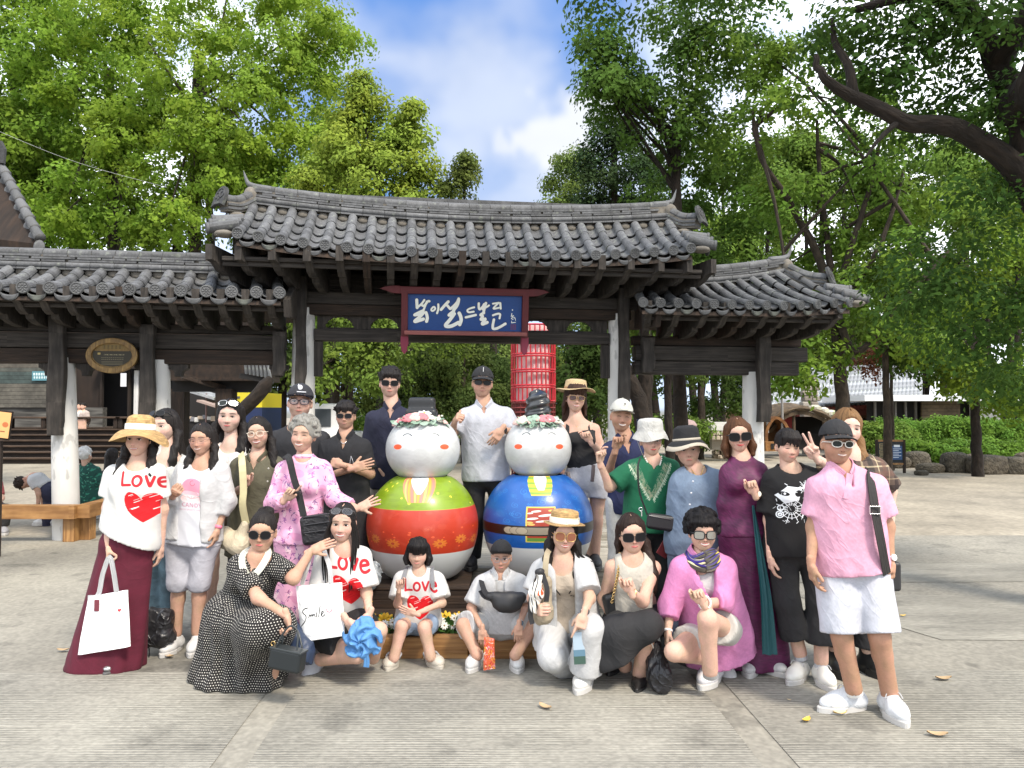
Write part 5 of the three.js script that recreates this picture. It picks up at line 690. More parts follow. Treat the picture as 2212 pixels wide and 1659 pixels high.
// ---------- people: hats,glasses,jewellery ----------
const inHead = (c,name,g,M,parent,label) => part(parent || c.t,name,g.applyMatrix4(c.HM),M,label);
function brimHat(c,o) {
const { r0 = .092,h = .1,brim = .19,sag = .03,wave = .012,y = .075,M,band: B,tilt = 0 } = o,T = (g) => g.scale(1,1,1.1).rotateX(tilt).translate(0,y,-.012);
const bend = (g) => { const p = g.attributes.position; for (let i = 0; i < p.count; i++) { const x = p.getX(i),z = p.getZ(i),r = Math.hypot(x,z),a = Math.atan2(x,z),t = Math.max(0,(r - r0) / (brim - r0)); if (p.getY(i) < .012) p.setY(i,p.getY(i) - sag * t * t * (1 + (o.droop || 0) * Math.abs(Math.sin(a)) ** 2) + wave * t * Math.sin(a * 3 + (o.ph || 0)) + (o.lift || 0) * t * Math.max(0,Math.cos(a))); } g.computeVertexNormals(); return g; };
const pr = [[brim,0],[brim,.004]]; for (let i = 1; i <= 10; i++) pr.push([mix(brim,r0 + .004,i / 10),.004]); pr.push([r0 + .001,.02],[r0 - .002,h * .55],[r0 * (o.taper || .93),h * .85],[r0 * (o.taper || .93) * .9,h * .97],[r0 * .55,h + (o.dome || .004)],[0,h + (o.dome || .006)]);
const hat = inHead(c,'hat',T(bend(lathe(pr,48))),M); if (B) inHead(c,'hat_band',T(lathe([[r0 + .004,.006],[r0 + .006,.012],[r0 + .004,.012 + (o.bw || .03)],[r0 - .002,.012 + (o.bw || .03)]],40)),B,hat);
if (o.edge) inHead(c,'brim_edge',T(bend(lathe([[brim - .002,-.002],[brim + .003,.002],[brim - .002,.006],[brim - .012,.0055],[brim - .012,-.0015]],48))),o.edge,hat); return hat;
}
function bucketHat(c,M) { const g = (() => { const p = [[.135,-.055],[.128,-.03],[.112,.0],[.1,.016],[.098,.05],[.094,.085],[.08,.102],[.04,.108],[0,.109]].map(([r,y]) => [r,y]); const q = lathe(p,44),a = q.attributes.position; for (let i = 0; i < a.count; i++) { const x = a.getX(i),z = a.getZ(i),y = a.getY(i),t = Math.max(0,-y / .055),b = Math.atan2(x,z); const s = 1 + .07 * t * Math.sin(b * 4 + 1) + .012 * Math.sin(b * 9 + y * 40); a.setXYZ(i,x * s,y + .012 * t * Math.sin(b * 3),z * s * 1.06); } q.computeVertexNormals(); return q; })(); const h = inHead(c,'hat',linUV(g.translate(0,.062,-.01),4),M); inHead(c,'hat_cord',tube(spline([[-.098,.06,.02],[-.11,.01,.03],[-.09,-.06,.03],[-.07,-.11,.02]],10),.003,5),M,h); return h; }
function capHat(c,M,o = {}) {
const f = carve(cut(ell([0,.034,-.018],[.09,.104,.106]),[0,.038,0],[0,-1,.12]),ell([0,.02,-.018],[.082,.095,.098]),.004); const g = skin(f,.0065),hat = inHead(c,'cap',linUV(g,4),M); const n = 14,pos = [],idx = [];
for (const e of [0,-.007]) for (let i = 0; i <= n; i++) { const a = (i / n - .5) * 2.3; for (let j = 0; j <= 4; j++) { const t = j / 4,r = .088 + t * .075 * Math.cos(a * .62) ** .8; pos.push(Math.sin(a) * (.086 + t * .01),.052 - t * (o.dip ?? .022) - .018 * Math.sin(a) ** 2 + e,-.018 + Math.cos(a) * .1 + t * .082 * Math.cos(a * .9)); } }
const W = 5,B = (n + 1) * W; for (let s = 0; s < 2; s++) for (let i = 0; i < n; i++) for (let j = 0; j < 4; j++) { const a = s * B + i * W + j; idx.push(a,a + 1,a + W,a + 1,a + W + 1,a + W); } for (let i = 0; i < n; i++) { const a = i * W + 4; idx.push(a,a + W,a + B,a + W,a + W + B,a + B); }
const v = buffer(); v.setAttribute('position',floats(pos,3)); v.setIndex(idx); v.computeVertexNormals(); inHead(c,'visor',linUV(v,4),o.visor || M,hat); inHead(c,'button',sphere(.008,8,6).scale(1,.5,1).translate(0,.139,-.018),M,hat);
if (o.mark) for (const g2 of o.mark()) inHead(c,'emblem',g2,o.markM,hat); return hat;
}
function glasses(c,o) {
const { w: w0 = .031,h: h0 = .022,p = 2.6,lens,frame,r = .0022,cx = Math.max(.0335,(o.w || .031) * .9 + .0055),y = -.002,z = .1,tilt = 0,wrap = .28,up } = o,w = w0 * .9,h = h0 * .92,T = (g) => up ? g.rotateX(-.5).translate(0,up[0],up[1]) : g.rotateX(tilt).translate(0,y,z);
const out = (k) => Array.from({ length: 28 },(_,i) => { const a = i / 28 * Math.PI * 2,C = Math.cos(a),S = Math.sin(a); return [Math.sign(C) * Math.abs(C) ** (2 / p) * w * k,Math.sign(S) * Math.abs(S) ** (2 / p) * h * k * (S < 0 ? (o.drop || 1) : 1)]; });
const fr = []; let root = null; const lensG = [];
for (const q of [-1,1]) { const L = (g) => g.rotateY(q * wrap).translate(q * cx,0,-Math.abs(q) * .002); lensG.push(L(extrude(out(.97),.002,0).translate(0,0,-.001))); const pts = out(1).map(([x,yy]) => [x,yy,0]); pts.push(pts[0],pts[1]); fr.push(L(tube(pts,r,6))); fr.push(tube([[q * (cx + w * .95),h * .45,-.012],[q * (cx + w + .012),h * .4,-.03],[q * .079,h * .3,-.1],[q * .08,-.012,-.13]],[r * 1.3,r * 1.2,r,r],6)); }
fr.push(tube(spline([[-cx + w * .9,.003,.002],[0,.008,.006],[cx - w * .9,.003,.002]],8),r * 1.1,6));
root = inHead(c,o.name || (lens && o.dark !== false ? 'sunglasses' : 'eyeglasses'),T(merge(fr)),frame); for (const g of lensG) inHead(c,'lens',T(g),lens,root); return root;
}
const darkLens = mat([.01,.01,.012],.12,{ specularIntensity: .45 }),brownLens = mat([.24,.09,.05],.08,{ specularIntensity: 1 }),mirrorLens = mat([.5,.5,.48],.12,{ metalness: .85 }),greyLens = mat([.02,.024,.023],.12,{ specularIntensity: .5 }),clearLens = new THREE.MeshPhysicalMaterial({ color: 0xffffff,roughness: .02,transmission: 1,thickness: 0,side: THREE.DoubleSide }),tintLens = new THREE.MeshPhysicalMaterial({ color: rgbOf(.5,.38,.38),roughness: .04,transmission: .85,thickness: 0,side: THREE.DoubleSide });
const silver = mat([.7,.7,.7],.25,{ metalness: 1 }),gold = mat([.75,.52,.22],.3,{ metalness: 1 }),blackPl = mat([.015,.015,.016],.35);
const ringAt = (c,name,i,t,r,h,M,lab) => { const a = c.wr[i],d = nrm(sub(c.el[i],a)); return part(c.t,name,tube([add(a,mul(d,t - h / 2)),add(a,mul(d,t + h / 2))],c.r.wa2 + r,18),M,lab); };
function watch(c,i,M,faceM,t = .03) { const w = ringAt(c,'wristwatch',i,t,.004,.018,M); const a = add(c.wr[i],mul(nrm(sub(c.el[i],c.wr[i])),t)),n = nrm([i ? .35 : -.35,.2,1]); const x = nrm(cross([0,1,0],n)); part(w,'watch_face',basis(cylinder(.018,.018,.01,16).rotateX(Math.PI / 2),add(a,mul(n,c.r.wa2 + .004)),x,cross(n,x),n),faceM); return w; }
// ---------- prints ----------
const paper = (g,w,h,c) => { g.fillStyle = c; g.fillRect(0,0,w,h); };
function heart(g,x,y,s) { g.beginPath(); g.moveTo(x,y + s * .9); g.bezierCurveTo(x - s * 1.35,y + s * .1,x - s * .95,y - s * .85,x - s * .45,y - s * .8); g.bezierCurveTo(x - s * .15,y - s * .78,x,y - s * .5,x,y - s * .35); g.bezierCurveTo(x,y - s * .5,x + s * .15,y - s * .78,x + s * .45,y - s * .8); g.bezierCurveTo(x + s * .95,y - s * .85,x + s * 1.35,y + s * .1,x,y + s * .9); g.closePath(); }
const lovePrint = canvas(512,512,(g,w,h) => {
paper(g,w,h,'#c9c8c4'); g.strokeStyle = '#b5222c'; g.lineCap = 'round'; g.lineJoin = 'round'; g.lineWidth = 13; const L = (p) => { g.beginPath(); g.moveTo(...p[0]); p.slice(1).forEach((q) => g.lineTo(...q)); g.stroke(); };
L([[168,150],[172,212],[212,206]]); g.beginPath(); g.ellipse(243,184,19,24,.1,0,7); g.stroke(); L([[278,158],[296,206],[314,158]]); g.beginPath(); g.moveTo(330,184); g.lineTo(364,178); g.bezierCurveTo(358,152,328,154,328,186); g.bezierCurveTo(330,214,356,212,368,200); g.stroke();
heart(g,262,312,88); g.fillStyle = '#d3121c'; g.fill(); g.save(); heart(g,262,312,90); g.clip(); for (let i = 0; i < 60; i++) { g.strokeStyle = rnd() < .35 ? 'rgba(240,238,232,.9)' : 'rgba(190,8,18,.8)'; g.lineWidth = rr(1.5,5); const x = rr(160,370),y = rr(230,400),l = rr(10,46); g.beginPath(); g.moveTo(x,y); g.lineTo(x + l,y - l * .45); g.stroke(); } g.restore();
});
const candyPrint = canvas(512,512,(g,w,h) => {
paper(g,w,h,'#c6c8ce'); g.fillStyle = '#f28aa0'; g.beginPath(); g.moveTo(192,240); g.bezierCurveTo(190,150,330,146,326,236); g.lineTo(322,268); g.lineTo(250,262); g.bezierCurveTo(220,258,196,256,192,240); g.fill(); g.fillStyle = '#fbb6c4'; g.beginPath(); g.ellipse(256,262,62,12,.08,0,7); g.fill(); g.strokeStyle = '#c2566e'; g.lineWidth = 3; g.beginPath(); g.arc(262,200,15,0,5); g.stroke(); g.fillStyle = '#f3d6d8'; g.beginPath(); g.ellipse(256,300,66,26,0,0,7); g.fill(); g.strokeStyle = '#e0a0a8'; for (let i = -2; i < 3; i++) { g.beginPath(); g.moveTo(256,300); g.lineTo(256 + i * 26,282); g.stroke(); } g.fillStyle = '#b98a9c'; g.font = 'bold 36px sans-serif'; g.textAlign = 'center'; g.fillText('CANDY',256,352); g.font = '15px sans-serif'; g.fillText('GOOD SPORTS GROUP',256,374);
});
const animePrint = canvas(512,512,(g,w,h) => {
paper(g,w,h,'#0d0d0f'); g.strokeStyle = g.fillStyle = '#dfe6ea'; g.save(); g.beginPath(); g.rect(120,120,290,290); g.clip();
g.beginPath(); g.moveTo(150,210); g.lineTo(230,150); g.lineTo(330,170); g.lineTo(300,250); g.lineTo(210,270); g.fill(); g.fillStyle = '#0d0d0f'; g.beginPath(); g.ellipse(205,200,34,14,.25,0,7); g.fill(); g.beginPath(); g.ellipse(300,205,26,22,-.3,0,7); g.fill(); g.fillStyle = '#dfe6ea'; g.beginPath(); g.arc(208,200,8,0,7); g.fill();
for (let i = 0; i < 22; i++) { const a = i / 22 * 6.283,r = 20 + (i % 3) * 16; g.lineWidth = 4; g.beginPath(); g.moveTo(352,165); g.lineTo(352 + Math.cos(a) * r,165 + Math.sin(a) * r); g.stroke(); }
for (let i = 0; i < 16; i++) { const a = i / 16 * 6.283; g.lineWidth = 5; g.beginPath(); g.moveTo(250 + Math.cos(a) * 24,310 + Math.sin(a) * 24); g.lineTo(250 + Math.cos(a) * rr(70,110),310 + Math.sin(a) * rr(60,95)); g.stroke(); } for (const r of [44,74]) { g.lineWidth = 4; g.beginPath(); for (let i = 0; i <= 16; i++) { const a = i / 16 * 6.283; g.lineTo(250 + Math.cos(a) * r * (i % 2 ? 1 : .9),310 + Math.sin(a) * r * .85); } g.stroke(); }
g.lineWidth = 7; for (const [x,y,r] of [[178,345,22],[178,345,10],[185,300,18]]) { g.beginPath(); g.arc(x,y,r,0,7); g.stroke(); } g.beginPath(); g.moveTo(340,260); g.lineTo(310,390); g.lineTo(345,330); g.lineTo(380,390); g.lineTo(370,280); g.fill(); for (let i = 0; i < 26; i++) { g.lineWidth = rr(2,5); const x = rr(140,390),y = rr(140,400); g.beginPath(); g.moveTo(x,y); g.lineTo(x + rr(-34,34),y + rr(-30,30)); g.stroke(); } g.restore(); g.font = 'bold 16px sans-serif'; g.fillStyle = '#dfe6ea'; g.fillRect(350,396,44,9); g.fillRect(350,410,34,7);
});
const rep = (t) => { t.wrapS = t.wrapT = THREE.RepeatWrapping; return t; };
const polka = rep(canvas(512,512,(g,w,h) => { paper(g,w,h,'#141314'); for (let j = 0; j < 16; j++) for (let i = 0; i < 16; i++) { g.fillStyle = '#d6d2c8'; g.beginPath(); g.ellipse((i + .5 + (j % 2) * .5) * 32 % 512,(j + .5) * 32,6.8 + rr(-1.5,1),5.6 + rr(-1,1),rr(-.4,.4),0,7); g.fill(); } }));
const floral = rep(canvas(512,512,(g,w,h) => { paper(g,w,h,'#e3a9c6'); for (let i = 0; i < 30; i++) { g.fillStyle = ['#edc3d3','#d893b6','#efcdd6'][i % 3]; g.beginPath(); g.ellipse(rnd() * w,rnd() * h,rr(20,50),rr(14,34),rnd() * 3,0,7); g.fill(); } for (let i = 0; i < 95; i++) { const x = rnd() * w,y = rnd() * h,a = rnd() * 6.3; g.save(); g.translate(x,y); g.rotate(a); g.fillStyle = ['#7a4c8e','#8d4a78','#6a4f7c','#9d5f9a','#5b4a74','#b06a92'][i % 6]; const n = i % 3 ? 1 : 3; for (let k = 0; k < n; k++) { g.save(); g.rotate((k - (n - 1) / 2) * .9); g.beginPath(); g.moveTo(0,0); g.quadraticCurveTo(8,-15,0,-28); g.quadraticCurveTo(-8,-15,0,0); g.fill(); g.restore(); } g.strokeStyle = '#8a5a86'; g.lineWidth = 2; g.beginPath(); g.moveTo(0,0); g.quadraticCurveTo(5,10,0,24); g.stroke(); g.restore(); } }));
const plaid = rep(canvas(256,256,(g,w,h) => { paper(g,w,h,'#54453c'); for (const [p,t,c] of [[20,26,'rgba(40,30,28,.75)'],[70,12,'rgba(190,175,140,.55)'],[110,34,'rgba(30,26,26,.6)'],[170,8,'rgba(200,185,150,.6)'],[200,26,'rgba(98,70,60,.6)'],[240,6,'rgba(190,170,140,.5)']]) { g.fillStyle = c; g.fillRect(p,0,t,h); g.fillRect(0,p,w,t); } }));
const jungle = rep(canvas(256,256,(g,w,h) => { paper(g,w,h,'#15473f'); for (let i = 0; i < 120; i++) { g.fillStyle = ['#1d6a58','#2b7d66','#0e332f','#4d8f78'][i % 4]; g.beginPath(); g.ellipse(rnd() * w,rnd() * h,rr(5,18),rr(3,8),rnd() * 3,0,7); g.fill(); } }));
const greenPrint = canvas(512,512,(g,w,h) => { paper(g,w,h,'#0b5a3c'); g.save(); for (let q = -1; q < 2; q += 2) { for (let i = 0; i < 240; i++) { const t = rnd(),x = 256 + q * mix(98,2,t) + rr(-20,20) * (1 - t * .3),y = mix(90,290,t); g.strokeStyle = `rgba(${q < 0 && t < .5 ? '120,130,105' : '150,150,120'},.55)`; g.lineWidth = 3; g.beginPath(); g.moveTo(x,y); g.lineTo(x + q * rr(-14,22),y + rr(8,26)); g.stroke(); } } for (let q = -1; q < 2; q += 2) for (let i = 0; i < 80; i++) { const t = i / 80,x = 256 + q * mix(124,6,t),y = mix(96,310,t); g.strokeStyle = 'rgba(200,205,180,.9)'; g.lineWidth = 2.5; g.beginPath(); g.moveTo(x,y); g.lineTo(x + q * rr(2,16),y + rr(6,20)); g.stroke(); } g.restore(); });
const aodaiTex = pixels(256,(u,v) => { const s = tn((u * .25) % 1,v,64,341,2),t = tn(u,v,6,342,4),k = .8 + (s - .5) * .3 + (t - .5) * .2; return [.43 * k,.12 * k,.33 * k]; },null,true);
const strawTex = pixels(256,(u,v) => { const k = .78 + .16 * Math.sin(v * 6.283 * 40) * .5 + (tn(u,v,32,351,2) - .5) * .35; return [.86 * k,.70 * k,.46 * k]; },null,true);
const straw = mat(null,.8,{ map: strawTex,bumpMap: strawTex,bumpScale: .003 }),strawPale = mat([.60,.44,.24],.8,{ map: weave,bumpMap: strawTex,bumpScale: .002 });
const W_ = (a = .52) => [a,a,a * .985],whiteCl = cloth(W_()),coolWhite = cloth([.62,.64,.68]),blackCl = cloth([.022,.022,.024]),navyCl = cloth([.022,.024,.055]);
const shoeW = mat([.66,.66,.65],.6,{ map: weave }),soleW = mat([.5,.49,.47],.7),leatherBlk = mat([.02,.021,.022],.38,{ map: weave }),metalBand = silver;
const loveShirt = printed(lovePrint),lovAt = (x,y,d) => ({ at: at(x,y,d),w: .66,h: .66 });
// ---------- the group: standing,from the left ----------
{
const c = person({ label: 'woman in a wide straw hat, heart T-shirt and long maroon skirt holding a white tote',d: 5.2,eye: [301,947],hs: .98,rot: [3,2,-2],skin: 'light',face: { mouth: 'smile',teeth: 1,lip: 'rose' },nk: [299,1005],sh: [[243,1020],[340,1016]],el: [[233,1098,.02],[352,1100,-.05]],wr: [[236,1178,.1],[348,1180,-.06]],hip: [277,1172],hands: [{ pose: 'grip',dir: [.05,-1,.1],palm: [1,0,-.2] },{}],an: [[258,1398,.02],[284,1392,-.1]],kn: [[262,1290,.05],[288,1290,0]] });
hair(c,{ style: 'long',len: .34,front: [.42,.34],vol: -.004,hairline: .064 });
brimHat(c,{ M: straw,band: mat([.8,.78,.74],.8),y: .052,brim: .186,h: .098,sag: .045,droop: 1.1,wave: .014,bw: .034,tilt: -.1,dome: .012 });
top(c,'shirt',loveShirt,{ sleeve: .66,sf: .032,hem: -.03,fit: .022,loose: .02,slant: -.32,neck: [.078,.058,.03],print: lovAt(306,1070,5.1) });
skirt(c,'skirt',cloth([.105,.006,.022],{ bump: .006 }),{ len: .83,r1: .265,dx: -.14,pleat: .01,n: 6,rise: .13,q: .62 });
const sv = mat([.5,.5,.5],.25,{ metalness: .8 }); shoe(c,0,'flat',sv,mat([.1,.1,.1],.6),{ dir: [-.1,0,1],at: [c.an[0][0],.01,-5.22] }); shoe(c,1,'flat',sv,mat([.1,.1,.1],.6),{ dir: [.2,0,1],at: [c.an[1][0],.01,-5.32] });
}
{
const c = person({ label: 'woman in a low-cut white tied top and jeans standing behind the straw-hatted woman',d: 5.85,eye: [357,920],hs: 1.04,rot: [-16,2,4],skin: 'fair',face: { mouth: 'soft',eye: .8 },nk: [366,984],sh: [[325,1000],[402,1000]],el: [[312,1075],[404,1080]],wr: [[318,1140],[398,1150]],hip: [352,1130],an: [[340,1320],[366,1322]] });
hair(c,{ style: 'long',len: .3,front: [.1,.36],part: 1 }); glasses(c,{ name: 'sunglasses',lens: darkLens,frame: blackPl,up: [.098,.085],w: .034,h: .022 });
top(c,'top',cloth([.581,.589,.566]),{ sleeve: 1.3,sf: .02,hem: -.1,neck: [.1,.13,.05],v: .1,loose: .01 }); pants(c,'jeans',mat(null,.85,{ map: pixels(256,(u,v) => { const k = .8 + (tn(u,v,6,361,5) - .5) * .5; return [.42 * k,.53 * k,.58 * k]; },null,true),bumpMap: clothBump,bumpScale: .012 }),{ to: 1.96,fit: .02,flare: .045,rise: .17 });
}
{
const c = person({ label: 'girl with glasses in an open white shirt over a candy-cap print T-shirt and grey capris',d: 5.55,eye: [436,949],hs: .94,size: .96,rot: [-2,4,2],skin: 'mid',head: 'c',face: { mouth: 'smile',teeth: 1,eyes: 'shut',lip: 'man' },nk: [437,1003],sh: [[400,1015],[476,1013]],el: [[370,1086,-.02],[489,1083]],wr: [[374,1069,.2],[470,1144,.06]],hip: [415,1176],hands: [{ pose: 'grip',dir: [.6,.35,.6],palm: [.4,.8,-.4] },{ dir: [-.15,-1,.1] }],kn: [[386,1258,.03],[430,1258,.03]],an: [[379,1368],[427,1364]] });
hair(c,{ style: 'long',len: .3,front: [.2,.36],part: 1,wisps: [[[.085,-.1,.04],[.095,-.25,.08],[.07,-.36,.1],[.06,-.42,.1]]] });
glasses(c,{ lens: clearLens,frame: mat([.35,.2,.18],.3),w: .026,h: .023,p: 2.1,r: .0018,name: 'eyeglasses' });
top(c,'tshirt',printed(candyPrint),{ sleeve: .3,hem: -.01,fit: .02,loose: .02,flare: .02,neck: [.082,.062,.03],print: { at: at(417,1062,5.45),w: .56,h: .56 } });
{
const M = cloth([.566,.570,.573]); let f = topSdf(c,{ sleeve: [1.72,1.5],sf: .02,hem: -.04,fit: .034,loose: .02,neck: [.12,.1,.03],wr: .014 }); const m = add(c.chest,mul(c.front,.12)); f = carve(f,rect(add(m,mul(c.up,-.2)),[.072,.5,.16],.02,c.w,c.up,c.front),.02); garment(c,'overshirt',f,M); }
pants(c,'capris',cloth([.470,.470,.520]),{ to: 1.12,fit: .024,flare: .02,rise: .08 });
for (const i of [0,1]) shoe(c,i,'strap',shoeW,soleW,{ dir: [i ? .12 : -.12,0,1] });
ringAt(c,'wristband',1,.02,.004,.022,mat([.75,.2,.3],.5));
}
{
const c = person({ label: 'long-haired woman in a white lace top with sunglasses on her head, in the back row',d: 6.25,eye: [497,899],hs: 1.1,rot: [8,2,-2],head: 'f',wide: 1.07,skin: 'fair',face: { mouth: 'soft',eye: .75,lip: 'rose' },nk: [500,958],sh: [[457,976],[543,974]],hip: [492,1105],an: [[452,1325,.1],[520,1325]],kn: [[458,1215,.1],[515,1215]],fat: 1.05 });
hair(c,{ style: 'long',len: .3,front: [.34,.3],part: 1 }); glasses(c,{ name: 'sunglasses',lens: greyLens,frame: silver,up: [.1,.085],w: .032,h: .023 });
top(c,'lace_top',mat(null,.9,{ map: rep(canvas(256,256,(g,w,h) => { paper(g,w,h,'#e6e2dc'); for (let i = 0; i < 260; i++) { g.strokeStyle = rnd() < .5 ? '#f4f1ec' : '#c9c0b8'; g.lineWidth = 2; g.beginPath(); g.arc(rnd() * w,rnd() * h,rr(4,12),0,rr(2,6)); g.stroke(); } })),bumpMap: clothBump,bumpScale: .01 }),{ sleeve: .3,hem: -.02,neck: [.095,.1,.045] });
pants(c,'shorts',cloth([.300,.220,.160]),{ to: .5,fit: .02,flare: .03 }); shoe(c,0,'trainer',shoeW,soleW,{ dir: [-.1,0,1] }); sock(c,0,whiteCl,.1);
}
{
const c = person({ label: 'smiling woman with clear glasses in an olive button blouse, making a finger heart',d: 5.85,eye: [558,935],hs: 1.0,rot: [6,3,5],skin: 'light',face: { mouth: 'grin',eyes: 'shut',smile: 1,lip: 'rose' },nk: [556,990],sh: [[514,1003],[598,1000]],el: [[499,1072,.02],[612,1075]],wr: [[528,1050,.2],[606,1150]],hip: [548,1160],hands: [{ pose: 'heart',dir: [.25,1,.1],palm: [.5,0,.8] },{}] });
hair(c,{ style: 'long',len: .32,front: [.1,.42],part: 1 }); glasses(c,{ lens: clearLens,frame: mat([.7,.62,.5],.25),w: .028,h: .021,r: .0028,name: 'eyeglasses' });
top(c,'blouse',cloth([.112,.104,.066]),{ sleeve: .88,sf: .03,hem: .14,flare: .02,fit: .022,loose: .02,neck: [.07,.05,.03],v: .1 }); collar(c,cloth([.112,.104,.066]),{ w: .025,open: .03 });
pants(c,'trousers',cloth([.030,.030,.030])); part(c.t,'buttons',merge([[578,1040],[580,1063],[580,1012],[581,1090]].map(([x,y]) => sphere(.007,8,6).translate(...at(x,y,5.69)))),mat([.5,.48,.42],.4)); part(c.t,'bracelet',tube([add(c.wr[0],[-.012,-.012,0]),add(c.wr[0],[.0,.004,0])],c.r.wa2 + .006,16),mat([.7,.6,.35],.4));
}
{
const c = person({ label: 'big man in a black logo cap, dark-rimmed glasses and black T-shirt at the back',d: 6.45,eye: [648,869],hs: 1.18,size: 1.08,rot: [12,-4,-3],sex: 'm',wide: 1.04,skin: 'light',face: { mouth: 'soft',lip: 'soft',eye: .8 },nk: [642,922],sh: [[590,945],[699,945]],hip: [645,1090],fat: 1.08 });
hair(c,{ style: 'short',tufts: 0,vol: -.004 }); capHat(c,cloth([.035,.035,.042]),{ dip: .01,visor: mat([.02,.02,.035],.25),markM: mat([.75,.75,.78],.5),mark: () => [sphere(1,12,8).scale(.016,.018,.004).translate(.0,.1,.075),new THREE.ConeGeometry(.007,.02,8).translate(-.012,.118,.067),box(.06,.006,.002,.01,.068,.088)] });
glasses(c,{ lens: clearLens,frame: mat([.04,.03,.05],.3),w: .031,h: .021,r: .003,name: 'eyeglasses' }); top(c,'tshirt',cloth([.030,.030,.034]),{ sleeve: .6,hem: .1 }); pants(c,'trousers',blackCl);
}
{
const c = person({ label: 'laughing old woman with grey curls in a pink floral dress, touching the red sculpture',d: 5.5,eye: [656,939],hs: 1.02,rot: [-4,2,-4],skin: 'old',face: { mouth: 'grin',eyes: 'shut',smile: 1,lip: 'soft' },nk: [657,993],sh: [[613,1010],[699,1008]],el: [[591,1088,.02],[722,1077,.02]],wr: [[617,1078,.24],[774,1098,.1]],hip: [650,1165],hands: [{ pose: 'point',dir: [.6,.75,.1],palm: [.2,0,1] },{ pose: 'spread',dir: [.85,.42,-.2],palm: [.3,-.4,-.8] }],an: [[640,1395],[668,1395]] });
c.browM = mat([.22,.2,.18],.8);
hair(c,{ style: 'curly',colour: [.27,.26,.235],wide: 1.1,vol: .006,curls: 230,rough: .7,k: .006 });
const M = printed(floral); top(c,'blouse',M,{ sleeve: [1.78,1.7],sf: .024,hem: .02,fit: .02,neck: [.06,.035,.02],uv: 2.3,tri: 1 }); skirt(c,'dress',M,{ len: .62,r1: .2,pleat: .01,n: 7,rise: .1,q: .7,uv: 2.3,tri: 1,fit: .02 });
part(c.t,'collar',tube(Array.from({ length: 17 },(_,i) => { const a = i / 16 * 6.283; return add(add(c.neck,[0,.022,.0]),[Math.sin(a) * .056,0,Math.cos(a) * .056]); }),.012,8,1.6),M);
}
{
const c = person({ label: 'young man in a black shirt and sunglasses with his arms crossed',d: 6.4,eye: [747,898],hs: .96,size: 1.0,rot: [4,0,0],sex: 'm',skin: 'mid',face: { mouth: 'soft',lip: 'man',eyes: 'none' },nk: [747,944],sh: [[703,962],[787,960]],el: [[700,1030,.02],[800,1024,.02]],wr: [[762,1012,.26],[738,1004,.3]],hip: [748,1085],hands: [{ pose: 'flat',dir: [.9,.25,-.2],palm: [0,0,-1] },{ pose: 'grip',dir: [-.9,.2,-.2],palm: [0,-.2,-1] }] });
hair(c,{ style: 'short',tufts: 40,bangs: .035,vol: .004 }); glasses(c,{ lens: darkLens,frame: blackPl,w: .032,h: .021,p: 2.8 });
top(c,'shirt',cloth([.018,.018,.021]),{ sleeve: .85,sf: .03,hem: .1,neck: [.065,.05,.03],v: .12,loose: .015 }); collar(c,cloth([.018,.018,.021]),{ open: .03 }); pants(c,'shorts',cloth([.020,.020,.022]),{ to: 1.0,fit: .03,flare: .05 });
part(c.t,'necklace',tube(spline([add(c.neck,[-.05,.0,.05]),add(c.neck,[0,-.05,.09]),add(c.neck,[.05,0,.05])],12),.0022,5),silver); part(c.t,'hung_eyeglasses',tube(spline([at(758,985,6.24),at(763,1000,6.22),at(760,1016,6.22),at(756,1004,6.22),at(758,985,6.24)],16),.0022,5),mat([.3,.3,.32],.2));
}
{
const c = person({ label: 'tall young man in a navy polo and black sunglasses beside the green-topped sculpture',d: 6.75,eye: [842,827],hs: 1.07,size: 1.06,rot: [10,2,-2],sex: 'm',skin: 'light',floor: .35,face: { mouth: 'soft',lip: 'soft',eyes: 'none' },nk: [847,880],sh: [[803,900],[892,897]],el: [[797,972,.0],[908,975,-.02]],wr: [[826,1020,.12],[904,1040]],hip: [845,1040],hands: [{ pose: 'grip',dir: [.55,-.8,.1],palm: [.3,0,-1] },{}] });
hair(c,{ style: 'short',tufts: 60,bangs: .025,vol: .008 }); glasses(c,{ lens: darkLens,frame: blackPl,w: .034,h: .024,p: 3 });
top(c,'polo_shirt',cloth([.018,.020,.045]),{ sleeve: .74,sf: .026,hem: .06,neck: [.06,.045,.03],v: .11,loose: .01 }); collar(c,cloth([.018,.020,.045]),{ open: .025 }); pants(c,'trousers',cloth([.460,.420,.370]),{ fit: .02,flare: .03 }); ringAt(c,'red_bracelet',0,.02,.003,.008,mat([.5,.03,.03],.6));
}
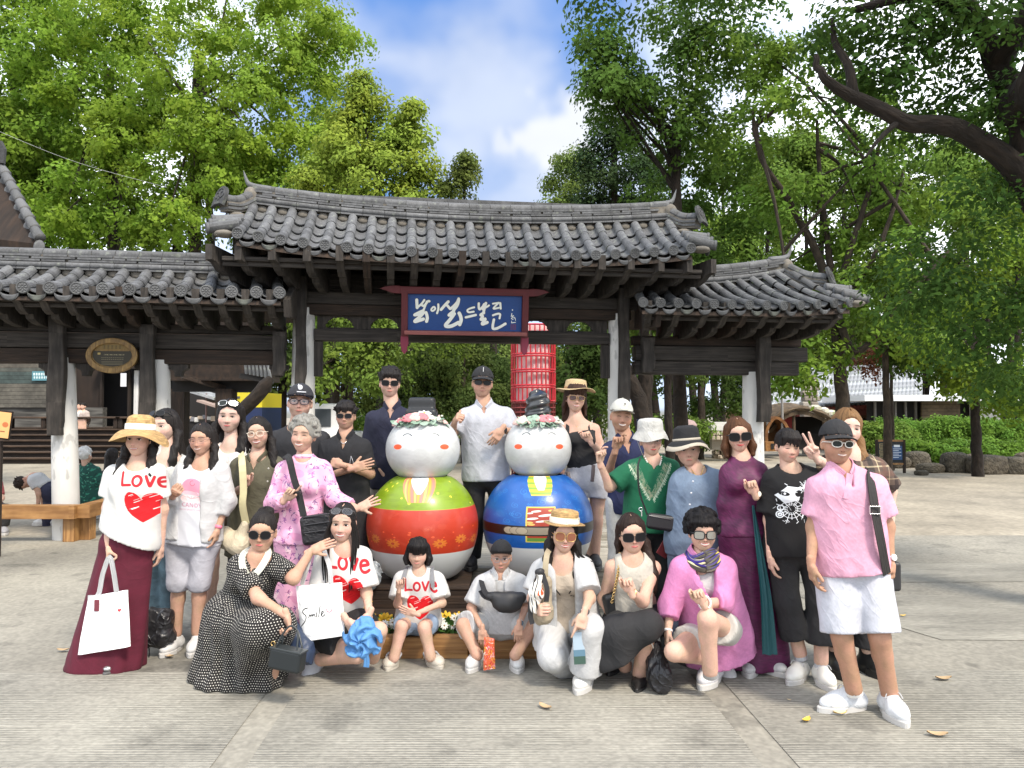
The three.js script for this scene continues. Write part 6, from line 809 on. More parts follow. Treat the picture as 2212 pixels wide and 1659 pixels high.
{
const c = person({ label: 'man in a white polo, black cap and sunglasses giving a thumbs-up between the sculptures',d: 6.75,eye: [1042,827],hs: 1.09,size: 1.06,rot: [4,0,-3],sex: 'm',skin: 'mid',floor: .35,face: { mouth: 'smile',lip: 'man',eyes: 'none' },nk: [1046,877],sh: [[1003,895],[1096,893]],el: [[976,938,.06],[1114,935,.06]],wr: [[982,912,.24],[1084,928,.26]],hip: [1050,1030],hands: [{ pose: 'thumbup',dir: [.35,.6,.8],palm: [1,-.2,.0] },{ pose: 'relaxed',dir: [-.55,-.82,.15],palm: [-.2,0,-1] }],kn: [[1028,1125],[1078,1125]],an: [[1018,1208],[1086,1208]] });
hair(c,{ style: 'short',tufts: 0,vol: -.006 }); capHat(c,cloth([.020,.020,.022]),{ markM: mat([.8,.8,.8],.5),mark: () => [box(.004,.036,.003,0,.105,.077)] }); glasses(c,{ lens: darkLens,frame: blackPl,w: .033,h: .019,p: 2.6 });
top(c,'polo_shirt',cloth([.566,.578,.627]),{ sleeve: .78,sf: .028,hem: .03,neck: [.058,.042,.03],v: .09,loose: .015,fit: .022 }); collar(c,cloth([.566,.578,.627]),{ open: .02 }); pants(c,'trousers',blackCl,{ flare: .025 }); watch(c,1,blackPl,mat([.03,.03,.035],.15));
for (const i of [0,1]) shoe(c,i,'trainer',mat([.04,.04,.045],.6),mat([.05,.05,.05],.7));
}
{
const c = person({ label: 'woman in a tan straw hat, tinted glasses, black tank top and white shorts',d: 6.75,eye: [1243,859],hs: 1.06,size: 1.04,rot: [4,2,-3],skin: 'light',floor: .35,face: { mouth: 'smile',teeth: 1,lip: 'rose' },nk: [1244,906],sh: [[1211,922],[1287,922]],el: [[1210,985,-.02],[1304,985,.02]],wr: [[1214,1030],[1275,953,.24]],hip: [1268,1040],hands: [{},{ pose: 'heart',dir: [-.45,.9,.1],palm: [-.6,0,.8] }],kn: [[1258,1125,.02],[1288,1125,.02]],an: [[1262,1198],[1284,1198]],fat: 1.06 });
hair(c,{ style: 'long',len: .18,bangs: .03,colour: [.05,.026,.018] }); brimHat(c,{ M: strawPale,band: mat([.36,.2,.09],.6),bw: .012,y: .064,brim: .165,h: .085,sag: .01,wave: .01,tilt: -.06,lift: .01 }); glasses(c,{ lens: tintLens,frame: gold,w: .033,h: .022,p: 3,r: .0015,name: 'eyeglasses' });
{ let f = join(c.torso(.007),.035); f = cut(f,add(c.hipM,[0,.11,0]),[0,-1,0]); const nb = c.neck; f = cut(f,add(nb,mul(c.up,-.125)),add(c.up,mul(c.front,-.25)),.004); garment(c,'tank_top',f,blackCl); for (const i of [0,1]) part(c.t,'strap',band(spline([add(lerp(nb,c.sh[i],.66),[0,-.155,.115]),add(lerp(nb,c.sh[i],.64),[0,-.06,.09]),add(lerp(nb,c.sh[i],.6),[0,.018,.03]),add(lerp(nb,c.sh[i],.6),[0,-.01,-.06])],14),.03,.006,(t) => t < .5 ? [0,.3,1] : [0,1,.2]),blackCl); }
pants(c,'shorts',cloth([.551,.551,.581]),{ to: .42,fit: .03,flare: .045,rise: .15,wr: .006 }); strandOf(c,'scarf_belt',[at(1226,1020,6.58),at(1232,1050,6.55),at(1237,1072,6.56)],.018,mat([.16,.13,.12],.7)); strandOf(c,'scarf_belt',[at(1282,1005,6.56),at(1281,1022,6.54),at(1279,1040,6.55)],.016,mat([.16,.12,.11],.7)); part(c.t,'necklace',sphere(.005,8,6).translate(...add(c.neck,[.0,-.06,.1])),gold); watch(c,1,blackPl,mat([.02,.02,.02],.2));
}
{
const c = person({ label: 'grinning man in a white cap and navy polo making a finger heart',d: 6.25,eye: [1342,899],hs: 1.05,size: 1.03,rot: [2,2,-6],sex: 'm',head: 'w',skin: 'tan',face: { mouth: 'grin',eyes: 'shut',smile: 1,lip: 'man' },nk: [1351,950],sh: [[1315,968],[1402,966]],el: [[1313,1024,.03],[1410,1040]],wr: [[1330,970,.26],[1405,1100]],hip: [1362,1090],hands: [{ pose: 'heart',dir: [.15,1,.1],palm: [.4,0,.9] },{}] });
hair(c,{ style: 'short',tufts: 0,vol: -.007 }); capHat(c,cloth([.612,.603,.540]),{ dip: .0,markM: blackPl,mark: () => [rbox(.014,.008,.004,.002,.004,.1,.082),box(.003,.008,.003,0,.094,.086),box(.003,.008,.003,.008,.094,.086)] });
top(c,'polo_shirt',cloth([.016,.022,.075]),{ sleeve: .86,sf: .03,hem: .06,neck: [.06,.045,.03],v: .12 }); collar(c,cloth([.016,.022,.075]),{ open: .03 }); pants(c,'trousers',cloth([.600,.590,.550]));
}
{
const c = person({ label: 'woman in a white bucket hat and embroidered green blouse with a pearl necklace',d: 5.65,eye: [1406,951],hs: .95,rot: [2,2,2],skin: 'light',face: { mouth: 'soft',lip: 'red' },nk: [1408,994],sh: [[1366,1008],[1451,1008]],el: [[1317,1052,.05],[1459,1080]],wr: [[1296,1000,.12],[1453,1150,.05]],hip: [1405,1140],hands: [{ pose: 'heart',dir: [-.1,1,.1],palm: [.7,0,.6] },{ pose: 'grip',dir: [.0,-1,.1],palm: [-1,0,.1] }],fat: 1.04 });
hair(c,{ style: 'short',tufts: 0,vol: -.004 }); bucketHat(c,cloth([.551,.543,.505])); glasses(c,{ lens: clearLens,frame: mat([.3,.22,.2],.3),r: .0014,name: 'eyeglasses' });
top(c,'blouse',printed(greenPrint),{ sleeve: .82,sf: .05,hem: .02,fit: .024,loose: .02,neck: [.066,.06,.03],v: .08,print: { at: at(1408,1060,5.5),w: .62,h: .62 } }); pants(c,'trousers',cloth([.015,.015,.016]),{ flare: .05,fit: .03 });
part(c.t,'pearl_necklace',merge(Array.from({ length: 30 },(_,i) => { const t = i / 29 * 2 - 1; return sphere(.0062,8,6).translate(...add(c.neck,[t * .062,.03 - .105 * (1 - t * t),.045 + .07 * Math.sqrt(1 - t * t)])); })),mat([.8,.77,.7],.25)); part(c.t,'pendant',merge([0,1,2].map((i) => sphere(.0055,8,6).translate(...add(c.neck,[-.012 * i * .4,-.088 - i * .017,.122])))),silver); ringAt(c,'bangle',1,.012,.006,.01,mat([.75,.73,.7],.3));
}
{
const c = person({ label: 'frowning old woman in a black hat with beige trim and a blue-grey blouse',d: 5.4,eye: [1485,969],hs: 1.0,rot: [-8,4,5],skin: 'old',head: 'w',face: { mouth: 'frown',eye: .6,lip: 'soft' },nk: [1502,1015],sh: [[1473,1030],[1549,1030]],el: [[1466,1105],[1562,1105,.02]],wr: [[1470,1170],[1556,1172,.1]],hip: [1505,1165],fat: 1.05 });
hair(c,{ style: 'short',tufts: 0,vol: -.004,colour: [.06,.06,.06] }); brimHat(c,{ M: cloth([.016,.016,.018]),band: mat([.45,.4,.32],.8),edge: mat([.45,.4,.32],.8),bw: .01,y: .05,brim: .148,h: .1,sag: .04,droop: .5,wave: .012,tilt: -.12,dome: .012 });
top(c,'blouse',cloth([.185,.250,.345]),{ sleeve: .86,sf: .05,hem: .1,fit: .024,loose: .03,flare: .02,neck: [.075,.06,.03] }); pants(c,'trousers',cloth([.160,.200,.280]),{ fit: .03,flare: .05 });
part(c.t,'buttons',merge([[1497,1040],[1493,1065],[1490,1090],[1488,1115]].map(([x,y]) => sphere(.007,8,6).translate(...at(x,y,5.21)))),mat([.6,.62,.66],.3)); part(c.t,'necklace',tube(spline([add(c.neck,[-.055,.03,.03]),add(c.neck,[0,-.04,.1]),add(c.neck,[.055,.03,.03])],12),.003,5),gold);
}
{
const c = person({ label: 'woman in a long plum tunic dress with teal inner panel and large dark sunglasses',d: 5.15,eye: [1594,939],hs: .95,rot: [-7,3,4],skin: 'light',face: { mouth: 'smile',lip: 'red',eyes: 'none' },nk: [1601,990],sh: [[1573,1012],[1643,1010]],el: [[1565,1090],[1655,1080,.03]],wr: [[1568,1165],[1630,1066,.24]],hip: [1610,1155],hands: [{},{ pose: 'heart',dir: [-.35,.95,.1],palm: [-.4,0,.9] }],an: [[1608,1402],[1650,1402]] });
hair(c,{ style: 'bob',len: -.14,colour: [.10,.045,.022],part: 1,hairline: .07 }); glasses(c,{ lens: darkLens,frame: blackPl,w: .04,h: .031,p: 3.4,cx: .04,y: -.006 });
const M = mat(null,.6,{ map: aodaiTex,bumpMap: clothBump,bumpScale: .004,sheen: .4,sheenRoughness: .4 }),teal = mat([.005,.07,.08],.6,{ bumpMap: clothBump,bumpScale: .004 });
top(c,'tunic',M,{ sleeve: [1.8,1.62],sf: .012,fit: .009,hem: .0,neck: [.052,.03,.02],wr: .004 }); { const g = c.neck; part(c.t,'collar',tube([add(g,[0,-.02,.0]),add(g,[0,.025,-.003])],[.062,.053],20),M); }
pants(c,'trousers',teal,{ fit: -.004,flare: .05,to: 1.98,rise: -.02 });
{
const sk = { len: .86,r1: .235,pleat: .012,n: 6,rise: .13,q: .66,dx: .06,fit: .01 }; const g = skirt(c,'skirt',M,sk); const q = []; const P = (x,y,z) => at(x,y,5.15 - z); q.push(P(1628,1092,.13),P(1640,1180,.19),P(1655,1290,.235),P(1664,1415,.26)); part(c.t,'inner_panel',(() => { const s = spline(q,24),n = s.length,pos = [],idx = []; s.forEach((p,i) => { const w = mix(.008,.05,i / n); for (let j = 0; j <= 6; j++) { const u = j / 6 - .5; pos.push(p[0] + u * w * 2,p[1],p[2] - Math.abs(u) * .03 + .012 * Math.sin(j * 2.1 + i * .1)); } }); for (let i = 0; i < n - 1; i++) for (let j = 0; j < 6; j++) { const a = i * 7 + j; idx.push(a,a + 7,a + 1,a + 1,a + 7,a + 8); } const G = buffer(); G.setAttribute('position',floats(pos,3)); G.setIndex(idx); G.computeVertexNormals(); return linUV(G,2); })(),teal); }
for (const i of [0,1]) shoe(c,i,'trainer',shoeW,soleW,{ dir: [i ? .5 : -.35,0,1],at: [at(i ? 1655 : 1622,1400,5.12)[0],.01,-5.14] }); watch(c,1,gold,mat([.8,.75,.62],.3));
}
{
const c = person({ label: 'girl in an oversized black graphic T-shirt and black cropped trousers, eyes closed',d: 4.97,eye: [1701,964],hs: .88,size: .97,rot: [4,6,-3],head: 'c',skin: 'light',face: { mouth: 'soft',eyes: 'shut' },nk: [1707,1012],sh: [[1670,1030],[1752,1028]],el: [[1661,1122],[1766,1120]],wr: [[1663,1202,.06],[1762,1195]],hip: [1722,1185],hands: [{ dir: [.08,-1,.1] },{}],kn: [[1700,1300,.02],[1772,1305,.06]],an: [[1728,1410,.0],[1774,1428,.07]] });
hair(c,{ style: 'tied',bangs: .055,vol: .004 }); top(c,'tshirt',printed(animePrint),{ sleeve: .85,sf: .055,hem: .03,fit: .03,loose: .03,flare: .02,neck: [.078,.052,.03],print: { at: at(1709,1082,4.85),w: .46,h: .46 } });
pants(c,'trousers',blackCl,{ to: 1.68,fit: .028,flare: .05,m0: .02 }); shoe(c,0,'sneaker',mat([.7,.69,.64],.6),soleW,{ dir: [-.7,0,.75] }); shoe(c,1,'sneaker',mat([.7,.69,.64],.6),soleW,{ dir: [.0,0,1] }); for (const i of [0,1]) sock(c,i,coolWhite,.14);
}
{
const c = person({ label: 'long-haired woman in a brown plaid shirt making a V sign behind the man in pink',d: 5.15,eye: [1830,925],hs: 1.05,size: 1.04,rot: [-4,2,-6],skin: 'fair',face: { mouth: 'soft',eye: .55 },nk: [1842,985],sh: [[1800,1004],[1893,1006]],el: [[1792,1008,.22],[1924,1062,-.04]],wr: [[1762,988,.27],[1925,1130]],hip: [1845,1165],hands: [{ pose: 'vsign',dir: [-.6,.8,.15],palm: [-.1,0,1],size: 1.06 },{}],an: [[1805,1398,.04],[1876,1404,.06]] });
hair(c,{ style: 'long',len: .3,front: [.1,.34],colour: [.2,.11,.048],part: 1,vol: .004 }); top(c,'plaid_shirt',printed(plaid),{ sleeve: .85,sf: .05,hem: .12,fit: .03,loose: .03,neck: [.07,.05,.03],uv: 3.2,tri: 1 }); pants(c,'trousers',blackCl,{ fit: .03,flare: .05 }); for (const i of [0,1]) shoe(c,i,'boot',leatherBlk,mat([.015,.015,.015],.6),{ dir: [i ? .3 : -.1,0,1],size: 1.05 });
}
{
const c = person({ label: 'man in a pink polo, white shorts, black cap and sunglasses standing at the right front',d: 4.4,eye: [1807,957],hs: 1.0,size: 1.0,rot: [-2,0,-3],sex: 'm',skin: 'tan',face: { mouth: 'smile',teeth: 1,lip: 'man',eyes: 'none' },nk: [1817,1016],sh: [[1768,1048],[1893,1044]],el: [[1757,1138,.0],[1917,1138]],wr: [[1752,1218,.08],[1923,1212,.06]],hip: [1840,1226],hipW: [1,0,0],hands: [{ dir: [.1,-1,.05] },{ pose: 'grip',dir: [-.1,-1,.05],palm: [-1,0,.2] }],kn: [[1818,1372,.06],[1900,1374,.1]],an: [[1844,1488,.0],[1922,1500,-.0]] });
hair(c,{ style: 'short',tufts: 0,vol: -.006 }); capHat(c,cloth([.022,.022,.024]),{ dip: .016 }); glasses(c,{ lens: greyLens,frame: mat([.75,.72,.66],.3),w: .029,h: .02,p: 2.4,r: .003 });
const pink = cloth([.720,.370,.500],{ bump: .014 }); top(c,'polo_shirt',pink,{ sleeve: .74,sf: .034,hem: .02,fit: .026,loose: .03,flare: .01,neck: [.058,.042,.03],v: .1,cell: .0095 }); collar(c,pink,{ open: .022 }); part(c.t,'placket',band(spline([add(c.neck,mul(c.front,.105)),at(1828,1062,4.262),at(1826,1073,4.258)],6).map((p) => add(p,[0,-.01,.008])),.035,.006,c.front),pink);
pants(c,'shorts',cloth([.535,.551,.612],{ bump: .01 }),{ to: .96,fit: .03,flare: .055,rise: .06,cell: .0095 });
const run = mat([.74,.77,.80],.6,{ map: weave,bumpMap: clothBump,bumpScale: .003 }); shoe(c,0,'sneaker',run,soleW,{ dir: [-1,0,.18],size: 1.08,at: [c.an[0][0] + .01,.01,-4.46] }); shoe(c,1,'sneaker',run,soleW,{ dir: [-.05,0,1],size: 1.08,at: [c.an[1][0],.01,-4.40] });
const st = rep(canvas(16,128,(g) => { paper(g,16,128,'#e8e8e6'); g.fillStyle = '#16182a'; for (const y of [44,66,88]) g.fillRect(0,y,16,11); })),stM = mat(null,.85,{ map: st }); for (const i of [0,1]) { const a = c.an[i],d = nrm(sub(c.kn[i],a)),g = tube([add(a,mul(d,-.03)),add(a,mul(d,.04)),add(a,mul(d,.105))],[c.r.an + .013,c.r.an + .008,c.r.an + .01],16); const uv = g.attributes.uv; for (let k = 0; k < uv.count; k++) uv.setY(k,uv.getY(k) / .135); part(c.t,'sock',g,stM); }
watch(c,1,silver,mat([.75,.75,.72],.2),.02);
}
// ---------- the group: front row,squatting and kneeling ----------
{
const c = person({ label: 'woman in black sunglasses and a long black dotted dress squatting at the left front',d: 4.88,eye: [567,1148],hs: 1.02,rot: [8,3,-3],head: 'w',skin: 'mid',face: { mouth: 'soft',lip: 'rose',eyes: 'none' },nk: [558,1199],sh: [[514,1216],[597,1214]],el: [[558,1292,.24],[634,1250,.08]],wr: [[619,1330,.32],[672,1190,.02]],hip: [520,1335,-.12],hands: [{ pose: 'grip',dir: [.3,-.95,.1],palm: [-.9,-.2,.4] },{ pose: 'flat',dir: [.88,.4,-.1],palm: [.1,-.6,-.8] }],kn: [[560,1362,.3],[598,1352,.22]],an: [[545,1462,.1],[585,1458,.08]],fat: 1.1 });
hair(c,{ style: 'tied',bun: 1,hairline: .068 }); glasses(c,{ lens: darkLens,frame: blackPl,w: .034,h: .028,p: 2.2,cx: .035 });
const M = printed(polka,{ bump: .006 }); top(c,'dress',M,{ sleeve: .8,sf: .03,hem: -.03,fit: .02,neck: [.08,.06,.035],v: .08,uv: 4.2,tri: 1 }); c.shod = 1;
{ const g = (x,y,h = .02) => onGround(x,y,h),f0 = join([flatcap(add(c.hipM,mul(c.up,.14)),c.hipM,.15,.2,c.w,.8),cap(c.hip[0],c.kn[0],.13,.1),cap(c.hip[1],c.kn[1],.13,.1),cap(c.kn[0],g(545,1465),.1,.13),cap(c.kn[1],g(585,1458),.095,.1),cap(c.hipM,g(500,1455),.17,.16),flatcap(add(lerp(c.hipM,c.kn[0],.3),[-.03,-.02,0]),g(505,1462),.2,.27,[1,0,0],.75),cap(g(455,1484),g(570,1484),.06,.085)],.09);
const f = cut(grow(f0,(x,y,z) => Math.sin(Math.atan2(z + 4.9,x + 1.72) * 13 + y * 3 + vnoise(x * 6,y * 3,z * 6) * 3) * .011 * clamp(1.1 - y * 1.5) + wrinkle(.008,10)(x,y,z),.02),[0,.012,0],[0,-1,0],.002); garment(c,'skirt',f,M,{ uv: 4.2,tri: 1 }); }
{ const nb = add(c.neck,[0,.02,.0]),gs = []; for (const q of [-1,1]) gs.push(band(spline([add(nb,[q * .04,.022,-.03]),add(nb,[q * .078,-.005,.05]),add(nb,[q * .058,-.07,.115]),add(nb,[q * .026,-.115,.135])],12),.04,.007,[q * .15,.45,.9])); part(c.t,'lace_collar',merge(gs),mat(null,.9,{ map: pixels(64,(u,v) => { const k = .78 + (tn(u,v,16,371,2) - .5) * .35; return [k,k,k * .93]; },null,true) })); }
}
{
const c = person({ label: 'smiling kneeling woman in a heart T-shirt and black skirt with glasses on her head',d: 5.05,eye: [741,1129],hs: 1.02,rot: [3,3,-3],skin: 'light',face: { mouth: 'grin',lip: 'rose' },nk: [743,1184],sh: [[696,1204],[783,1198]],el: [[696,1284,.06],[792,1282,.05]],wr: [[748,1338,.24],[798,1326,.2]],hip: [718,1352,-.12],hands: [{ pose: 'grip',dir: [.55,-.75,.3],palm: [.6,.1,-.6] },{ pose: 'grip',dir: [-.35,-.9,.25],palm: [-.7,0,-.6] }],kn: [[772,1414,.26],[818,1362,.2]],an: [[694,1424,.06],[806,1420,-.06]],feet: [null,null] });
hair(c,{ style: 'tied',part: 1,wisps: [[[-.055,.03,.045],[-.085,-.06,.04],[-.075,-.2,.1],[-.055,-.35,.125]],[[-.06,.02,.04],[-.092,-.08,.035],[-.09,-.22,.095],[-.072,-.33,.12]],[[.06,.02,.045],[.085,-.08,.05],[.09,-.24,.1],[.088,-.4,.115]],[[.062,.02,.04],[.096,-.1,.04],[.1,-.26,.09],[.105,-.38,.11]]].flatMap((L) => [L,L.map((p) => [p[0] + .012,p[1],p[2] - .006]),L.map((p) => [p[0] - .01,p[1] - .01,p[2] + .006])]) });
glasses(c,{ lens: clearLens,frame: mat([.1,.1,.11],.3),up: [.09,.088],w: .034,h: .022,name: 'eyeglasses' }); top(c,'tshirt',loveShirt,{ sleeve: .84,sf: .05,hem: .0,fit: .022,loose: .02,neck: [.072,.05,.03],print: lovAt(748,1252,4.95),cell: .0105 });
{ const f = cut(cut(ruffle(c,join([flatcap(add(c.hipM,mul(c.up,.08)),c.hipM,.14,.17,c.w,.78),cap(c.hip[0],c.kn[0],.11,.085),cap(c.hip[1],c.kn[1],.11,.088),cap(lerp(c.hip[0],c.kn[0],.4),lerp(c.hip[1],c.kn[1],.4),.1)],.07),{ wr: .008 }),lerp(c.hip[0],c.kn[0],.68),sub(c.kn[0],c.hip[0])),lerp(c.hip[1],c.kn[1],.82),sub(c.kn[1],c.hip[1])); garment(c,'skirt',f,blackCl); }
shoe(c,0,'trainer',mat([.5,.5,.52],.6),soleW,{ dir: [-.3,-.5,.8],up: [.2,.8,.5],at: onGround(686,1436,.02) });
}
{
const c = person({ label: 'little girl in a heart T-shirt, denim shorts and beige clogs squatting on the kerb',d: 5.38,eye: [903,1194],hs: .84,size: .74,rot: [2,4,-2],sex: 'c',skin: 'light',face: { mouth: 'smile',eyes: 'shut',smile: 1 },nk: [906,1234],sh: [[866,1248],[945,1248]],el: [[859,1305,.08],[955,1303,.06]],wr: [[862,1272,.2],[898,1326,.24]],hip: [903,1345,-.06],hands: [{ pose: 'heart',dir: [.1,1,.1],palm: [.4,0,.9] },{ pose: 'flat',dir: [-.9,.3,.1],palm: [0,.2,-1] }],kn: [[868,1352,.2],[916,1355,.2]],an: [[851,1420,.22],[930,1418,.2]] });
hair(c,{ style: 'bob',len: -.085,bangs: .052,colour: [.014,.012,.012] }); top(c,'tshirt',loveShirt,{ sleeve: .8,sf: .045,hem: .0,fit: .024,loose: .02,neck: [.068,.045,.03],print: { at: at(905,1292,5.3),w: .56,h: .56 } });
pants(c,'shorts',mat(null,.9,{ map: pixels(128,(u,v) => { const k = .8 + (tn(u,v,8,381,4) - .5) * .4; return [.66 * k,.75 * k,.86 * k]; },null,true),bumpMap: clothBump,bumpScale: .006 }),{ to: .5,fit: .016,flare: .03,rise: .02 });
const cr = mat([.50,.46,.39],.6); shoe(c,0,'croc',cr,cr,{ dir: [-.1,0,1],size: 1.2,at: onGround(850,1432,.008) }); shoe(c,1,'croc',cr,cr,{ dir: [.5,0,.9],size: 1.2,at: onGround(932,1430,.008) });
for (const q of [-1,1]) part(c.t,'backpack_strap',band(spline([add(c.neck,[q * .085,.02,-.05]),add(c.neck,[q * .09,.012,.03]),add(c.neck,[q * .1,-.04,.085]),add(c.neck,[q * .102,-.09,.095])],10),.026,.008,(t) => [0,1 - t,t]),mat([.2,.2,.21],.8));
}
{
const c = person({ label: 'boy in a black cap and glasses with white shirt and shorts squatting on the kerb',d: 5.38,eye: [1083,1203],hs: .86,size: .82,rot: [-2,3,0],sex: 'c',skin: 'mid',face: { mouth: 'soft',lip: 'soft' },nk: [1081,1240],sh: [[1040,1257],[1123,1255]],el: [[1018,1312,.06],[1136,1310,.06]],wr: [[1042,1360,.26],[1121,1350,.28]],hip: [1083,1350,-.04],hands: [{ pose: 'relaxed',dir: [0,-1,.1],palm: [0,0,-1] },{ pose: 'relaxed',dir: [-.05,-1,.1],palm: [0,0,-1] }],kn: [[1000,1350,.14],[1153,1352,.14]],an: [[1031,1415,.24],[1113,1415,.26]] });
hair(c,{ style: 'short',tufts: 0,vol: -.002 }); capHat(c,cloth([.014,.014,.016]),{ dip: -.03 }); glasses(c,{ lens: clearLens,frame: mat([.3,.3,.32],.3),w: .027,h: .022,p: 2.4,r: .0018,name: 'eyeglasses' });
top(c,'tshirt',cloth([.551,.551,.543]),{ sleeve: 0,hem: .02,fit: .014,neck: [.068,.045,.03] }); { let f = topSdf(c,{ sleeve: .88,sf: .045,hem: .02,fit: .028,loose: .02,neck: [.08,.06,.03],wr: .012 }); f = carve(f,rect(add(c.chest,add(mul(c.front,.12),mul(c.up,.06))),[.028,.2,.14],.012,c.w,c.up,c.front),.012); garment(c,'shirt',f,cloth([.581,.581,.581])); } collar(c,cloth([.581,.581,.581]),{ open: .05,w: .05 });
pants(c,'shorts',cloth([.566,.566,.558]),{ to: .93,fit: .03,flare: .05,rise: .03 }); for (const i of [0,1]) { const a = onGround(i ? 1116 : 1029,1437,.008); shoe(c,i,'strap',shoeW,soleW,{ dir: [i ? .05 : -.25,0,1],at: a,size: 1.12 }); } watch(c,1,mat([.75,.75,.74],.5),mat([.08,.11,.14],.15),.025);
}
{
const c = person({ label: 'kneeling woman in a white short-sleeved suit, straw boater and amber sunglasses',d: 4.98,eye: [1218,1152],hs: 1.0,rot: [4,2,-4],skin: 'light',face: { mouth: 'smile',teeth: 1,lip: 'red',eyes: 'none' },nk: [1213,1206],sh: [[1170,1224],[1262,1220]],el: [[1151,1292,.05],[1274,1292,.14]],wr: [[1162,1318,.24],[1261,1327,.34]],hip: [1226,1352,-.12],hands: [{ pose: 'grip',dir: [.2,.2,1],palm: [1,.1,.1] },{ pose: 'point',dir: [-.3,-.9,.25],palm: [-.2,-.1,-1] }],kn: [[1192,1418,.16],[1274,1358,.26]],an: [[1240,1442,-.2],[1264,1462,.16]] });
hair(c,{ style: 'long',len: .24,front: [.3,.34],wisps: [[[.08,-.06,.03],[.11,-.12,.05],[.15,-.15,.05],[.19,-.16,.05]],[[.085,-.1,.04],[.11,-.2,.07],[.08,-.3,.09],[.045,-.36,.1]],[[-.08,-.1,.04],[-.1,-.22,.06],[-.07,-.3,.09],[-.01,-.37,.11]]] });
brimHat(c,{ M: straw,band: mat(null,.8,{ map: rep(canvas(128,32,(g) => { paper(g,128,32,'#e6e0d2'); for (let i = 0; i < 40; i++) { g.fillStyle = ['#cfc4ac','#f4f0e6','#bdb196'][i % 3]; g.fillRect(rnd() * 128,rnd() * 32,9,6); } })) }),bw: .032,y: .06,brim: .135,h: .088,sag: .0,wave: .004,tilt: -.06,taper: .98 }); glasses(c,{ lens: brownLens,frame: gold,w: .034,h: .03,p: 2.8,cx: .036,y: -.004 });
const Wt = cloth([.581,.585,.581]),be = cloth([.500,.420,.330]); top(c,'camisole',be,{ sleeve: 0,hem: -.02,fit: .01,neck: [.09,.1,.04],v: .06,wr: .005 });
{ let f = topSdf(c,{ sleeve: .8,sf: .05,hem: .12,flare: .06,fit: .03,loose: .03,neck: [.085,.07,.03],wr: .01 }); f = join([f,cut(cap(c.hipM,add(c.hip[1],[.14,-.06,.12]),.12,.1),[0,.3,0],[0,-1,0])],.06); const m = add(c.chest,mul(c.front,.14)); f = carve(f,rect(add(m,add(mul(c.up,-.2),mul(c.w,-.005))),[.058,.5,.17],.03,c.w,c.up,c.front),.02); garment(c,'blazer',f,Wt,{ cell: .0105 }); }
pants(c,'trousers',cloth([.566,.570,.570],{ bump: .008 }),{ to: 1.84,fit: .034,flare: .062,rise: .1,cell: .0105,wr: .01 }); shoe(c,1,'trainer',mat([.66,.65,.62],.6),soleW,{ dir: [-.35,0,.9],at: onGround(1266,1478,.01),size: 1.05 }); watch(c,1,silver,mat([.06,.05,.05],.2),.035);
}
{
const c = person({ label: 'squatting woman in a beige sleeveless vest, black skirt and square black sunglasses',d: 4.98,eye: [1364,1152],hs: 1.02,rot: [2,3,3],head: 'w',skin: 'light',face: { mouth: 'soft',lip: 'rose',eyes: 'none' },nk: [1366,1204],sh: [[1319,1218],[1415,1220]],el: [[1304,1294,-.04],[1388,1300,.2]],wr: [[1322,1340,-.02],[1363,1278,.36]],hip: [1374,1345,-.1],hands: [{},{ pose: 'heart',dir: [-.35,.92,.1],palm: [-.3,0,.95] }],kn: [[1330,1368,.24],[1400,1352,.26]],an: [[1350,1438,.0],[1382,1456,.1]],fat: 1.06 });
hair(c,{ style: 'long',len: .2,front: [.1,.34],colour: [.032,.02,.016],part: 1 }); glasses(c,{ lens: darkLens,frame: blackPl,w: .037,h: .029,p: 3.6,cx: .038,y: -.006 });
top(c,'vest',cloth([.520,.490,.420]),{ sleeve: 0,sleeveless: 1,strap: .012,hem: .09,flare: .05,fit: .016,loose: .03,neck: [.072,.055,.03] }); part(c.t,'buttons',merge([0,1,2].map((i) => cylinder(.008,.008,.005,12).rotateX(Math.PI / 2).translate(...at(1383 + i,1245 + i * 19,4.815)))),mat([.42,.39,.33],.5));
{ const k0 = c.kn[0],k1 = c.kn[1]; const f0 = join([flatcap(add(c.hipM,mul(c.up,.06)),c.hipM,.14,.17,c.w,.8),cap(c.hip[0],k0,.12,.085),cap(c.hip[1],k1,.12,.08),cap(k0,k1,.08),cap(k0,add(k0,[-.02,-.17,-.02]),.09,.1),cap(lerp(k0,k1,.5),add(k0,[.06,-.14,.02]),.08,.06),cap(c.hipM,add(c.hipM,[-.1,-.2,.1]),.15,.14)],.07); const hemN = nrm([.55,-1,0]); const f = cut(grow(f0,(x,y,z) => Math.sin(Math.atan2(z + 4.95,x - .75) * 12 + vnoise(x * 8,y * 3,z * 8) * 3) * .009 * clamp((.55 - y) * 3),.01),add(lerp(k0,k1,.55),[0,-.16,0]),hemN,.003); garment(c,'skirt',f,blackCl); }
shoe(c,1,'point',mat([.015,.014,.014],.5),mat([.02,.02,.02],.6),{ dir: [-.3,0,1],at: onGround(1384,1474,.008),eM: mat([.05,.04,.035],.4) }); shoe(c,0,'point',mat([.015,.014,.014],.5),mat([.02,.02,.02],.6),{ dir: [-.4,0,1],at: onGround(1330,1440,.02) }); ringAt(c,'wristwatch',1,.02,.004,.01,gold);
}
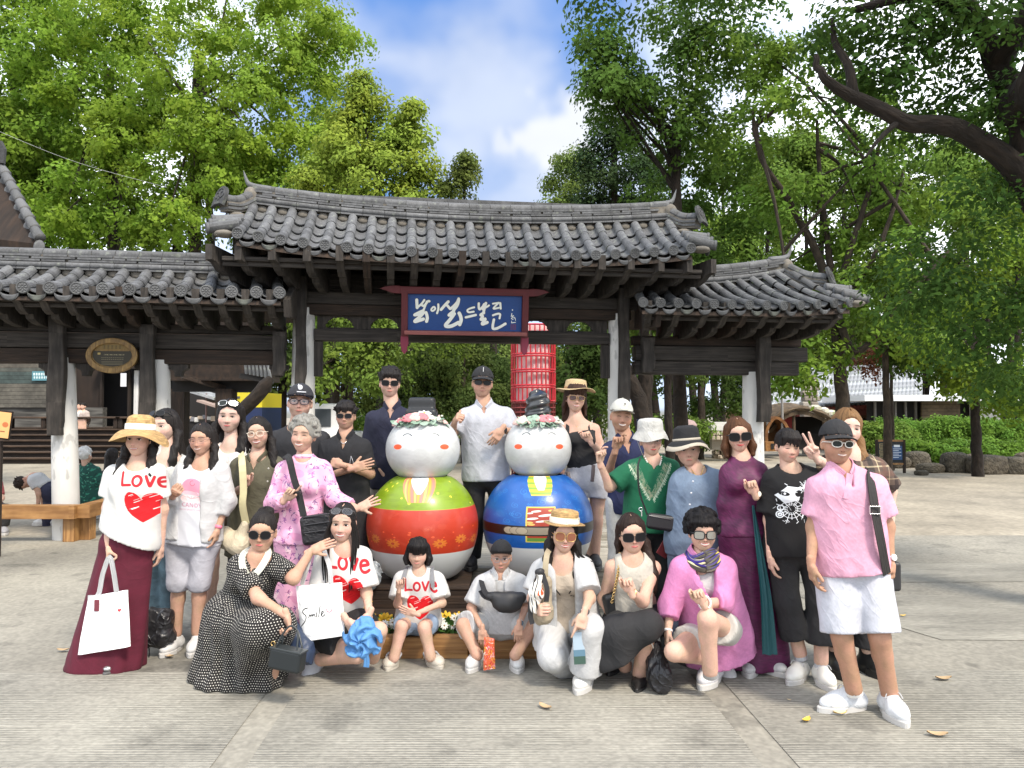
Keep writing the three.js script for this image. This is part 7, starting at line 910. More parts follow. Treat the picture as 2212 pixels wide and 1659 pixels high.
{
const c = person({ label: 'squatting woman with short black curls in an open pink shirt, scarf and mirrored sunglasses',d: 4.86,eye: [1517,1148],hs: 1.0,rot: [-3,2,0],head: 'w',skin: 'light',face: { mouth: 'grin',lip: 'rose',eyes: 'none' },nk: [1515,1202],sh: [[1471,1222],[1566,1222]],el: [[1448,1306,-.0],[1560,1302,.1]],wr: [[1443,1362,.08],[1518,1302,.36]],hip: [1546,1368,-.12],hands: [{},{ pose: 'heart',dir: [-.45,.88,.1],palm: [-.4,0,.9] }],kn: [[1456,1408,.26],[1528,1336,.34]],an: [[1548,1425,-.06],[1534,1448,.24]],fat: 1.07 });
hair(c,{ style: 'curly',curls: 240,vol: .012,wide: 1.08,bangs: .028,colour: [.012,.011,.012],k: .008,rough: .6 }); glasses(c,{ lens: mirrorLens,frame: blackPl,w: .035,h: .027,p: 3.4,r: .0036,cx: .037,y: -.005 });
const pk = cloth([.660,.240,.470],{ bump: .01 }); top(c,'camisole',whiteCl,{ sleeve: 0,hem: .05,fit: .008,neck: [.08,.1,.04],wr: .004 });
{ let f = topSdf(c,{ sleeve: [1.55,1.45],sf: .03,hem: .16,flare: .03,fit: .03,loose: .03,neck: [.085,.07,.03],wr: .013 }); for (let i = 0; i < 5; i++) { const m = add(lerp(c.neck,c.chest,i / 4 * 1.3),mul(c.front,.14)); f = carve(f,rect(m,[.055 - i * .01,.06,.16],.012,c.w,c.up,c.front),.012); } f = carve(f,cap(lerp(c.hip[1],c.kn[1],.35),add(c.kn[1],[0,.02,.1]),.1,.085),.01); garment(c,'shirt',f,pk,{ cell: .0105 }); }
collar(c,pk,{ open: .06,w: .05 }); pants(c,'shorts',cloth([.612,.603,.558]),{ to: .5,fit: .018,flare: .035,rise: .05 });
shoe(c,1,'sneaker',mat([.76,.75,.78],.6,{ map: weave }),soleW,{ dir: [-.6,0,.85],size: 1.12,at: onGround(1540,1470,.01) }); sock(c,1,whiteCl,.08); shoe(c,0,'trainer',shoeW,soleW,{ dir: [.2,-.6,.6],up: [-.2,.7,.6],at: onGround(1560,1440,.03) });
{ const s = onGround(1540,1470,.0),gs = spline([[-.052,.055,.17],[-.02,.042,.15],[.03,.06,.1],[.05,.078,.06]].map(([a,b,e]) => add(s,[a * .3 - e * .58 + .055,b,e * .75])),10); part(c.t,'shoe_mark',tube(gs,[.001,.003,.004,.004,.004,.004,.003,.003,.002,.002,.001],5),mat([.25,.12,.2],.5)); }
{ const M = mat(null,.9,{ map: rep(canvas(256,128,(g,w,h) => { paper(g,w,h,'#57534a'); for (let i = 0; i < 60; i++) { g.fillStyle = ['#c9b45c','#2c1e6e','#1c1b22','#8d8a7c','#3a2a8c','#d8cfa6'][i % 6]; g.beginPath(); g.ellipse(rnd() * w,rnd() * h,rr(8,30),rr(5,16),rnd() * 3,0,7); g.fill(); } })),bumpMap: clothBump,bumpScale: .01 }); const n = add(c.neck,[0,.01,.012]); for (const [dy,R,r] of [[-.045,.09,.024],[-.015,.08,.024],[.012,.072,.017]]) part(c.t,'scarf',tube(Array.from({ length: 25 },(_,i) => { const a = i / 24 * 6.283; return add(n,[Math.sin(a) * R * 1.08,dy + .02 * Math.sin(a * 2 + dy * 40) + .018 * Math.sin(a) * (dy > .03 ? 1 : .3),Math.cos(a) * R]); }),r,9,1.2),M); }
part(c.t,'bead_bracelet',merge(Array.from({ length: 18 },(_,i) => { const a = i / 18 * 6.283,d = nrm(sub(c.el[1],c.wr[1])),s = nrm(cross(d,[0,1,0])),u = cross(s,d); return sphere(.0075,8,6).translate(...add(add(c.wr[1],mul(d,.03)),add(mul(s,Math.cos(a) * .036),mul(u,Math.sin(a) * .036)))); })),mat([.8,.79,.76],.3)); ringAt(c,'white_band',0,.0,.004,.014,mat([.75,.75,.75],.4));
}
// ---------- the two round painted sculptures ----------
function doll(name,label,x,d,base,prof,headC,headR,paint,headPaint) {
const p = at(x,885,d),t = thing(name,label,'sculpture',[p[0],base,-d]);
const glz = (map) => mat(null,.42,{ map,clearcoat: .3,clearcoatRoughness: .2,bumpMap: skinTex,bumpScale: .004 });
const up = (g,y0,y1) => { g.rotateY(Math.PI); const uv = g.attributes.uv,q = g.attributes.position; for (let i = 0; i < q.count; i++) uv.setY(i,(q.getY(i) - y0) / (y1 - y0)); return g; };
const sp = spline(prof.map(([r,y]) => [r,y,0]),48).map((q) => [Math.max(0,q[0]),q[1]]),y0 = 0,y1 = prof[prof.length - 1][1];
const b = shade(mesh(up(lathe(sp,72),y0,y1),glz(paint))); b.name = 'body'; t.add(b);
const hp = []; for (let i = 0; i <= 32; i++) { const a = -Math.PI / 2 + Math.PI * i / 32; hp.push([Math.cos(a) ** .92 * headR[0],headC + Math.sin(a) * headR[1]]); } hp[0][0] = hp[32][0] = 0;
const h = shade(mesh(up(lathe(hp,64),headC - headR[1],headC + headR[1]),glz(headPaint))); h.name = 'head'; t.add(h); return t;
}
const mottled = (g,w,h,c,n = 500,a = .05) => { for (let i = 0; i < n; i++) { g.fillStyle = rnd() < .5 ? `rgba(255,255,255,${a})` : `rgba(${c},${a})`; g.beginPath(); g.ellipse(rnd() * w,rnd() * h,rr(4,50),rr(4,30),rnd() * 3,0,7); g.fill(); } };
const dollFace = (o) => canvas(1024,512,(g,w,h) => { paper(g,w,h,'#c6c8c6'); mottled(g,w,h,'120,125,120',700,.045); for (let i = 0; i < 160; i++) { g.fillStyle = 'rgba(110,112,105,.12)'; g.fillRect(rnd() * w,rnd() * h,rr(1,6),rr(1,3)); } const X = (deg) => 512 + deg / 360 * w,Y = (v) => (1 - v) * h; for (const s of [-1,1]) { g.strokeStyle = '#3c4248'; g.lineWidth = 6; g.lineCap = 'round'; g.beginPath(); g.ellipse(X(s * o.eye + o.dx),Y(o.ey) + 14,23,24,0,Math.PI * 1.12,Math.PI * 1.88); g.stroke(); g.fillStyle = '#e4582c'; g.beginPath(); g.ellipse(X(s * o.cheek + o.dx),Y(o.cy),24,20,.1 * s,0,7); g.fill(); g.strokeStyle = 'rgba(255,255,255,.6)'; g.lineWidth = 2; g.stroke(); } });
const flower = (g,x,y,r) => { g.fillStyle = '#d8782a'; for (let k = 0; k < 10; k++) { const a = k / 10 * 6.283; g.beginPath(); g.ellipse(x + Math.cos(a) * r * .62,y + Math.sin(a) * r * .62,r * .36,r * .17,a,0,7); g.fill(); } g.fillStyle = '#c2452a'; g.beginPath(); g.arc(x,y,r * .28,0,7); g.fill(); g.strokeStyle = '#e0933a'; g.lineWidth = 3; g.beginPath(); g.arc(x,y,r * .3,0,7); g.stroke(); };
const dollA = canvas(2048,1024,(g,w,h) => {
const Y = (m) => (1 - m / .83) * h; paper(g,w,h,'#be3a20'); mottled(g,w,h,'90,0,0',400,.05); g.fillStyle = '#d4d6d3'; g.fillRect(0,Y(.262),w,h); g.fillStyle = '#7e9a10'; g.fillRect(0,0,w,Y(.6)); for (let i = 0; i < 300; i++) { g.fillStyle = 'rgba(60,90,0,.06)'; g.beginPath(); g.ellipse(rnd() * w,rnd() * Y(.6),rr(10,60),rr(5,20),0,0,7); g.fill(); }
g.strokeStyle = '#a5a832'; g.lineWidth = 4; g.beginPath(); g.moveTo(0,Y(.6)); g.lineTo(w,Y(.6)); g.stroke(); for (let i = 0; i < 46; i++) { g.fillStyle = '#d8d23a'; g.save(); g.translate(rnd() * w,rr(Y(.8),Y(.62))); g.rotate(rnd() * 6); for (let k = 0; k < 3; k++) { g.beginPath(); g.ellipse(rr(-4,4),rr(-4,4),9,5,k * 2,0,7); g.fill(); } g.restore(); }
for (let i = 0; i < 15; i++) { const x = w * (i + .5) / 15; flower(g,x,Y(.345 + (i % 2) * .02),46); for (let k = 0; k < 4; k++) { g.fillStyle = 'rgba(235,100,60,.85)'; g.beginPath(); g.arc(x + rr(-70,70),Y(rr(.28,.46)),rr(5,10),0,7); g.fill(); } }
const P = (dx,m) => [1024 + dx * 2048 / (2 * Math.PI * .33),Y(m)],V2 = (l) => { g.beginPath(); l.forEach((q,i) => i ? g.lineTo(...q) : g.moveTo(...q)); g.closePath(); }; const o = [P(-.18,.83),P(-.06,.655),P(.07,.655),P(.19,.83)]; V2(o); g.save(); g.clip(); g.fillStyle = '#d98a5c'; g.fillRect(0,0,w,h); for (let i = -8; i < 9; i++) { g.fillStyle = ['#e0a23c','#d97d74','#e6b56a'][(i + 9) % 3]; g.beginPath(); g.moveTo(1024,Y(.5)); g.lineTo(1024 + i * 44,Y(.9)); g.lineTo(1024 + i * 44 + 26,Y(.9)); g.fill(); } g.restore(); V2([P(-.11,.84),P(-.005,.715),P(.025,.715),P(.12,.84)]); g.fillStyle = '#d8dbdb'; g.fill();
});
const dollB = canvas(2048,1024,(g,w,h) => {
const Y = (m) => (1 - m / .83) * h; paper(g,w,h,'#0b55a4'); mottled(g,w,h,'0,20,80',500,.05); g.strokeStyle = 'rgba(60,140,205,.55)'; g.lineWidth = 4; for (let i = 0; i < 70; i++) { const x = rnd() * w,y = rr(Y(.78),Y(.4)),r = rr(16,44); g.beginPath(); for (let k = 0; k < 26; k++) { const a = k * .42,q = r * k / 26; g.lineTo(x + Math.cos(a) * q,y + Math.sin(a) * q); } g.stroke(); } for (let i = 0; i < 400; i++) { g.fillStyle = 'rgba(80,150,210,.3)'; g.beginPath(); g.arc(rnd() * w,rr(Y(.75),Y(.4)),rr(1.5,4),0,7); g.fill(); }
g.fillStyle = '#d4d6d3'; g.fillRect(0,Y(.285),w,h); const X = (m) => 1024 + m * 2048 / (2 * Math.PI * .46);
g.fillStyle = '#d2c04e'; g.fillRect(X(-.115),Y(.61),X(.135) - X(-.115),Y(.335) - Y(.61)); g.fillStyle = '#a33a24'; g.fillRect(X(-.102),Y(.6),X(.122) - X(-.102),Y(.345) - Y(.6)); g.fillStyle = '#5f8d3c'; g.fillRect(X(-.102),Y(.37),X(.122) - X(-.102),Y(.343) - Y(.37)); g.fillStyle = '#e4e2dc'; for (const [x,m,a,b] of [[-.03,.575,30,9],[.05,.545,46,11],[-.06,.52,34,10],[.02,.5,40,9],[.09,.49,26,8],[-.08,.56,18,7]]) { g.beginPath(); g.ellipse(X(x),Y(m),a,b,-.15,0,7); g.fill(); } g.fillStyle = '#e2b35a'; for (const [x,m] of [[-.085,.49],[.1,.58],[-.07,.475]]) { g.beginPath(); g.ellipse(X(x),Y(m),22,10,0,0,7); g.fill(); }
g.fillStyle = '#17120f'; g.fillRect(0,Y(.462),w,Y(.385) - Y(.462)); g.fillStyle = '#8d8371'; g.fillRect(X(-.21),Y(.452),X(.22) - X(-.21),Y(.395) - Y(.452)); g.fillStyle = '#a79b84'; for (const m of [-.255,-.2,-.145]) { g.beginPath(); g.arc(X(m),Y(.4235),34,0,7); g.fill(); g.strokeStyle = '#5d5444'; g.lineWidth = 3; g.stroke(); }
const P = (dx,m) => [1024 + dx * 2048 / (2 * Math.PI * .32),Y(m)],V2 = (l) => { g.beginPath(); l.forEach((q,i) => i ? g.lineTo(...q) : g.moveTo(...q)); g.closePath(); }; V2([P(-.14,.85),P(-.055,.69),P(.075,.69),P(.15,.85)]); g.save(); g.clip(); for (let i = 0; i < 14; i++) { g.fillStyle = i % 2 ? '#d8b93a' : '#7fa23c'; g.fillRect(0,Y(.86) + i * 22,w,22); } g.restore(); V2([P(-.075,.85),P(-.01,.73),P(.035,.73),P(.095,.85)]); g.fillStyle = '#d8dbdb'; g.fill();
});
const PROF = [[0,.0],[.2,.0],[.3,.045],[.385,.16],[.44,.31],[.455,.45],[.43,.58],[.36,.71],[.25,.81],[.2,.83]];
const dA = doll('round_sculpture','round painted doll sculpture with green and red body and red flower band',914,6.35,.35,PROF,1.05,[.304,.275],dollA,dollFace({ eye: 23,ey: .72,cheek: 38,cy: .55,dx: 3 }));
const dB = doll('round_sculpture','round painted doll sculpture in blue with a dark belt and black topknot',1162,6.5,.35,PROF.map(([r,y]) => [r * 1.02,y * 1.0]),1.05,[.282,.27],dollB,dollFace({ eye: 24,ey: .73,cheek: 37,cy: .54,dx: 0 }));
{
const g = skin(grow(join([ell([0,1.42,0],[.1,.12,.1]),ell([0,1.33,0],[.12,.06,.12])],.04),(x,y,z) => .008 * Math.sin(y * 90 + Math.atan2(z,x) * 2),.01),.009); const m = shade(mesh(linUV(g,3),mat([.02,.022,.024],.3,{ clearcoat: .5,clearcoatRoughness: .2 }))); m.name = 'topknot'; dB.add(m);
const b = shade(mesh(skin(join([rect([-.02,1.4,-.1],[.11,.075,.07],.03),rect([-.02,1.33,-.08],[.13,.05,.08],.03)],.02),.01),mat([.018,.019,.02],.4))); b.name = 'hair_bun'; dA.add(b);
}
function crownOf(x,d,y,r,list,label) {
const p = at(x,885,d),t = thing('flower_crown',label,'flower crown',[p[0],y,-d]);
const rose = (s) => { const gs = []; for (let k = 0; k < 9; k++) { const a = k * 2.4,q = .25 + k * .085; gs.push(sphere(s * .42,7,5).scale(1,.55,.32).rotateX(-.5).translate(0,0,s * .55 * (1 - q * .35)).translate(0,s * .0,0).rotateY(0).applyMatrix4(new THREE.Matrix4().makeRotationZ(a).multiply(new THREE.Matrix4().makeTranslation(0,s * q * .62,0)))); } return merge(gs); };
const leafG = () => { const g = new THREE.PlaneGeometry(.035,.075,4,4),q = g.attributes.position; for (let i = 0; i < q.count; i++) { const v = q.getY(i) / .0375; q.setX(i,q.getX(i) * Math.sqrt(Math.max(.02,1 - v * v))); q.setZ(i,.008 * v * v); } g.computeVertexNormals(); return g; };
const M = { pink: mat([.62,.2,.22],.8),pale: mat([.66,.45,.40],.8),cream: mat([.68,.62,.52],.8),white: mat([.76,.76,.74],.8),sage: mat([.2,.3,.22],.8),mint: mat([.30,.40,.32],.8) };
const put = (n,g,m,a,el,R) => { const o = shade(mesh(g,m)); o.name = n; const dir = [Math.sin(a) * Math.cos(el),Math.sin(el),Math.cos(a) * Math.cos(el)],z = nrm(dir),xx = nrm(cross([0,1,0],z)); const mm = new THREE.Matrix4().makeBasis(V(xx),V(cross(z,xx)),V(z)); o.quaternion.setFromRotationMatrix(mm); o.position.set(...mul(z,R)); o.position.y *= .94; t.add(o); return o; };
for (const [a,el,kind,s] of list) { if (kind === 'daisy') { const gs = []; for (let k = 0; k < 8; k++) gs.push(sphere(.022,8,6).scale(.6,1.2,.3).translate(0,.034,0).rotateZ(k * Math.PI / 4)); const o = put('daisy',merge(gs),M.white,a,el,r * 1.06); const e = shade(mesh(sphere(.013,8,6),mat([.55,.4,.1],.7))); e.name = 'flower_centre'; o.add(e); } else put('rose',rose((s || .05) * 1.35),M[kind],a,el,r); }
for (let i = 0; i < 60; i++) { const o = put('leaf',leafG(),rnd() < .5 ? M.sage : M.mint,rr(-1.15,1.15),rr(.72,1.02),r + rr(-.005,.03)); o.rotateZ(rr(-1.5,1.5)); o.rotateX(rr(-.7,.2)); o.scale.setScalar(rr(.8,1.4)); }
for (let i = 0; i < 26; i++) { const o = put('bud',sphere(.011,6,5),rnd() < .5 ? M.cream : M.pale,rr(-1.1,1.1),rr(.75,1.0),r + rr(.01,.035)); }
}
crownOf(914,6.35,1.41,.305,[[-.85,.82,'pink',.042],[-.5,.88,'pink',.058],[-.22,.92,'pale',.06],[.08,.95,'pink',.055],[.2,1.2,'daisy'],[.45,.95,'cream',.04],[.8,.85,'cream',.035],[-1.05,.72,'pale',.04],[1.0,.78,'pale',.03]],'pink and white flower crown on the green and red sculpture');
crownOf(1162,6.5,1.41,.288,[[-.75,.86,'cream',.055],[-.95,.8,'pale',.05],[-.4,.92,'mint',.045],[-.15,.95,'mint',.05],[.25,.9,'pink',.055],[.55,.92,'pink',.055],[.8,.86,'cream',.05],[1.0,.8,'white',.04]],'flower crown of pink roses and sage leaves on the blue sculpture');
// ---------- pedestals,stage,planter edge ----------
{
const dk = mat(null,.75,{ map: deckTex,color: rgbOf(.62,.58,.56),bumpMap: woodBump,bumpScale: .004 });
for (const [x0,x1,d,l] of [[800,1014,6.02,'stepped dark wooden pedestal under the green and red sculpture'],[1060,1270,6.12,'stepped dark wooden pedestal under the blue sculpture']]) {
const a = at(x0,885,d)[0],b = at(x1,885,d)[0],w = b - a,t = thing('pedestal',l,'pedestal',[(a + b) / 2,0,-d - .4]);
const put = (n,g) => { const m = shade(mesh(g,dk)); m.name = n; t.add(m); };
for (let i = 0; i < 6; i++) put('plank',timber(w,.028,.122,0,.334,.33 - i * .128)); put('riser',timber(w - .02,.14,.03,0,.248,.37)); put('core',box(w - .04,.31,.7,0,.162,.0));
for (let i = 0; i < 2; i++) put('plank',timber(w + .12,.026,.1,0,.166,.5 - i * .104)); put('riser',timber(w + .1,.15,.03,0,.078,.52));
}
const lt = mat(null,.85,{ map: pixels(256,(u,v) => { const k = .66 + (tn(u,(v * .125) % 1,32,391,3) - .5) * .3; return [k,k * .96,k * .87]; },null,true),bumpMap: woodBump,bumpScale: .004 });
const s = thing('wooden_stage','pale plank stage behind the sculptures on which the back row stands','stage',[.25,0,-7.15]);
const put = (n,g,m = lt) => { const o = shade(mesh(g,m)); o.name = n; s.add(o); };
for (let i = 0; i < 9; i++) put('plank',timber(3.5,.03,.105,-.1,.335,.38 - i * .112)); put('core',box(3.46,.31,.96,-.1,.16,-.04)); put('riser',timber(3.5,.3,.03,-.1,.155,.45));
const st = thing('plank_steps','pale wooden steps beside the blue sculpture near the right pillar','steps',[1.05,0,-8.6]);
for (let k = 0; k < 4; k++) { for (let i = 0; i < 3; i++) { const m = shade(mesh(timber(1.6,.03,.1,0,.1 + k * .1,.3 - k * .34 - i * .11),lt)); m.name = 'plank'; st.add(m); } const m = shade(mesh(timber(1.58,.1,.03,0,.04 + k * .1,.35 - k * .34),lt)); m.name = 'riser'; st.add(m); }
const k = thing('timber_kerb','honey-coloured timber edge of the flower bed behind the squatting children','kerb',[.0,0,-5.42]);
const pk = (n,g) => { const o = shade(mesh(g,honeyWood)); o.name = n; k.add(o); }; const xa = at(782,1400,5.42)[0],xb = at(1245,1400,5.42)[0];
pk('timber',timber((xb - xa) / 2 - .004,.15,.1,(xa * 1.5 + xb * .5) / 2,.075,0)); pk('timber',timber((xb - xa) / 2 - .004,.148,.1,(xa * .5 + xb * 1.5) / 2,.074,.002)); pk('timber',timber(.1,.15,.5,xa + .05,.075,-.302)); pk('timber',timber(.1,.15,.5,xb - .05,.075,-.302));
struct('soil',box(xb - xa - .12,.1,.42,(xa + xb) / 2,.055,-5.72),mat(null,1,{ map: pixels(128,(u,v) => { const q = .2 + tn(u,v,16,401,3) * .2; return [q,q * .8,q * .6]; },null,true) }));
const leaf = (() => { const g = new THREE.PlaneGeometry(.035,.07,2,3),q = g.attributes.position; for (let i = 0; i < q.count; i++) { const v = q.getY(i) / .035; q.setX(i,q.getX(i) * (1 - v * v * .8)); q.setZ(i,.01 * v * v + Math.abs(q.getX(i)) * .4); } g.computeVertexNormals(); return g.translate(0,.035,0); })();
const gm = [mat([.05,.13,.02],.7),mat([.08,.19,.03],.7),mat([.13,.24,.05],.7)],petal = sphere(.02,7,5).scale(.6,1.25,.25).translate(0,.026,0);
const spots = [[772,1298,'y'],[790,1330,'y'],[800,1345,'w'],[760,1318,'w'],[965,1345,'w'],[985,1352,'w'],[1005,1340,'w'],[975,1362,'y'],[1018,1350,'w'],[830,1352,'y'],[850,1345,'w'],[1150,1350,'w'],[1060,1355,'w'],[940,1355,'w']];
spots.forEach(([x,y,c],i) => { const p = at(x,y,5.66 + rr(-.08,.08)); p[1] = .1; const h = Math.max(.1,at(x,y,5.66)[1] - .08),t = thing('flowering_plant',null,'plant',p);
t.userData.label = ['tall yellow-flowered plant behind the kneeling woman\'s elbow','low yellow-flowered plant beside the blue cloth','small white-flowered plant between the blue cloth and the little girl','white-flowered plant close to the heart T-shirt of the kneeling woman','white-flowered plant just right of the little girl','white-flowered plant below the dark pedestal corner','white-flowered plant left of the boy\'s knee','small yellow-flowered plant between the two children','white-flowered plant touching the boy\'s sleeve','yellow-flowered plant left of the little girl','white-flowered plant behind the little girl\'s elbow','white-flowered plant right of the boy','white-flowered plant behind the boy','white-flowered plant behind the little girl\'s knee'][i];
const gs = [tube([[0,0,0],[.01,h * .6,.01],[0,h,.02]],.004,5)]; for (let k = 0; k < 34; k++) { const e = new THREE.Matrix4().makeRotationFromEuler(new THREE.Euler(rr(.2,1.3),rnd() * 6.28,0,'YXZ')); e.setPosition(rr(-.06,.06),rr(0,h * .8),rr(-.05,.06)); gs.push(leaf.clone().applyMatrix4(e)); }
const m = shade(mesh(merge(gs),gm[i % 3])); m.name = 'foliage'; m.userData.kind = 'stuff'; t.add(m);
for (let f = 0; f < 3; f++) { const ps = []; for (let k = 0; k < 9; k++) ps.push(petal.clone().rotateZ(k * .698)); const S = c === 'y' ? 1.15 : .62,o = shade(mesh(merge(ps),c === 'y' ? mat([.78,.46,.02],.6) : mat([.76,.76,.7],.7))); o.name = 'blossom'; o.scale.setScalar(S); o.position.set(rr(-.06,.06),h * rr(.75,1.05),rr(.02,.06)); o.rotation.set(-.4 + rr(-.4,.3),rr(-.5,.5),0); t.add(o); const e = shade(mesh(sphere(.013,7,5).scale(1,1,.5),mat([.25,.12,.02],.8))); e.name = 'flower_centre'; o.add(e); } });
}
// ---------- bags and other things carried ----------
const quadBag = (P,th,bulge = .012,n = 12) => {
const nn = nrm(cross(sub(P[1],P[0]),sub(P[0],P[3]))),pos = [],idx = [],uv = []; for (const s of [1,-1]) for (let j = 0; j <= n; j++) for (let i = 0; i <= n; i++) { const u = i / n,v = j / n,p = lerp(lerp(P[3],P[2],u),lerp(P[0],P[1],u),v),e = Math.sqrt(Math.min(1,6 * Math.min(u,1 - u,v + .02,1))) ; const w = (fbm(u * 3 + P[0][0],v * 3,s,3) - .5) * bulge * 1.6 + Math.sin(v * 5 + u * 3) * bulge * .2; pos.push(...add(p,mul(nn,s * (th * e * (1 - .35 * v)) / 2 + w))); uv.push(u,v); }
const W = n + 1,B = W * W; for (let s = 0; s < 2; s++) for (let j = 0; j < n; j++) for (let i = 0; i < n; i++) { const a = s * B + j * W + i; idx.push(a,a + 1,a + W,a + 1,a + W + 1,a + W); } const rim = []; for (let i = 0; i < n; i++) rim.push([i,i + 1],[n * W + i,n * W + i + 1],[i * W,(i + 1) * W],[i * W + n,(i + 1) * W + n]); for (const [a,b] of rim) idx.push(a,b,a + B,b,b + B,a + B);
const g = buffer(); g.setAttribute('position',floats(pos,3)); g.setAttribute('uv',floats(uv,2)); g.setIndex(idx); g.computeVertexNormals(); return g; };
const L3 = (d0,l) => l.map(([x,y,dz]) => at(x,y,d0 - (dz || 0)));
function bag(name,label,cat,at0) { return thing(name,label,cat,at0); }
{
const d = 5.03,P = L3(d,[[190,1291],[277,1274],[282,1396],[168,1415]]),t = bag('tote_bag','white cotton tote bag with tiny red heart held by the straw-hatted woman','tote bag',P[3]);
const tx = canvas(512,640,(g,w,h) => { paper(g,w,h,'#eceeef'); for (let i = 0; i < 200; i++) { g.fillStyle = 'rgba(180,186,190,.08)'; g.fillRect(rnd() * w,rnd() * h,rr(20,120),2); } g.save(); g.translate(440,560); g.rotate(-Math.PI / 2); g.fillStyle = '#8e8f94'; g.font = '44px serif'; g.fillText('Love at first sight',0,0,320); g.restore(); heart(g,425,205,22); g.fillStyle = '#c23038'; g.fill(); });
part(t,'pouch',quadBag(P,.07),printed(tx)); const hnd = L3(d,[[237,1203,.05]])[0]; const M = cloth([.566,.573,.581]); part(t,'handle',band(spline([P[0],...L3(d,[[210,1288,.01],[222,1240,.03]]),hnd,...L3(d,[[246,1240,.04],[252,1281,.02]])],20),.03,.005,[0,.1,1]),M); part(t,'tag',rbox(.03,.075,.012,.004,...at(209,1308,d - .06)),mat([.16,.03,.045],.5));
}
{ const P = L3(5.45,[[316,1318],[352,1316],[371,1384],[308,1392]]),t = bag('drawstring_bag','black crumpled nylon bag beside the maroon skirt','bag',P[3]); const M = mat([.018,.018,.02],.35,{ bumpMap: clothBump,bumpScale: .02 }); const f = grow(join([rect(lerp(P[0],P[2],.5),[.09,.11,.06],.05),rect(at(338,1378,5.45),[.11,.05,.07],.05),cap(at(330,1325,5.45),at(335,1345,5.45),.02,.05)],.05),wrinkle(.022,17),.02); part(t,'pouch',linUV(skin(f,.008),3),M); part(t,'cord',tube(spline(L3(5.4,[[318,1325],[312,1365],[322,1400],[320,1425],[312,1432]]),16),.004,5),M); }
{
const d = 5.68,M = mat(null,.8,{ map: weave,color: rgbOf(.66,.58,.42),bumpMap: clothBump,bumpScale: .008 }),t = bag('crossbody_bag','cream crescent bag slung across the woman in olive','bag',at(504,1150,d)); const f = grow(join([cap(at(487,1165,d),at(515,1178,d - .02),.06,.065),cap(at(515,1178,d),at(530,1130,d - .02),.06,.028),cap(at(487,1165,d),at(484,1150,d),.055,.045)],.05),wrinkle(.01,14),.01); part(t,'pouch',linUV(skin(f,.008),3),M); part(t,'strap',band(spline(L3(d,[[520,980,-.1],[523,1000,.09],[526,1060,.09],[524,1090,.08],[531,1130,.03]]),18),.05,.008,[0,.2,1]),mat([.62,.56,.32],.7)); }
{
const d = 5.28,t = bag('crossbody_bag','black nylon shoulder bag on the old woman in pink floral','bag',at(682,1140,d)); part(t,'pouch',rbox(.2,.2,.08,.03).rotateZ(.14).rotateY(.1).translate(...at(683,1143,d)),mat([.02,.02,.023],.55,{ bumpMap: clothBump,bumpScale: .006 })); for (let i = 0; i < 3; i++) part(t,'pleat',tube(spline(L3(d - .045,[[655 + i,1118 + i * 17],[683,1114 + i * 17],[712,1110 + i * 17]]),10),.006,6),mat([.03,.03,.034],.5)); part(t,'strap',band(spline(L3(d,[[616,985,-.2],[625,992,-.04],[634,1030,-.02],[646,1070,-.01],[656,1115,.01]]),18),.045,.008,[.2,.3,1]),blackCl); part(t,'buckle',rbox(.05,.02,.02,.004,...at(641,1064,d - .03)),blackPl); }
{
const d = 4.86,P = L3(d,[[639,1266],[739,1258],[744,1373,.05],[652,1386,.05]]),t = bag('tote_bag','white tote bag reading Smile against the kneeling woman','tote bag',P[3]);
const tx = canvas(512,512,(g,w,h) => { paper(g,w,h,'#eef0f0'); g.strokeStyle = '#17171a'; g.lineWidth = 10; g.lineCap = g.lineJoin = 'round'; const S = (l) => { g.beginPath(); g.moveTo(...l[0]); for (let i = 1; i < l.length - 1; i++) g.quadraticCurveTo(...l[i],(l[i][0] + l[i + 1][0]) / 2,(l[i][1] + l[i + 1][1]) / 2); g.lineTo(...l[l.length - 1]); g.stroke(); }; S([[118,210],[70,215],[50,250],[100,280],[80,330],[22,372]]); S([[122,300],[140,262],[146,300],[164,264],[168,300],[186,262],[196,300]]); S([[214,262],[212,302]]); g.fillRect(212,238,8,9); S([[262,200],[236,304]]); S([[268,288],[304,262],[276,252],[262,290],[284,306],[310,288]]); g.strokeStyle = '#b9405a'; g.lineWidth = 9; S([[330,240],[344,272],[388,268],[396,236]]); });
part(t,'pouch',quadBag(P,.06),printed(tx)); const M = cloth([.573,.581,.581]); part(t,'handle',band(spline([L3(d,[[652,1264]])[0],...L3(d,[[664,1225,.0],[672,1200,-.05],[690,1182,-.14]])],14),.028,.005,[-.3,.2,1]),M); part(t,'handle',band(spline([L3(d,[[715,1260,.02]])[0],...L3(d,[[712,1225,.0],[704,1200,-.06],[698,1182,-.14]])],14),.028,.005,[.2,.2,1]),M);
}
{
const d = 4.78,c0 = at(782,1382,d),t = bag('blue_hat','bright blue crumpled cloth hat in the kneeling woman\'s hands','hat',c0); const M = mat([.11,.31,.64],.7,{ map: weave,bumpMap: clothBump,bumpScale: .01,sheen: .3 }); const f = grow(ell(c0,[.105,.12,.07]),(x,y,z) => { const a = Math.atan2(y - c0[1],x - c0[0]),r = Math.hypot(x - c0[0],y - c0[1]); return .012 * Math.sin(a * 7 + r * 60 + vnoise(x * 20,y * 20,z * 20) * 5) + .012 * Math.sin(r * 90 + a * 2); },.03); part(t,'crown',linUV(skin(f,.0065),3),M); part(t,'strap',band(spline(L3(d - .05,[[786,1405],[792,1425],[791,1441]]),10),.035,.006,[0,0,1]),M); part(t,'brim',linUV(skin(grow(ell(at(788,1352,d),[.06,.05,.04]),wrinkle(.02,24),.02),.0065),3),M); }
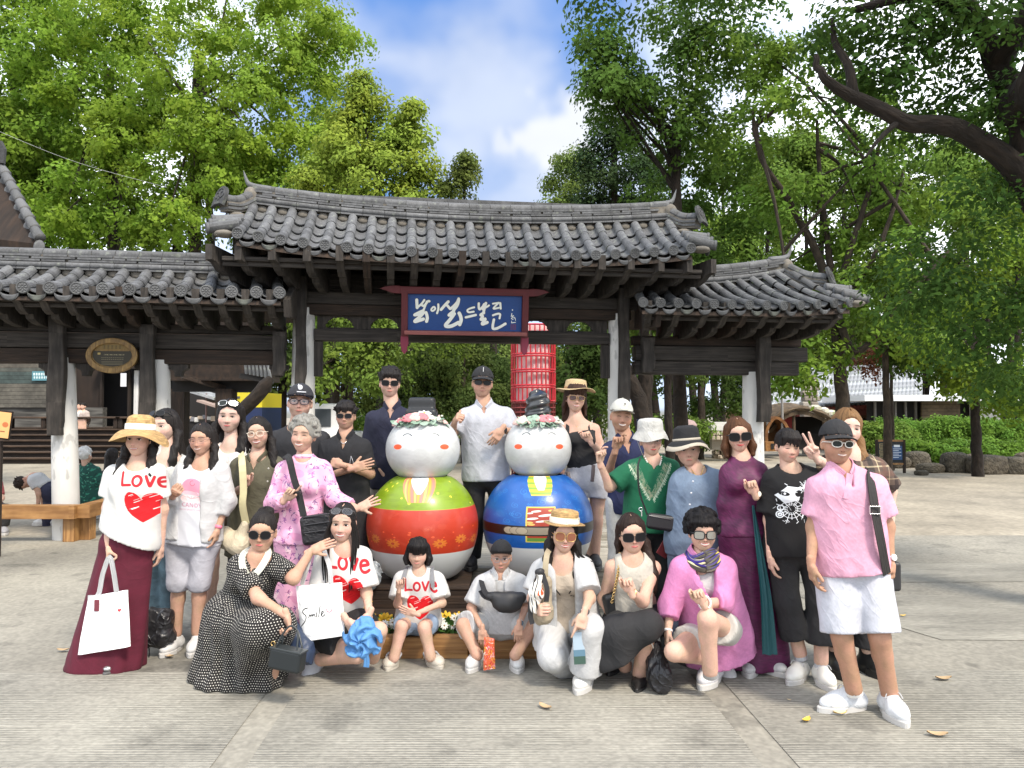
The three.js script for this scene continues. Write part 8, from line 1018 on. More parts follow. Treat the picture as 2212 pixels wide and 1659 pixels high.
{
const d = 4.5,P = L3(d,[[590,1390],[660,1405,.05],[652,1458,.05],[580,1434]]),t = bag('handbag','small black leather handbag hanging from the dotted-dress woman\'s hand','handbag',P[3]); const x = nrm(sub(P[1],P[0])),y0 = nrm(sub(P[0],P[3])),z = nrm(cross(x,y0)),y = cross(z,x); part(t,'pouch',basis(rbox(.2,.125,.09,.02),lerp(P[0],P[2],.5),x,y,z),mat([.012,.016,.018],.45)); part(t,'flap_seam',basis(rbox(.202,.012,.092,.004),add(lerp(P[0],P[1],.5),mul(y,-.012)),x,y,z),mat([.03,.036,.038],.35)); for (const s of [-.03,.03]) part(t,'handle',tube(spline([add(lerp(P[0],P[1],.2),mul(z,s)),...L3(d - s,[[614,1365],[628,1352],[642,1362]]),add(lerp(P[0],P[1],.82),mul(z,s))],16),.006,6),mat([.02,.026,.028],.35)); part(t,'ring',torus(.012,.003,6,14).translate(...P[0]),gold); }
{ const c0 = at(650,1390,4.78),t = bag('folded_umbrella','dark navy folded umbrella behind the black handbag','umbrella',c0); part(t,'canopy',linUV(skin(grow(join([cap(at(630,1355,4.8),at(655,1410,4.75),.04,.07),cap(at(655,1410,4.75),at(668,1425,4.75),.07,.02)],.03),wrinkle(.022,18),.02),.008),3),mat([.02,.035,.075],.5)); part(t,'handle',tube([at(628,1352,4.8),at(622,1338,4.8)],.012,8),blackPl); }
{ const d = 5.35,t = bag('belt_pouch','black zipped belt pouch worn over the green blouse','bag',at(1428,1125,d)); part(t,'pouch',rbox(.2,.11,.06,.025).rotateZ(-.14).translate(...at(1428,1128,d)),mat([.02,.02,.022],.5)); part(t,'zip',beam(at(1402,1113,d - .032),at(1450,1122,d - .032),.006,.005),silver); part(t,'strap',band(spline(L3(d,[[1383,990,-.15],[1378,1010,.03],[1381,1060,.03],[1398,1112,.03]]),14),.012,.004,[0,.2,1]),blackCl); part(t,'key_ring',merge([torus(.012,.003,6,14).translate(...at(1384,1100,d - .04)),rbox(.008,.035,.004,.001,...at(1386,1110,d - .04))]),silver); }
{ const p = at(1437,1184,5.45),t = bag('passport','dark red passport in the hand of the woman in green','passport',p); part(t,'cover',rbox(.088,.125,.008,.003).rotateZ(-.6).rotateY(.3).translate(...p),mat([.22,.03,.03],.5)); }
{
const d = 4.8,t = bag('shoulder_bag','beige canvas shoulder bag with a patterned scarf beside the woman in white','bag',at(1178,1310,d)),M = mat([.40,.33,.23],.8,{ map: weave,bumpMap: clothBump,bumpScale: .012 }); part(t,'pouch',linUV(skin(grow(join([rect(at(1172,1290,d),[.05,.13,.045],.035),rect(at(1172,1325,d),[.055,.06,.06],.04)],.03),wrinkle(.014,16),.01),.008),3),M); part(t,'strap',band(spline(L3(d,[[1186,1188,-.14],[1181,1200,-.02],[1178,1230,.02],[1178,1262,.02]]),12),.035,.006,[0,.2,1]),mat([.36,.3,.2],.8));
const s = thing('scarf','black, white and orange silk scarf tied to the beige bag','scarf',at(1160,1280,d)); const sM = mat(null,.5,{ map: rep(canvas(128,128,(g) => { paper(g,128,128,'#d8d2c6'); g.fillStyle = '#15141a'; for (let i = 0; i < 6; i++) g.fillRect(i * 26,0,7,128); g.fillStyle = '#c8542a'; g.fillRect(20,70,60,40); g.strokeStyle = '#eee'; g.lineWidth = 5; for (let i = 0; i < 8; i++) { g.beginPath(); g.moveTo(i * 18,0); g.lineTo(i * 18 + 40,128); g.stroke(); } })) }); part(s,'knot',linUV(skin(grow(ell(at(1166,1236,d - .08),[.024,.02,.02]),wrinkle(.012,40),.01),.006),6),mat([.02,.02,.022],.5)); part(s,'cloth',linUV(skin(grow(join([cap(at(1166,1242,d - .08),at(1158,1280,d - .09),.02,.04),cap(at(1158,1280,d - .09),at(1156,1312,d - .08),.04,.03)],.02),wrinkle(.016,24),.01),.007),7),sM); for (const l of [[[1164,1240],[1148,1290],[1146,1330],[1150,1348]],[[1172,1240],[1182,1275],[1180,1300]]]) part(s,'scarf_tail',band(spline(L3(d - .09,l),14),.03,.005,[.3,0,1]),mat([.02,.02,.022],.5)); }
{
const d = 4.96,t = bag('chain_bag','black chain-strap bag behind the woman in the beige vest','bag',at(1318,1310,d)); part(t,'pouch',rbox(.13,.17,.07,.03).rotateZ(.25).translate(...at(1326,1308,d + .02)),leatherBlk); const q = spline(L3(d,[[1339,1196,-.02],[1336,1230,.06],[1330,1262,.07],[1322,1300,.04]]),30); part(t,'chain',merge(q.map((p,i) => torus(.008,.0028,5,9).rotateY(i % 2 ? 1.2 : .2).translate(...p))),gold); part(t,'strap',tube(q,.004,5),leatherBlk); }
{ const d = 4.72,t = bag('umbrella_pouch','black crumpled folding umbrella on the ground beside the pink shirt','umbrella',onGround(1425,1485)); part(t,'canopy',linUV(skin(grow(join([cap(at(1412,1400,d + .1),at(1425,1460,d),.045,.06),cap(at(1425,1460,d),at(1427,1478,d),.06,.05)],.03),wrinkle(.024,20),.02),.008),3),mat([.015,.015,.018],.4,{ bumpMap: clothBump,bumpScale: .015 })); part(t,'wrist_strap',tube(spline(L3(d - .04,[[1412,1400],[1404,1375],[1410,1352]]),10),.005,6),silver); }
{ const t = bag('snack_pouch','red and yellow printed pouch held by the boy','pouch',at(1058,1446,5.05)); const P = L3(5.06,[[1046,1376],[1068,1380],[1070,1444],[1044,1448]]); part(t,'packet',quadBag(P,.03,.006),printed(canvas(128,256,(g,w,h) => { paper(g,w,h,'#d9653f'); for (let i = 0; i < 90; i++) { g.strokeStyle = ['#e7c23c','#f2e9dc','#b3202a','#e88aa0'][i % 4]; g.lineWidth = rr(2,7); const x = rnd() * w,y = rnd() * h; g.beginPath(); g.moveTo(x,y); g.lineTo(x + rr(-30,30),y + rr(-40,40)); g.stroke(); } }),{ rough: .35 })); }
{ // boy's sling bag
const d = 5.2, t = bag('sling_bag', 'black sling bag strapped across the boy\'s chest','bag',at(1095,1310,d)); part(t,'pouch',linUV(skin(grow(join([cap(at(1056,1288,d - .02),at(1126,1290,d - .02),.028,.034),ell(at(1096,1304,d - .03),[.1,.06,.045])],.03),wrinkle(.006,14),.01),.007),3),mat([.02,.02,.022],.5)); part(t,'strap',band(spline(L3(d,[[1040,1254,-.12],[1042,1264,-.04],[1050,1282,.03],[1064,1290,.05]]),12),.035,.006,[.2,.3,1]),blackCl); part(t,'strap',band(spline(L3(d,[[1038,1276,-.04],[1046,1288,.02],[1060,1294,.05]]),10),.03,.006,[.2,.3,1]),blackCl); }
{
const d = 4.4,t = bag('shoulder_bag','black shoulder bag on a webbing strap worn by the man in pink','bag',at(1920,1262,d)); part(t,'strap',band(spline(L3(d,[[1878,1014,-.12],[1879,1019,-.02],[1880,1030,.09],[1885,1062,.155],[1892,1110,.185],[1905,1180,.185],[1916,1240,.13]]),24),.052,.006,(u) => [.25,u < .2 ? .9 : .1,1]),cloth([.030,.027,.026])); part(t,'buckle',merge([[0,.02],[0,-.02]].map(([x,y]) => rbox(.06,.006,.008,.002,x,y,0)).concat([[-.028,0],[.028,0]].map(([x,y]) => rbox(.005,.045,.008,.002,x,y,0)))).translate(...at(1890,1102,d - .195)),silver); part(t,'pouch',rbox(.1,.17,.07,.02,...at(1924,1244,d + .09)),mat([.02,.02,.022],.5)); }
{ const p = at(1251,1400,4.66),t = bag('leaflet','pale blue folded leaflet between the knees of the woman in white','leaflet',p); part(t,'sheet',rbox(.07,.2,.006,.002).rotateX(.12).rotateZ(.06).translate(...p),mat(null,.5,{ map: canvas(64,128,(g,w,h) => { paper(g,w,h,'#a9bccb'); g.fillStyle = '#5d7f93'; g.fillRect(0,70,w,26); g.fillStyle = '#3e5a50'; g.fillRect(0,96,w,32); }) })); }
{ const p = at(376,1066,5.28),t = bag('brown_purse','small brown object held by the girl in the open white shirt','object',p); part(t,'body',rbox(.05,.03,.02,.008).rotateZ(-.4).translate(...p),mat([.2,.1,.06],.5)); }
{ const c0 = at(803,1242,6.0),t = bag('plastic_bag','crumpled clear plastic bag on the pedestal left of the red sculpture','plastic bag',c0); part(t,'film',linUV(skin(grow(ell(c0,[.06,.08,.05]),wrinkle(.05,22),.02),.009),3),mat([.62,.66,.68],.15,{ transmission: .5,clearcoat: .6 })); }
// ---------- behind the gate: left ----------
const plain = (t,n,g,m) => { const o = shade(mesh(g.translate(-t.position.x,-t.position.y,-t.position.z),m)); o.name = n; t.add(o); return o; };
const slab3 = (x0,y0,x1,y1,d,th) => { const a = at(x0,y1,d),b = at(x1,y0,d); return box(b[0] - a[0],b[1] - a[1],th,(a[0] + b[0]) / 2,(a[1] + b[1]) / 2,-d - th / 2); };
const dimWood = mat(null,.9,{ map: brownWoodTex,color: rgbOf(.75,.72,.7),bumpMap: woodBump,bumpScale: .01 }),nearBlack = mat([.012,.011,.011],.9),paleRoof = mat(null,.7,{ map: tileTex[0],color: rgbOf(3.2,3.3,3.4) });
{
const t = thing('timber_hall','dark timber hall with a black doorway and white boards behind the left wing','building',at(160,1000,27)); t.position.y = 0; const D = 28;
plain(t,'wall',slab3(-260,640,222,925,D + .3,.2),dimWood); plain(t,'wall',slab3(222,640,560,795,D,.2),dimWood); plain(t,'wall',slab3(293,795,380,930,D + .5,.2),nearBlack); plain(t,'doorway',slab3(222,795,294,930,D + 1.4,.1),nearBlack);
for (const x of [288,311,335,352]) plain(t,'board',slab3(x,800 + (x - 288) * .1,x + 11,912,D + .2,.08),whitePaint); plain(t,'notice',slab3(260,806,273,835,D - .1,.02),mat([.62,.62,.66],.8));
for (const x of [214,274]) plain(t,'door_post',slab3(x,790,x + 7,930,D + .1,.14),dimWood);
plain(t,'lintel',slab3(205,782,380,796,D - .2,.3),brownWood); plain(t,'stone_base',slab3(-260,880,222,928,D - .02,.3),mat(null,.95,{ map: pixels(128,(u,v) => { const k = .3 + (tn(u,v,12,411,4) - .5) * .4; return [k,k * .98,k * .93]; },null,true) }));
for (let i = 0; i < 11; i++) { const y = 786 + i * 8.6,te = i < 5 ? sstep(0,2,i) : .1; plain(t,'mural_plank',boxUV(slab3(-120,y,112,y + 8.1,D - .12,.06 + (i % 3) * .012),.4),mat(null,.85,{ map: plaster.map,color: rgbOf().setRGB(mix(.62,.26,te),mix(.62,.42,te),mix(.6,.47,te)) })); }
{ const p = at(96,812,D - .2); plain(t,'lettering',new THREE.PlaneGeometry(.9,.34).translate(...p),mat(null,.8,{ map: canvas(256,96,(g,w,h) => { paper(g,w,h,'#4f7d88'); g.fillStyle = '#d6e2e2'; for (let i = 0; i < 9; i++) { g.fillRect(14 + i * 26,18,16,24); g.fillRect(18 + i * 26,54,14,20); } g.fillStyle = '#4f7d88'; for (let i = 0; i < 9; i++) { g.fillRect(19 + i * 26,26,7,8); g.fillRect(22 + i * 26,60,6,7); } }) })); }
const st = thing('wooden_steps','wide dark wooden steps in front of the timber hall','steps',at(130,1000,25)); st.position.y = 0; const a = at(-200,1000,24.6)[0],b = at(340,1000,24.6)[0];
for (let i = 0; i < 6; i++) { for (let k = 0; k < 2; k++) plain(st,'tread',timber(b - a,.05,.16,(a + b) / 2,.175 * (i + 1),-24.6 - i * .36 - k * .17),deckWood); plain(st,'riser',timber(b - a - .04,.13,.03,(a + b) / 2,.175 * i + .085,-24.62 - i * .36),dimWood); }
plain(st,'deck',timber(b - a,.12,3.2,(a + b) / 2,1.04,-28.3),deckWood);
for (const [x,y,w,l] of [[60,908,60,'low dark table on the deck left of the pillar'],[215,912,60,'low dark table on the deck by the doorway'],[300,905,46,'low dark table on the deck before the white boards']]) { const d = 26.6,q = thing('low_table',l,'table',[at(x,900,d)[0],1.1,-d]); for (let i = 0; i < 3; i++) { const m = shade(mesh(timber(w * 2 / F * d * .9,.06,.2,0,.36,(i - 1) * .21),deckWood)); m.name = 'top_plank'; q.add(m); } for (const s of [-1,1]) { const m = shade(mesh(timber(.14,.33,.5,s * w / F * d * .7,.165,0),dimWood)); m.name = 'leg'; q.add(m); } }
}
{
const t = thing('tiled_roof_corner','corner of a tall tiled eave at the top left edge','roof',at(0,520,15)); const d = 15,V0 = at(92,528,d),V1 = at(8,372,d + 1.2),far = (p) => add(p,[-3.5,.35,.4]);
const g = buffer(); const q = [V0,V1,far(V1),far(V0)],b = q.map((p) => add(p,[0,-.28,-.05])); g.setAttribute('position',floats([...q,...b].flat(),3)); g.setIndex([0,1,2,0,2,3,4,6,5,4,7,6,0,4,1,1,4,5,0,3,4,3,7,4]); const h = g.toNonIndexed(); h.computeVertexNormals(); plain(t,'roof_bed',boxUV(h,.5),dimWood); plain(t,'soffit',boxUV(beam(add(V0,[-1.6,-.35,-.1]),add(V1,[-1.6,-.35,-.1]),3,.12),.6),dimWood);
for (let i = 0; i < 8; i++) { const p = lerp(V0,V1,(i + .3) / 8),p2 = lerp(V0,V1,(i + 1) / 8); plain(t,'verge_tile',boxUV(tube([add(p,[.02,.05,.06]),add(p2,[-.02,.09,.06])],[.11,.09],9),2),tileMats[i % 4]); plain(t,'drip_tile',sphere(.13,9,6).scale(.9,1.05,.35).translate(...add(p,[.02,-.12,.09])),tileMats[(i + 1) % 4]); }
plain(t,'end_plate',extrude([[-.14,-.2],[.14,-.2],[.16,.1],[.08,.26],[-.08,.26],[-.16,.1]],.06,.01).translate(...add(V1,[-.05,.35,.1])),mat(null,.8,{ map: tileTex[1],color: rgbOf(.5,.5,.5) }));
for (let i = 0; i < 3; i++) plain(t,'ridge_round_tile',tube([add(V1,[.0 - i * .3,.1 + i * .1,.1]),add(V1,[-.3 - i * .3,.2 + i * .1,.1])],.12,10),tileMats[i]);
}
{
const t = thing('pavilion','dark open pavilion with a tiled eave seen under the left wing','building',[at(480,900,19)[0],0,-19]); const d = 18.5;
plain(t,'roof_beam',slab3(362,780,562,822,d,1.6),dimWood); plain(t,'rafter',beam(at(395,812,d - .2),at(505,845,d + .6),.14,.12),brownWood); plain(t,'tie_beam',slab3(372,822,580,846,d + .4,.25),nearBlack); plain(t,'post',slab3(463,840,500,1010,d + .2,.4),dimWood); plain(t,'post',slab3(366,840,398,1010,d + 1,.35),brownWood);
for (let i = 0; i < 7; i++) plain(t,'eave_tile',tube([at(529 + i * 8,782,d - .7),at(533 + i * 8.4,806 + i * 1.6,d - .5)],[.03,.042],8),paleRoof); plain(t,'eave_board',beam(at(520,812,d - .4),at(590,824,d - .3),.3,.12),nearBlack);
plain(t,'dark_branch',tube(spline([at(585,815,d - 1),at(560,850,d - 1),at(530,880,d - 1),at(500,905,d - 1)],12),[.07,.12,.16],8),darkBark);
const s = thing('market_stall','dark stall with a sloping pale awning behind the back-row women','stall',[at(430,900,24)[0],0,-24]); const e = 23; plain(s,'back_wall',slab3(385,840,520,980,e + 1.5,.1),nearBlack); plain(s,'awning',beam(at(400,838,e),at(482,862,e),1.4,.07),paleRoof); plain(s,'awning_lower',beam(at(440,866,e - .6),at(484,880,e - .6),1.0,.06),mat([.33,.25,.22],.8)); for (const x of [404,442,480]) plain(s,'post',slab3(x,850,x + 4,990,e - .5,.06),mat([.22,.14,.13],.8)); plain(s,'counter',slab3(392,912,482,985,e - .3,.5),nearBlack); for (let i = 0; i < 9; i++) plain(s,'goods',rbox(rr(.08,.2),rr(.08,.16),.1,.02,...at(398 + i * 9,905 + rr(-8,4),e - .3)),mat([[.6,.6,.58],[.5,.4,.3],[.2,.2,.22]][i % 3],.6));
const y = thing('delivery_truck','yellow and dark blue box truck parked behind the pavilion','truck',[at(535,900,24)[0],0,-24]); const f = 23.5,blue = mat([.015,.03,.10],.5); plain(y,'cargo_box',slab3(498,848,566,880,f,2),mat([.80,.66,.03],.5)); plain(y,'lower_panel',slab3(498,880,566,940,f + .01,1.98),blue); plain(y,'stripe',slab3(503,856,518,861,f - .02,.02),mat([.1,.1,.1],.6)); plain(y,'lamp',sphere(.1,8,6).scale(.6,1,.5).translate(...at(558,862,f - .05)),mat([.2,.35,.5],.2)); for (const x of [512,553]) plain(y,'wheel',cylinder(.36,.36,.24,18).rotateX(Math.PI / 2).translate(at(x,900,f)[0],.36,-f - .1),nearBlack); plain(y,'bumper',slab3(500,940,564,948,f - .1,.15),nearBlack);
const w = thing('small_truck','small white truck parked under the trees left of the tall young man','truck',[at(700,900,22)[0],0,-22]); const g = 21.5,wh = mat([.72,.73,.74],.4); plain(w,'cab',rbox(1.1,1.3,1.4,.1,at(694,900,g)[0],1.25,-g - .6),wh); plain(w,'windscreen',rbox(.7,.5,.04,.03,at(690,900,g)[0],1.5,-g + .11),mat([.05,.06,.07],.1)); plain(w,'bed',rbox(.9,.5,1.6,.05,at(730,900,g)[0],.85,-g - .6),wh); for (const x of [674,716]) plain(w,'wheel',cylinder(.3,.3,.2,16).rotateX(Math.PI / 2).translate(at(x,900,g)[0],.3,-g + .05),nearBlack); for (const x of [680,706]) plain(w,'headlight',sphere(.08,8,6).scale(1,.8,.4).translate(at(x,900,g)[0],.95,-g + .11),mat([.8,.8,.75],.2));
}
{
const t = thing('timber_bench','honey-coloured timber bench around the foot of the left pillar','bench',[at(160,1100,10.2)[0],0,-10.2]); const b = (p,q,n) => { const m = plain(t,n,(() => { const g = beam(p,q,.16,.17); boxUV(g,.7); const uv = g.attributes.uv; for (let i = 0; i < uv.count; i++) uv.setXY(i,uv.getY(i),uv.getX(i)); return g; })(),honeyWood); return m; };
const y = .4,c1 = at(168,1095,10.05),c0 = at(-60,1095,10.05),c2 = at(262,1078,11.2); c0[1] = c1[1] = c2[1] = y; b(c0,c1,'seat_beam'); b(add(c1,[.07,.001,0]),c2,'seat_beam'); for (const [x,d] of [[155,10.15],[190,10.3],[-30,10.15]]) { const p = at(x,1100,d); plain(t,'leg',timber(.15,.32,.15,p[0],.16,p[2]),honeyWood); }
const s = thing('notice_board','small framed orange poster board at the far left edge','sign',at(8,950,9)); plain(s,'frame',rbox(.2,.34,.03,.008).rotateZ(-.12).translate(...at(6,918,9.0)),dimWood); plain(s,'poster',rbox(.165,.3,.006,.002).rotateZ(-.12).translate(...at(6,918,8.97)),mat(null,.7,{ map: canvas(64,96,(g) => { paper(g,64,96,'#d8a56a'); g.fillStyle = '#b4653a'; g.beginPath(); g.ellipse(44,46,14,10,0,0,7); g.fill(); g.fillStyle = '#8b4a2a'; g.fillRect(20,70,26,4); }) })); plain(s,'post',timber(.04,1.35,.04,at(2,950,9.06)[0],.68,-9.06),dimWood);
tag(part(scene,numbered('overhead_wire'),tube(spline([at(-40,268,14),at(150,345,15),at(360,405,17)],20),.0035,4),mat([.5,.52,.5],.6)),'thin pale overhead wire crossing in front of the left ginkgos','wire');
}
// ---------- behind the gate: right ----------
{
const t = thing('tiled_house','house with pale grey tiled roof and dark red eaves behind the hut','house',[at(1750,900,33)[0],0,-33]); const d = 33; const rid = [at(1668,822,d + 3),at(1990,800,d + 3)],ea = [at(1632,886,d),at(1990,868,d)];
plain(t,'wall',slab3(1662,880,1985,985,d + 1,.3),mat(null,.9,{ map: plaster.map,color: rgbOf(.75,.42,.22) })); for (let i = 0; i < 6; i++) plain(t,'post',slab3(1662 + i * 60,880,1668 + i * 60,985,d + .9,.2),mat([.13,.05,.04],.8)); for (let i = 0; i < 4; i++) plain(t,'window',slab3(1676 + i * 60,905,1712 + i * 60,940,d + .92,.1),nearBlack);
const n = 40; for (let i = 0; i < n; i++) { const u = (i + .5) / n,p = lerp(rid[0],rid[1],u),q = lerp(ea[0],ea[1],u),m = add(lerp(p,q,.55),[0,-.16,0]); plain(t,'tile_row',tube([p,m,q],.13,6),paleRoof); plain(t,'eave_tile',cylinder(.1,.1,.12,8).rotateX(Math.PI / 2).translate(...add(q,[0,-.1,.1])),mat([.2,.05,.04],.8)); }
{ const g = buffer(),m0 = add(lerp(rid[0],ea[0],.55),[0,-.2,0]),m1 = add(lerp(rid[1],ea[1],.55),[0,-.2,0]); g.setAttribute('position',floats([rid[0],rid[1],m1,m0,ea[1],ea[0]].flat(),3)); g.setIndex([0,3,1,1,3,2,3,5,2,2,5,4]); const h = g.toNonIndexed(); h.computeVertexNormals(); plain(t,'roof',boxUV(h,.3),paleRoof); }
plain(t,'ridge',beam(add(rid[0],[-.1,.2,0]),add(rid[1],[0,.2,0]),.4,.45),paleRoof); plain(t,'verge',beam(add(rid[0],[-.1,.05,0]),add(ea[0],[-.1,0,0]),.25,.25),paleRoof); plain(t,'eave_beam',beam(add(ea[0],[.3,-.3,-.3]),add(ea[1],[0,-.3,-.3]),.3,.3),mat([.16,.04,.035],.8));
const s = thing('tiled_house','small pale tiled roof seen left of the rightmost pillar','house',[at(1590,900,36)[0],0,-36]); plain(s,'wall',slab3(1572,884,1640,950,36,.3),mat([.3,.2,.12],.9)); for (let i = 0; i < 9; i++) plain(s,'tile_row',tube([at(1592 + i * 6,862 - i * .8,37.5),at(1566 + i * 8.5,884,35.4)],.12,6),paleRoof); plain(s,'ridge',beam(at(1588,858,37.5),at(1650,852,37.5),.3,.35),paleRoof); plain(s,'roof',beam(at(1596,874,36.5),at(1645,872,36.5),2.2,.2),paleRoof);
}
{
const t = thing('driftwood_hut','small hut with a curved driftwood roof and red interior','hut',[at(1725,960,29)[0],0,-29]); const d = 28.5,drift = mat(null,.9,{ map: barkTex,color: rgbOf(1.35,1.25,1.1) });
const arch = spline([at(1640,922,d),at(1672,893,d),at(1712,882,d),at(1755,892,d),at(1798,918,d)],16); plain(t,'roof_edge',band(arch,1.6,.14,(u) => [0,1,.2]),drift); plain(t,'roof_edge',tube(arch.map((p) => add(p,[0,0,.8])),arch.map((_,i) => .09 + .03 * Math.sin(i * 1.7)),7),drift);
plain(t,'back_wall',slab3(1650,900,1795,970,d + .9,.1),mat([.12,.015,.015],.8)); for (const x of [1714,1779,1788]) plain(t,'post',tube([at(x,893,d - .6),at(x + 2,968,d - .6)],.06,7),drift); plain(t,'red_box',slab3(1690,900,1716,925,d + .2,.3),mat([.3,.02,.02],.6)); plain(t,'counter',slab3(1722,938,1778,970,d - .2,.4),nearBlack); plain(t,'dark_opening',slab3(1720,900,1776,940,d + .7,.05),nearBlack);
for (let i = 0; i < 14; i++) plain(t,'roof_stone',new THREE.DodecahedronGeometry(rr(.14,.24)).scale(1.3,.7,1).translate(...at(1760 + i * 4.5,888 + rr(-6,10) + i * .8,d + .3)),mat([[.4,.38,.3],[.5,.48,.4],[.3,.34,.18]][i % 3],.9));
const b = thing('barrel_arch','tawny wooden barrel arch beside the driftwood hut','arch',[at(1665,960,28)[0],0,-28]); const e = 27.5; plain(b,'shell',band(spline([at(1645,968,e),at(1646,925,e),at(1664,902,e),at(1686,918,e),at(1690,960,e)],14),1.2,.1,(u,p) => [Math.cos(u * 3.14) * -1,Math.sin(u * 3.14),0]),mat(null,.8,{ map: honeyTex,color: rgbOf(.55,.45,.35) })); plain(b,'inside',slab3(1648,912,1688,968,e + .5,.05),mat([.1,.05,.02],.9));
const k = thing('wooden_crate','pale wooden crate with a dark emblem before the barrel arch','crate',at(1668,990,25)); k.position.y = 0; plain(k,'box',slab3(1654,955,1684,975,26,.5),mat(null,.8,{ map: honeyTex,color: rgbOf(.8,.72,.6) })); plain(k,'emblem',slab3(1666,958,1672,970,25.97,.02),nearBlack);
const c = thing('stone_chimney','stone chimney rising behind the driftwood hut','chimney',[at(1748,900,30)[0],0,-30]); const f = 30; for (let i = 0; i < 9; i++) for (let j = 0; j < 2; j++) plain(c,'stone',rbox(.3 + rr(-.03,.03),.2,.4,.05,at(1748,900,f)[0] + (j - .5) * .32 + (i % 2) * .06,1.0 + i * .21 + .1,-f),mat([[.27,.24,.2],[.34,.31,.27],[.22,.19,.16]][(i + j) % 3],.95)); plain(c,'core',box(.5,3.1,.3,at(1748,900,f)[0],1.55,-f),mat([.2,.18,.15],.95));
const u = thing('parasol_poles','two thin closed parasol poles before the pale roof','poles',[at(1680,900,27)[0],0,-27]); for (const x of [1657,1689]) plain(u,'pole',tube([at(x,822,27),at(x + 1,935,27)],[.035,.05],6),mat([.25,.24,.23],.7));
}
{
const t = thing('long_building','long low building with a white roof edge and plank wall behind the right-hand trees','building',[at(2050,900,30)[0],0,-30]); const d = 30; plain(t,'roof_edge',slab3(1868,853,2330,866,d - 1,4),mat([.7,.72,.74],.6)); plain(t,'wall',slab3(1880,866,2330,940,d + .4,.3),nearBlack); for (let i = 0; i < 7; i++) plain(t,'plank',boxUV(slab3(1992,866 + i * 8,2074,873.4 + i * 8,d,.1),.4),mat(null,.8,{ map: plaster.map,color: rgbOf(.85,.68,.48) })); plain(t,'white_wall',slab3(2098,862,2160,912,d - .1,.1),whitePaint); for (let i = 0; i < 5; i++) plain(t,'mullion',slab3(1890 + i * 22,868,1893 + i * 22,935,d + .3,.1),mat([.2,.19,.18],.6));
const w = thing('low_wall','low stone-faced counter with a white top behind the woman in plum','wall',[at(1560,950,26)[0],0,-26]); plain(w,'white_top',slab3(1536,912,1640,930,25.6,.5),whitePaint); for (let j = 0; j < 2; j++) for (let i = 0; i < 10; i++) plain(w,'stone',rbox(.145,.15,.3,.04,at(1540 + i * 10,936 + j * 10,25.7)[0],at(1540,936 + j * 10,25.7)[1],-25.75),mat([[.42,.36,.28],[.5,.44,.36],[.34,.3,.24]][(i + j * 2) % 3],.9)); plain(w,'core',slab3(1538,930,1638,972,25.9,.3),mat([.3,.27,.22],.95));
const l = thing('stone_planter','round rubble planter on the sand behind the woman in the black hat','planter',onGround(1568,990)); { const p0 = l.position; for (let j = 0; j < 3; j++) for (let i = 0; i < 9; i++) { const a = i / 9 * 6.283 + j * .35; plain(l,'stone',rbox(.24,.13,.16,.04).rotateY(-a).translate(p0.x + Math.sin(a) * .38,.07 + j * .14,p0.z + Math.cos(a) * .38),mat([[.5,.42,.32],[.42,.35,.27],[.56,.48,.38]][(i + j) % 3],.9)); } plain(l,'core',cylinder(.34,.34,.42,16).translate(p0.x,.21,p0.z),mat([.2,.16,.12],1)); }
const pot = thing('lidded_pot','white pot with a dusky pink lid beyond the black hat','pot',[at(1484,940,22)[0],0,-22]); { const x = at(1484,940,22)[0]; plain(pot,'vessel',lathe([[0,0],[.26,0],[.3,.5],[.26,1.1],[.2,1.25],[0,1.25]],20).translate(x,0,-22),whitePaint); plain(pot,'lid',lathe([[.27,0],[.29,.05],[.2,.16],[.06,.2],[0,.2]],20).translate(x,1.25,-22),mat([.36,.25,.23],.6)); }
const n = thing('information_sign','small dark blue information sign behind the bucket hat','sign',[at(1389,930,12)[0],0,-12]); plain(n,'panel',slab3(1376,905,1402,938,12,.03),mat(null,.6,{ map: canvas(64,96,(g) => { paper(g,64,96,'#1d2c4e'); g.fillStyle = '#8fa0bf'; for (let i = 0; i < 8; i++) g.fillRect(8,14 + i * 9,48 - (i % 3) * 10,3); }) })); plain(n,'post',slab3(1387,938,1391,1122,12.02,.04),nearBlack);
const c = thing('chalkboard_sign','black chalkboard menu sign on legs by the boulders','sign',onGround(1922,1022)); const cd = -c.position.z; plain(c,'board',slab3(1897,954,1952,1000,cd,.04),mat(null,.7,{ map: canvas(256,200,(g,w,h) => { paper(g,w,h,'#1c2328'); g.fillStyle = '#31507c'; g.fillRect(140,40,100,130); g.strokeStyle = '#b9a878'; g.lineWidth = 5; for (let i = 0; i < 3; i++) { g.strokeRect(18,22 + i * 56,100,40); g.fillStyle = '#8c7d58'; g.fillRect(24,34 + i * 56,84,8); g.fillRect(24,48 + i * 56,60,6); } g.fillStyle = '#dfe7ef'; g.fillRect(158,30,60,22); for (let i = 0; i < 6; i++) g.fillRect(150,66 + i * 16,80 - (i % 2) * 24,5); }) })); for (const [a,b,e,f] of [[1893,950,1956,954],[1893,1000,1956,1004]]) plain(c,'frame',slab3(a,b,e,f,cd - .01,.05),honeyWood); for (const x of [1893,1952]) plain(c,'leg',slab3(x,950,x + 4,1024,cd - .012,.05),brownWood);
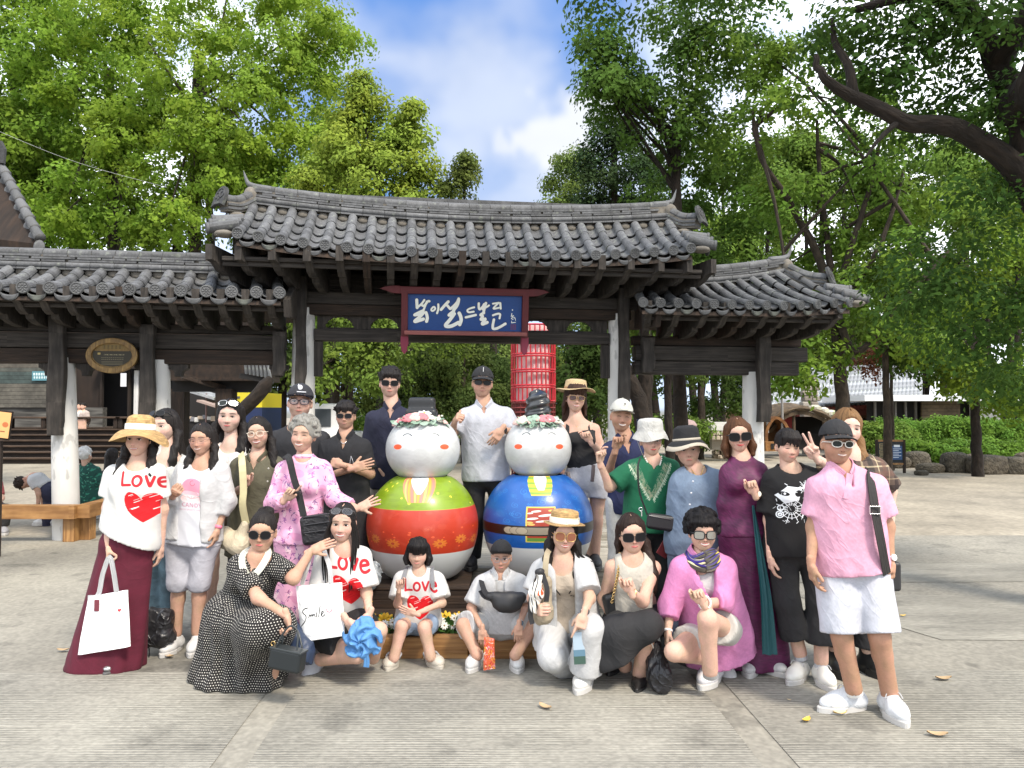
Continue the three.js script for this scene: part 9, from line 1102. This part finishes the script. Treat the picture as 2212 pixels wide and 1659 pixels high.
const rock = (s) => { const g = new THREE.IcosahedronGeometry(1,4),p = g.attributes.position; for (let i = 0; i < p.count; i++) { const v = [p.getX(i),p.getY(i),p.getZ(i)]; const m = Math.max(Math.abs(v[0]),Math.abs(v[1]),Math.abs(v[2])),k = mix(1,.82 / m,.55) * (1 + .22 * (fbm(v[0] * 1.6 + s * 9,v[1] * 1.6,v[2] * 1.6,5) - .5)); p.setXYZ(i,v[0] * k,v[1] * k,v[2] * k); } g.computeVertexNormals(); return boxUV(g,.8); },RG = [1,2,3].map(rock),RM = [[.36,.33,.28],[.3,.29,.26],[.42,.39,.33]].map((c2) => mat(null,.95,{ map: plaster.map,color: rgbOf().setRGB(...c2.map((v) => v * 2)),bumpMap: barkBump,bumpScale: .05 }));
const B = [[1940,1000,24,14,'low boulder right beside the chalkboard sign'],[1978,995,26,19,'blocky boulder second from the chalkboard sign'],[2010,1012,28,11,'flat pale boulder lying in front of the row'],[2028,993,22,16,'dark boulder behind the flat pale one'],[2062,1002,26,24,'tall squared boulder right of the flat pale one'],[2098,998,14,16,'narrow boulder between two large ones'],[2135,1006,42,22,'largest boulder of the row, broad and rounded'],[2185,1008,34,20,'boulder at the right edge of the photograph'],[2170,988,30,14,'upper boulder behind the broad rounded one'],[2225,1000,30,22,'boulder cut off by the right frame edge'],[1990,1022,14,6,'small stone at the foot of the boulder row']];
B.forEach(([x,y,w,h,lab],i) => { const p = onGround(x,y + h * .75),q = -p[2]; const m = shade(mesh(RG[i % 3],RM[i % 3])); m.name = numbered('boulder'); m.position.set(p[0],h / F * q * .8,p[2]); m.scale.set(w / F * q * 1.15,h / F * q * 1.15,w / F * q * .9); m.rotation.y = rr(-.5,.5); scene.add(m); tag(m,lab,'boulder','boulders edging the planted bed'); });
}
{
const d = 15.5,x = at(1152,800,d)[0],t = thing('crate_tower','round tower of red plastic crates with maroon ones below, behind the gate','tower',[x,0,-d]); const red = mat([.62,.03,.05],.4,{ transmission: .25,thickness: 0 }),pinkM = mat([.72,.5,.5],.5),mar = mat([.16,.022,.02],.5),R = .43;
for (let lv = 0; lv < 11; lv++) { const y0 = .02 + lv * .31,M = lv < 6 ? mar : red,n = lv < 6 ? 6 : 7,RR = R * (lv < 6 ? 1 : 1.02); for (let k = 0; k < n; k++) { const a0 = k / n * 6.283 + lv * .2,gs = []; for (const y of lv < 6 ? [.015,.1,.19,.285] : [.02,.285]) gs.push(tube(Array.from({ length: 6 },(_,i) => { const a = a0 + i / 5 * 6.283 / n; return [Math.sin(a) * RR,y0 + y,Math.cos(a) * RR]; }),lv < 6 ? .022 : .018,5)); for (let i = 0; i < (lv < 6 ? 3 : 4); i++) { const a = a0 + (i + .3) / (lv < 6 ? 3 : 4) * 6.283 / n; gs.push(tube([[Math.sin(a) * RR,y0,Math.cos(a) * RR],[Math.sin(a) * RR,y0 + .3,Math.cos(a) * RR]],.016,5)); } const m = shade(mesh(merge(gs),M)); m.name = 'crate'; t.add(m); } }
const inn = shade(mesh(cylinder(R * .8,R * .8,3.4,20,1,true).translate(0,1.7,0),pinkM)); inn.name = 'inner_sleeve'; t.add(inn); const low = shade(mesh(cylinder(R * .86,R * .86,1.86,20,1,true).translate(0,.93,0),mar)); low.name = 'inner_sleeve'; t.add(low);
for (let i = 0; i < 7; i++) { const m = shade(mesh(sphere(.075,9,7),pinkM)); m.name = 'ornament'; m.position.set(rr(-.2,.3),3.5 + i * .09,rr(-.1,.25)); t.add(m); }
}
// ---------- people in the background ----------
{
const c = person({ label: 'person in white shirt and navy overalls bending far forward behind the bench',d: 11.6,eye: [52,1042],hs: 1.0,rot: [-40,70,60],sex: 'm',skin: 'mid',face: { eyes: 'none' },nk: [72,1030],sh: [[70,1036,.15],[80,1034,-.15]],hip: [112,1062],el: [[84,1066,.18],[92,1066,-.1]],wr: [[82,1092,.18],[92,1092,-.1]],hipW: [.2,0,1],kn: [[104,1105,.1],[116,1105,-.1]],an: [[100,1140,.1],[116,1138,-.1]],cell: .018 });
hair(c,{ style: 'short',tufts: 20,cell: .01,colour: [.03,.02,.015] }); const S = { cell: .017 }; top(c,'shirt',whiteCl,{ sleeve: .6,hem: -.1,...S }); pants(c,'overalls',navyCl,{ rise: .26,fit: .03,...S }); for (const i of [0,1]) shoe(c,i,'trainer',shoeW,soleW,{ dir: [-1,0,.2] });
}
{
const c = person({ label: 'white-haired elder in a dark green leaf-print shirt seated with back turned behind the bench',d: 11.9,eye: [184,984],hs: 1.05,rot: [176,0,0],skin: 'old',face: { eyes: 'none' },nk: [186,1006],sh: [[166,1016],[208,1016]],hip: [188,1082],away: 1,el: [[160,1052],[214,1052]],wr: [[170,1078,-.2],[208,1078,-.2]],kn: [[176,1085,-.4],[204,1085,-.4]],an: [[180,1128,-.35],[206,1130,-.3]],cell: .018 });
hair(c,{ style: 'curly',colour: [.72,.72,.7],curls: 90,cell: .01 }); top(c,'shirt',printed(jungle),{ sleeve: .9,sf: .05,fit: .035,loose: .03,hem: .08,neck: [.05,.03,.0],cell: .017,uv: 3 }); pants(c,'trousers',blackCl,{ cell: .018 }); for (const i of [0,1]) shoe(c,i,'trainer',mat([.4,.4,.42],.6),soleW,{ dir: [.5,0,-1] });
}
{
const c = person({ label: 'dark-haired person seated facing away beside the elder, half hidden by the straw hat',d: 12.4,eye: [244,985],hs: 1.05,rot: [170,0,0],skin: 'light',face: { eyes: 'none' },nk: [244,1010],sh: [[224,1022],[266,1022]],hip: [245,1088],away: 1,kn: [[236,1090,-.4],[256,1090,-.4]],an: [[236,1130,-.3],[256,1130,-.3]],cell: .018 });
hair(c,{ style: 'long',len: .2,cell: .01 }); top(c,'shirt',blackCl,{ sleeve: .8,cell: .018 }); pants(c,'trousers',blackCl,{ cell: .018 });
}
{
const c = person({ label: 'seated person in dark trousers cut off by the left frame edge',d: 11,eye: [-26,1005],hs: 1.0,rot: [20,10,0],skin: 'light',nk: [-24,1030],sh: [[-48,1042],[-4,1042]],hip: [-22,1098],el: [[-52,1075],[4,1076,.05]],wr: [[-40,1095,.2],[-4,1090,.2]],kn: [[-20,1098,.35],[14,1100,.3]],an: [[-14,1135,.3],[8,1138,.3]],cell: .018 });
hair(c,{ style: 'short',cell: .01 }); top(c,'shirt',cloth([.5,.12,.12]),{ sleeve: .8,cell: .018 }); pants(c,'trousers',blackCl,{ cell: .018 }); for (const i of [0,1]) shoe(c,i,'trainer',mat([.3,.3,.32],.6),soleW,{ dir: [.6,0,.8] });
}
for (const [x,lab,col] of [[172,'tiny white-clad figure seated on the deck left of the doorway',[.72,.71,.7]],[180,'tiny pale figure seated on the deck beside the white-clad one',[.5,.42,.38]]]) {
const c = person({ label: lab,d: 26.8,eye: [x,878],hs: 1.0,floor: 1.1,skin: 'light',face: { eyes: 'none' },hip: [x,908],nk: [x,888],kn: [[x - 2,908,.4],[x + 4,908,.4]],an: [[x - 2,926,.4],[x + 4,926,.4]],cell: .03 }); hair(c,{ style: 'short',cell: .014 }); top(c,'clothes',cloth(col),{ sleeve: 1.5,cell: .026,loose: .02 });
}
for (const c of everyone) if (!c.shod && c.d < 20) for (const i of [0,1]) shoe(c,i,'trainer',mat([.05,.05,.052],.6),mat([.06,.06,.06],.7));
renderer.render(scene,camera);
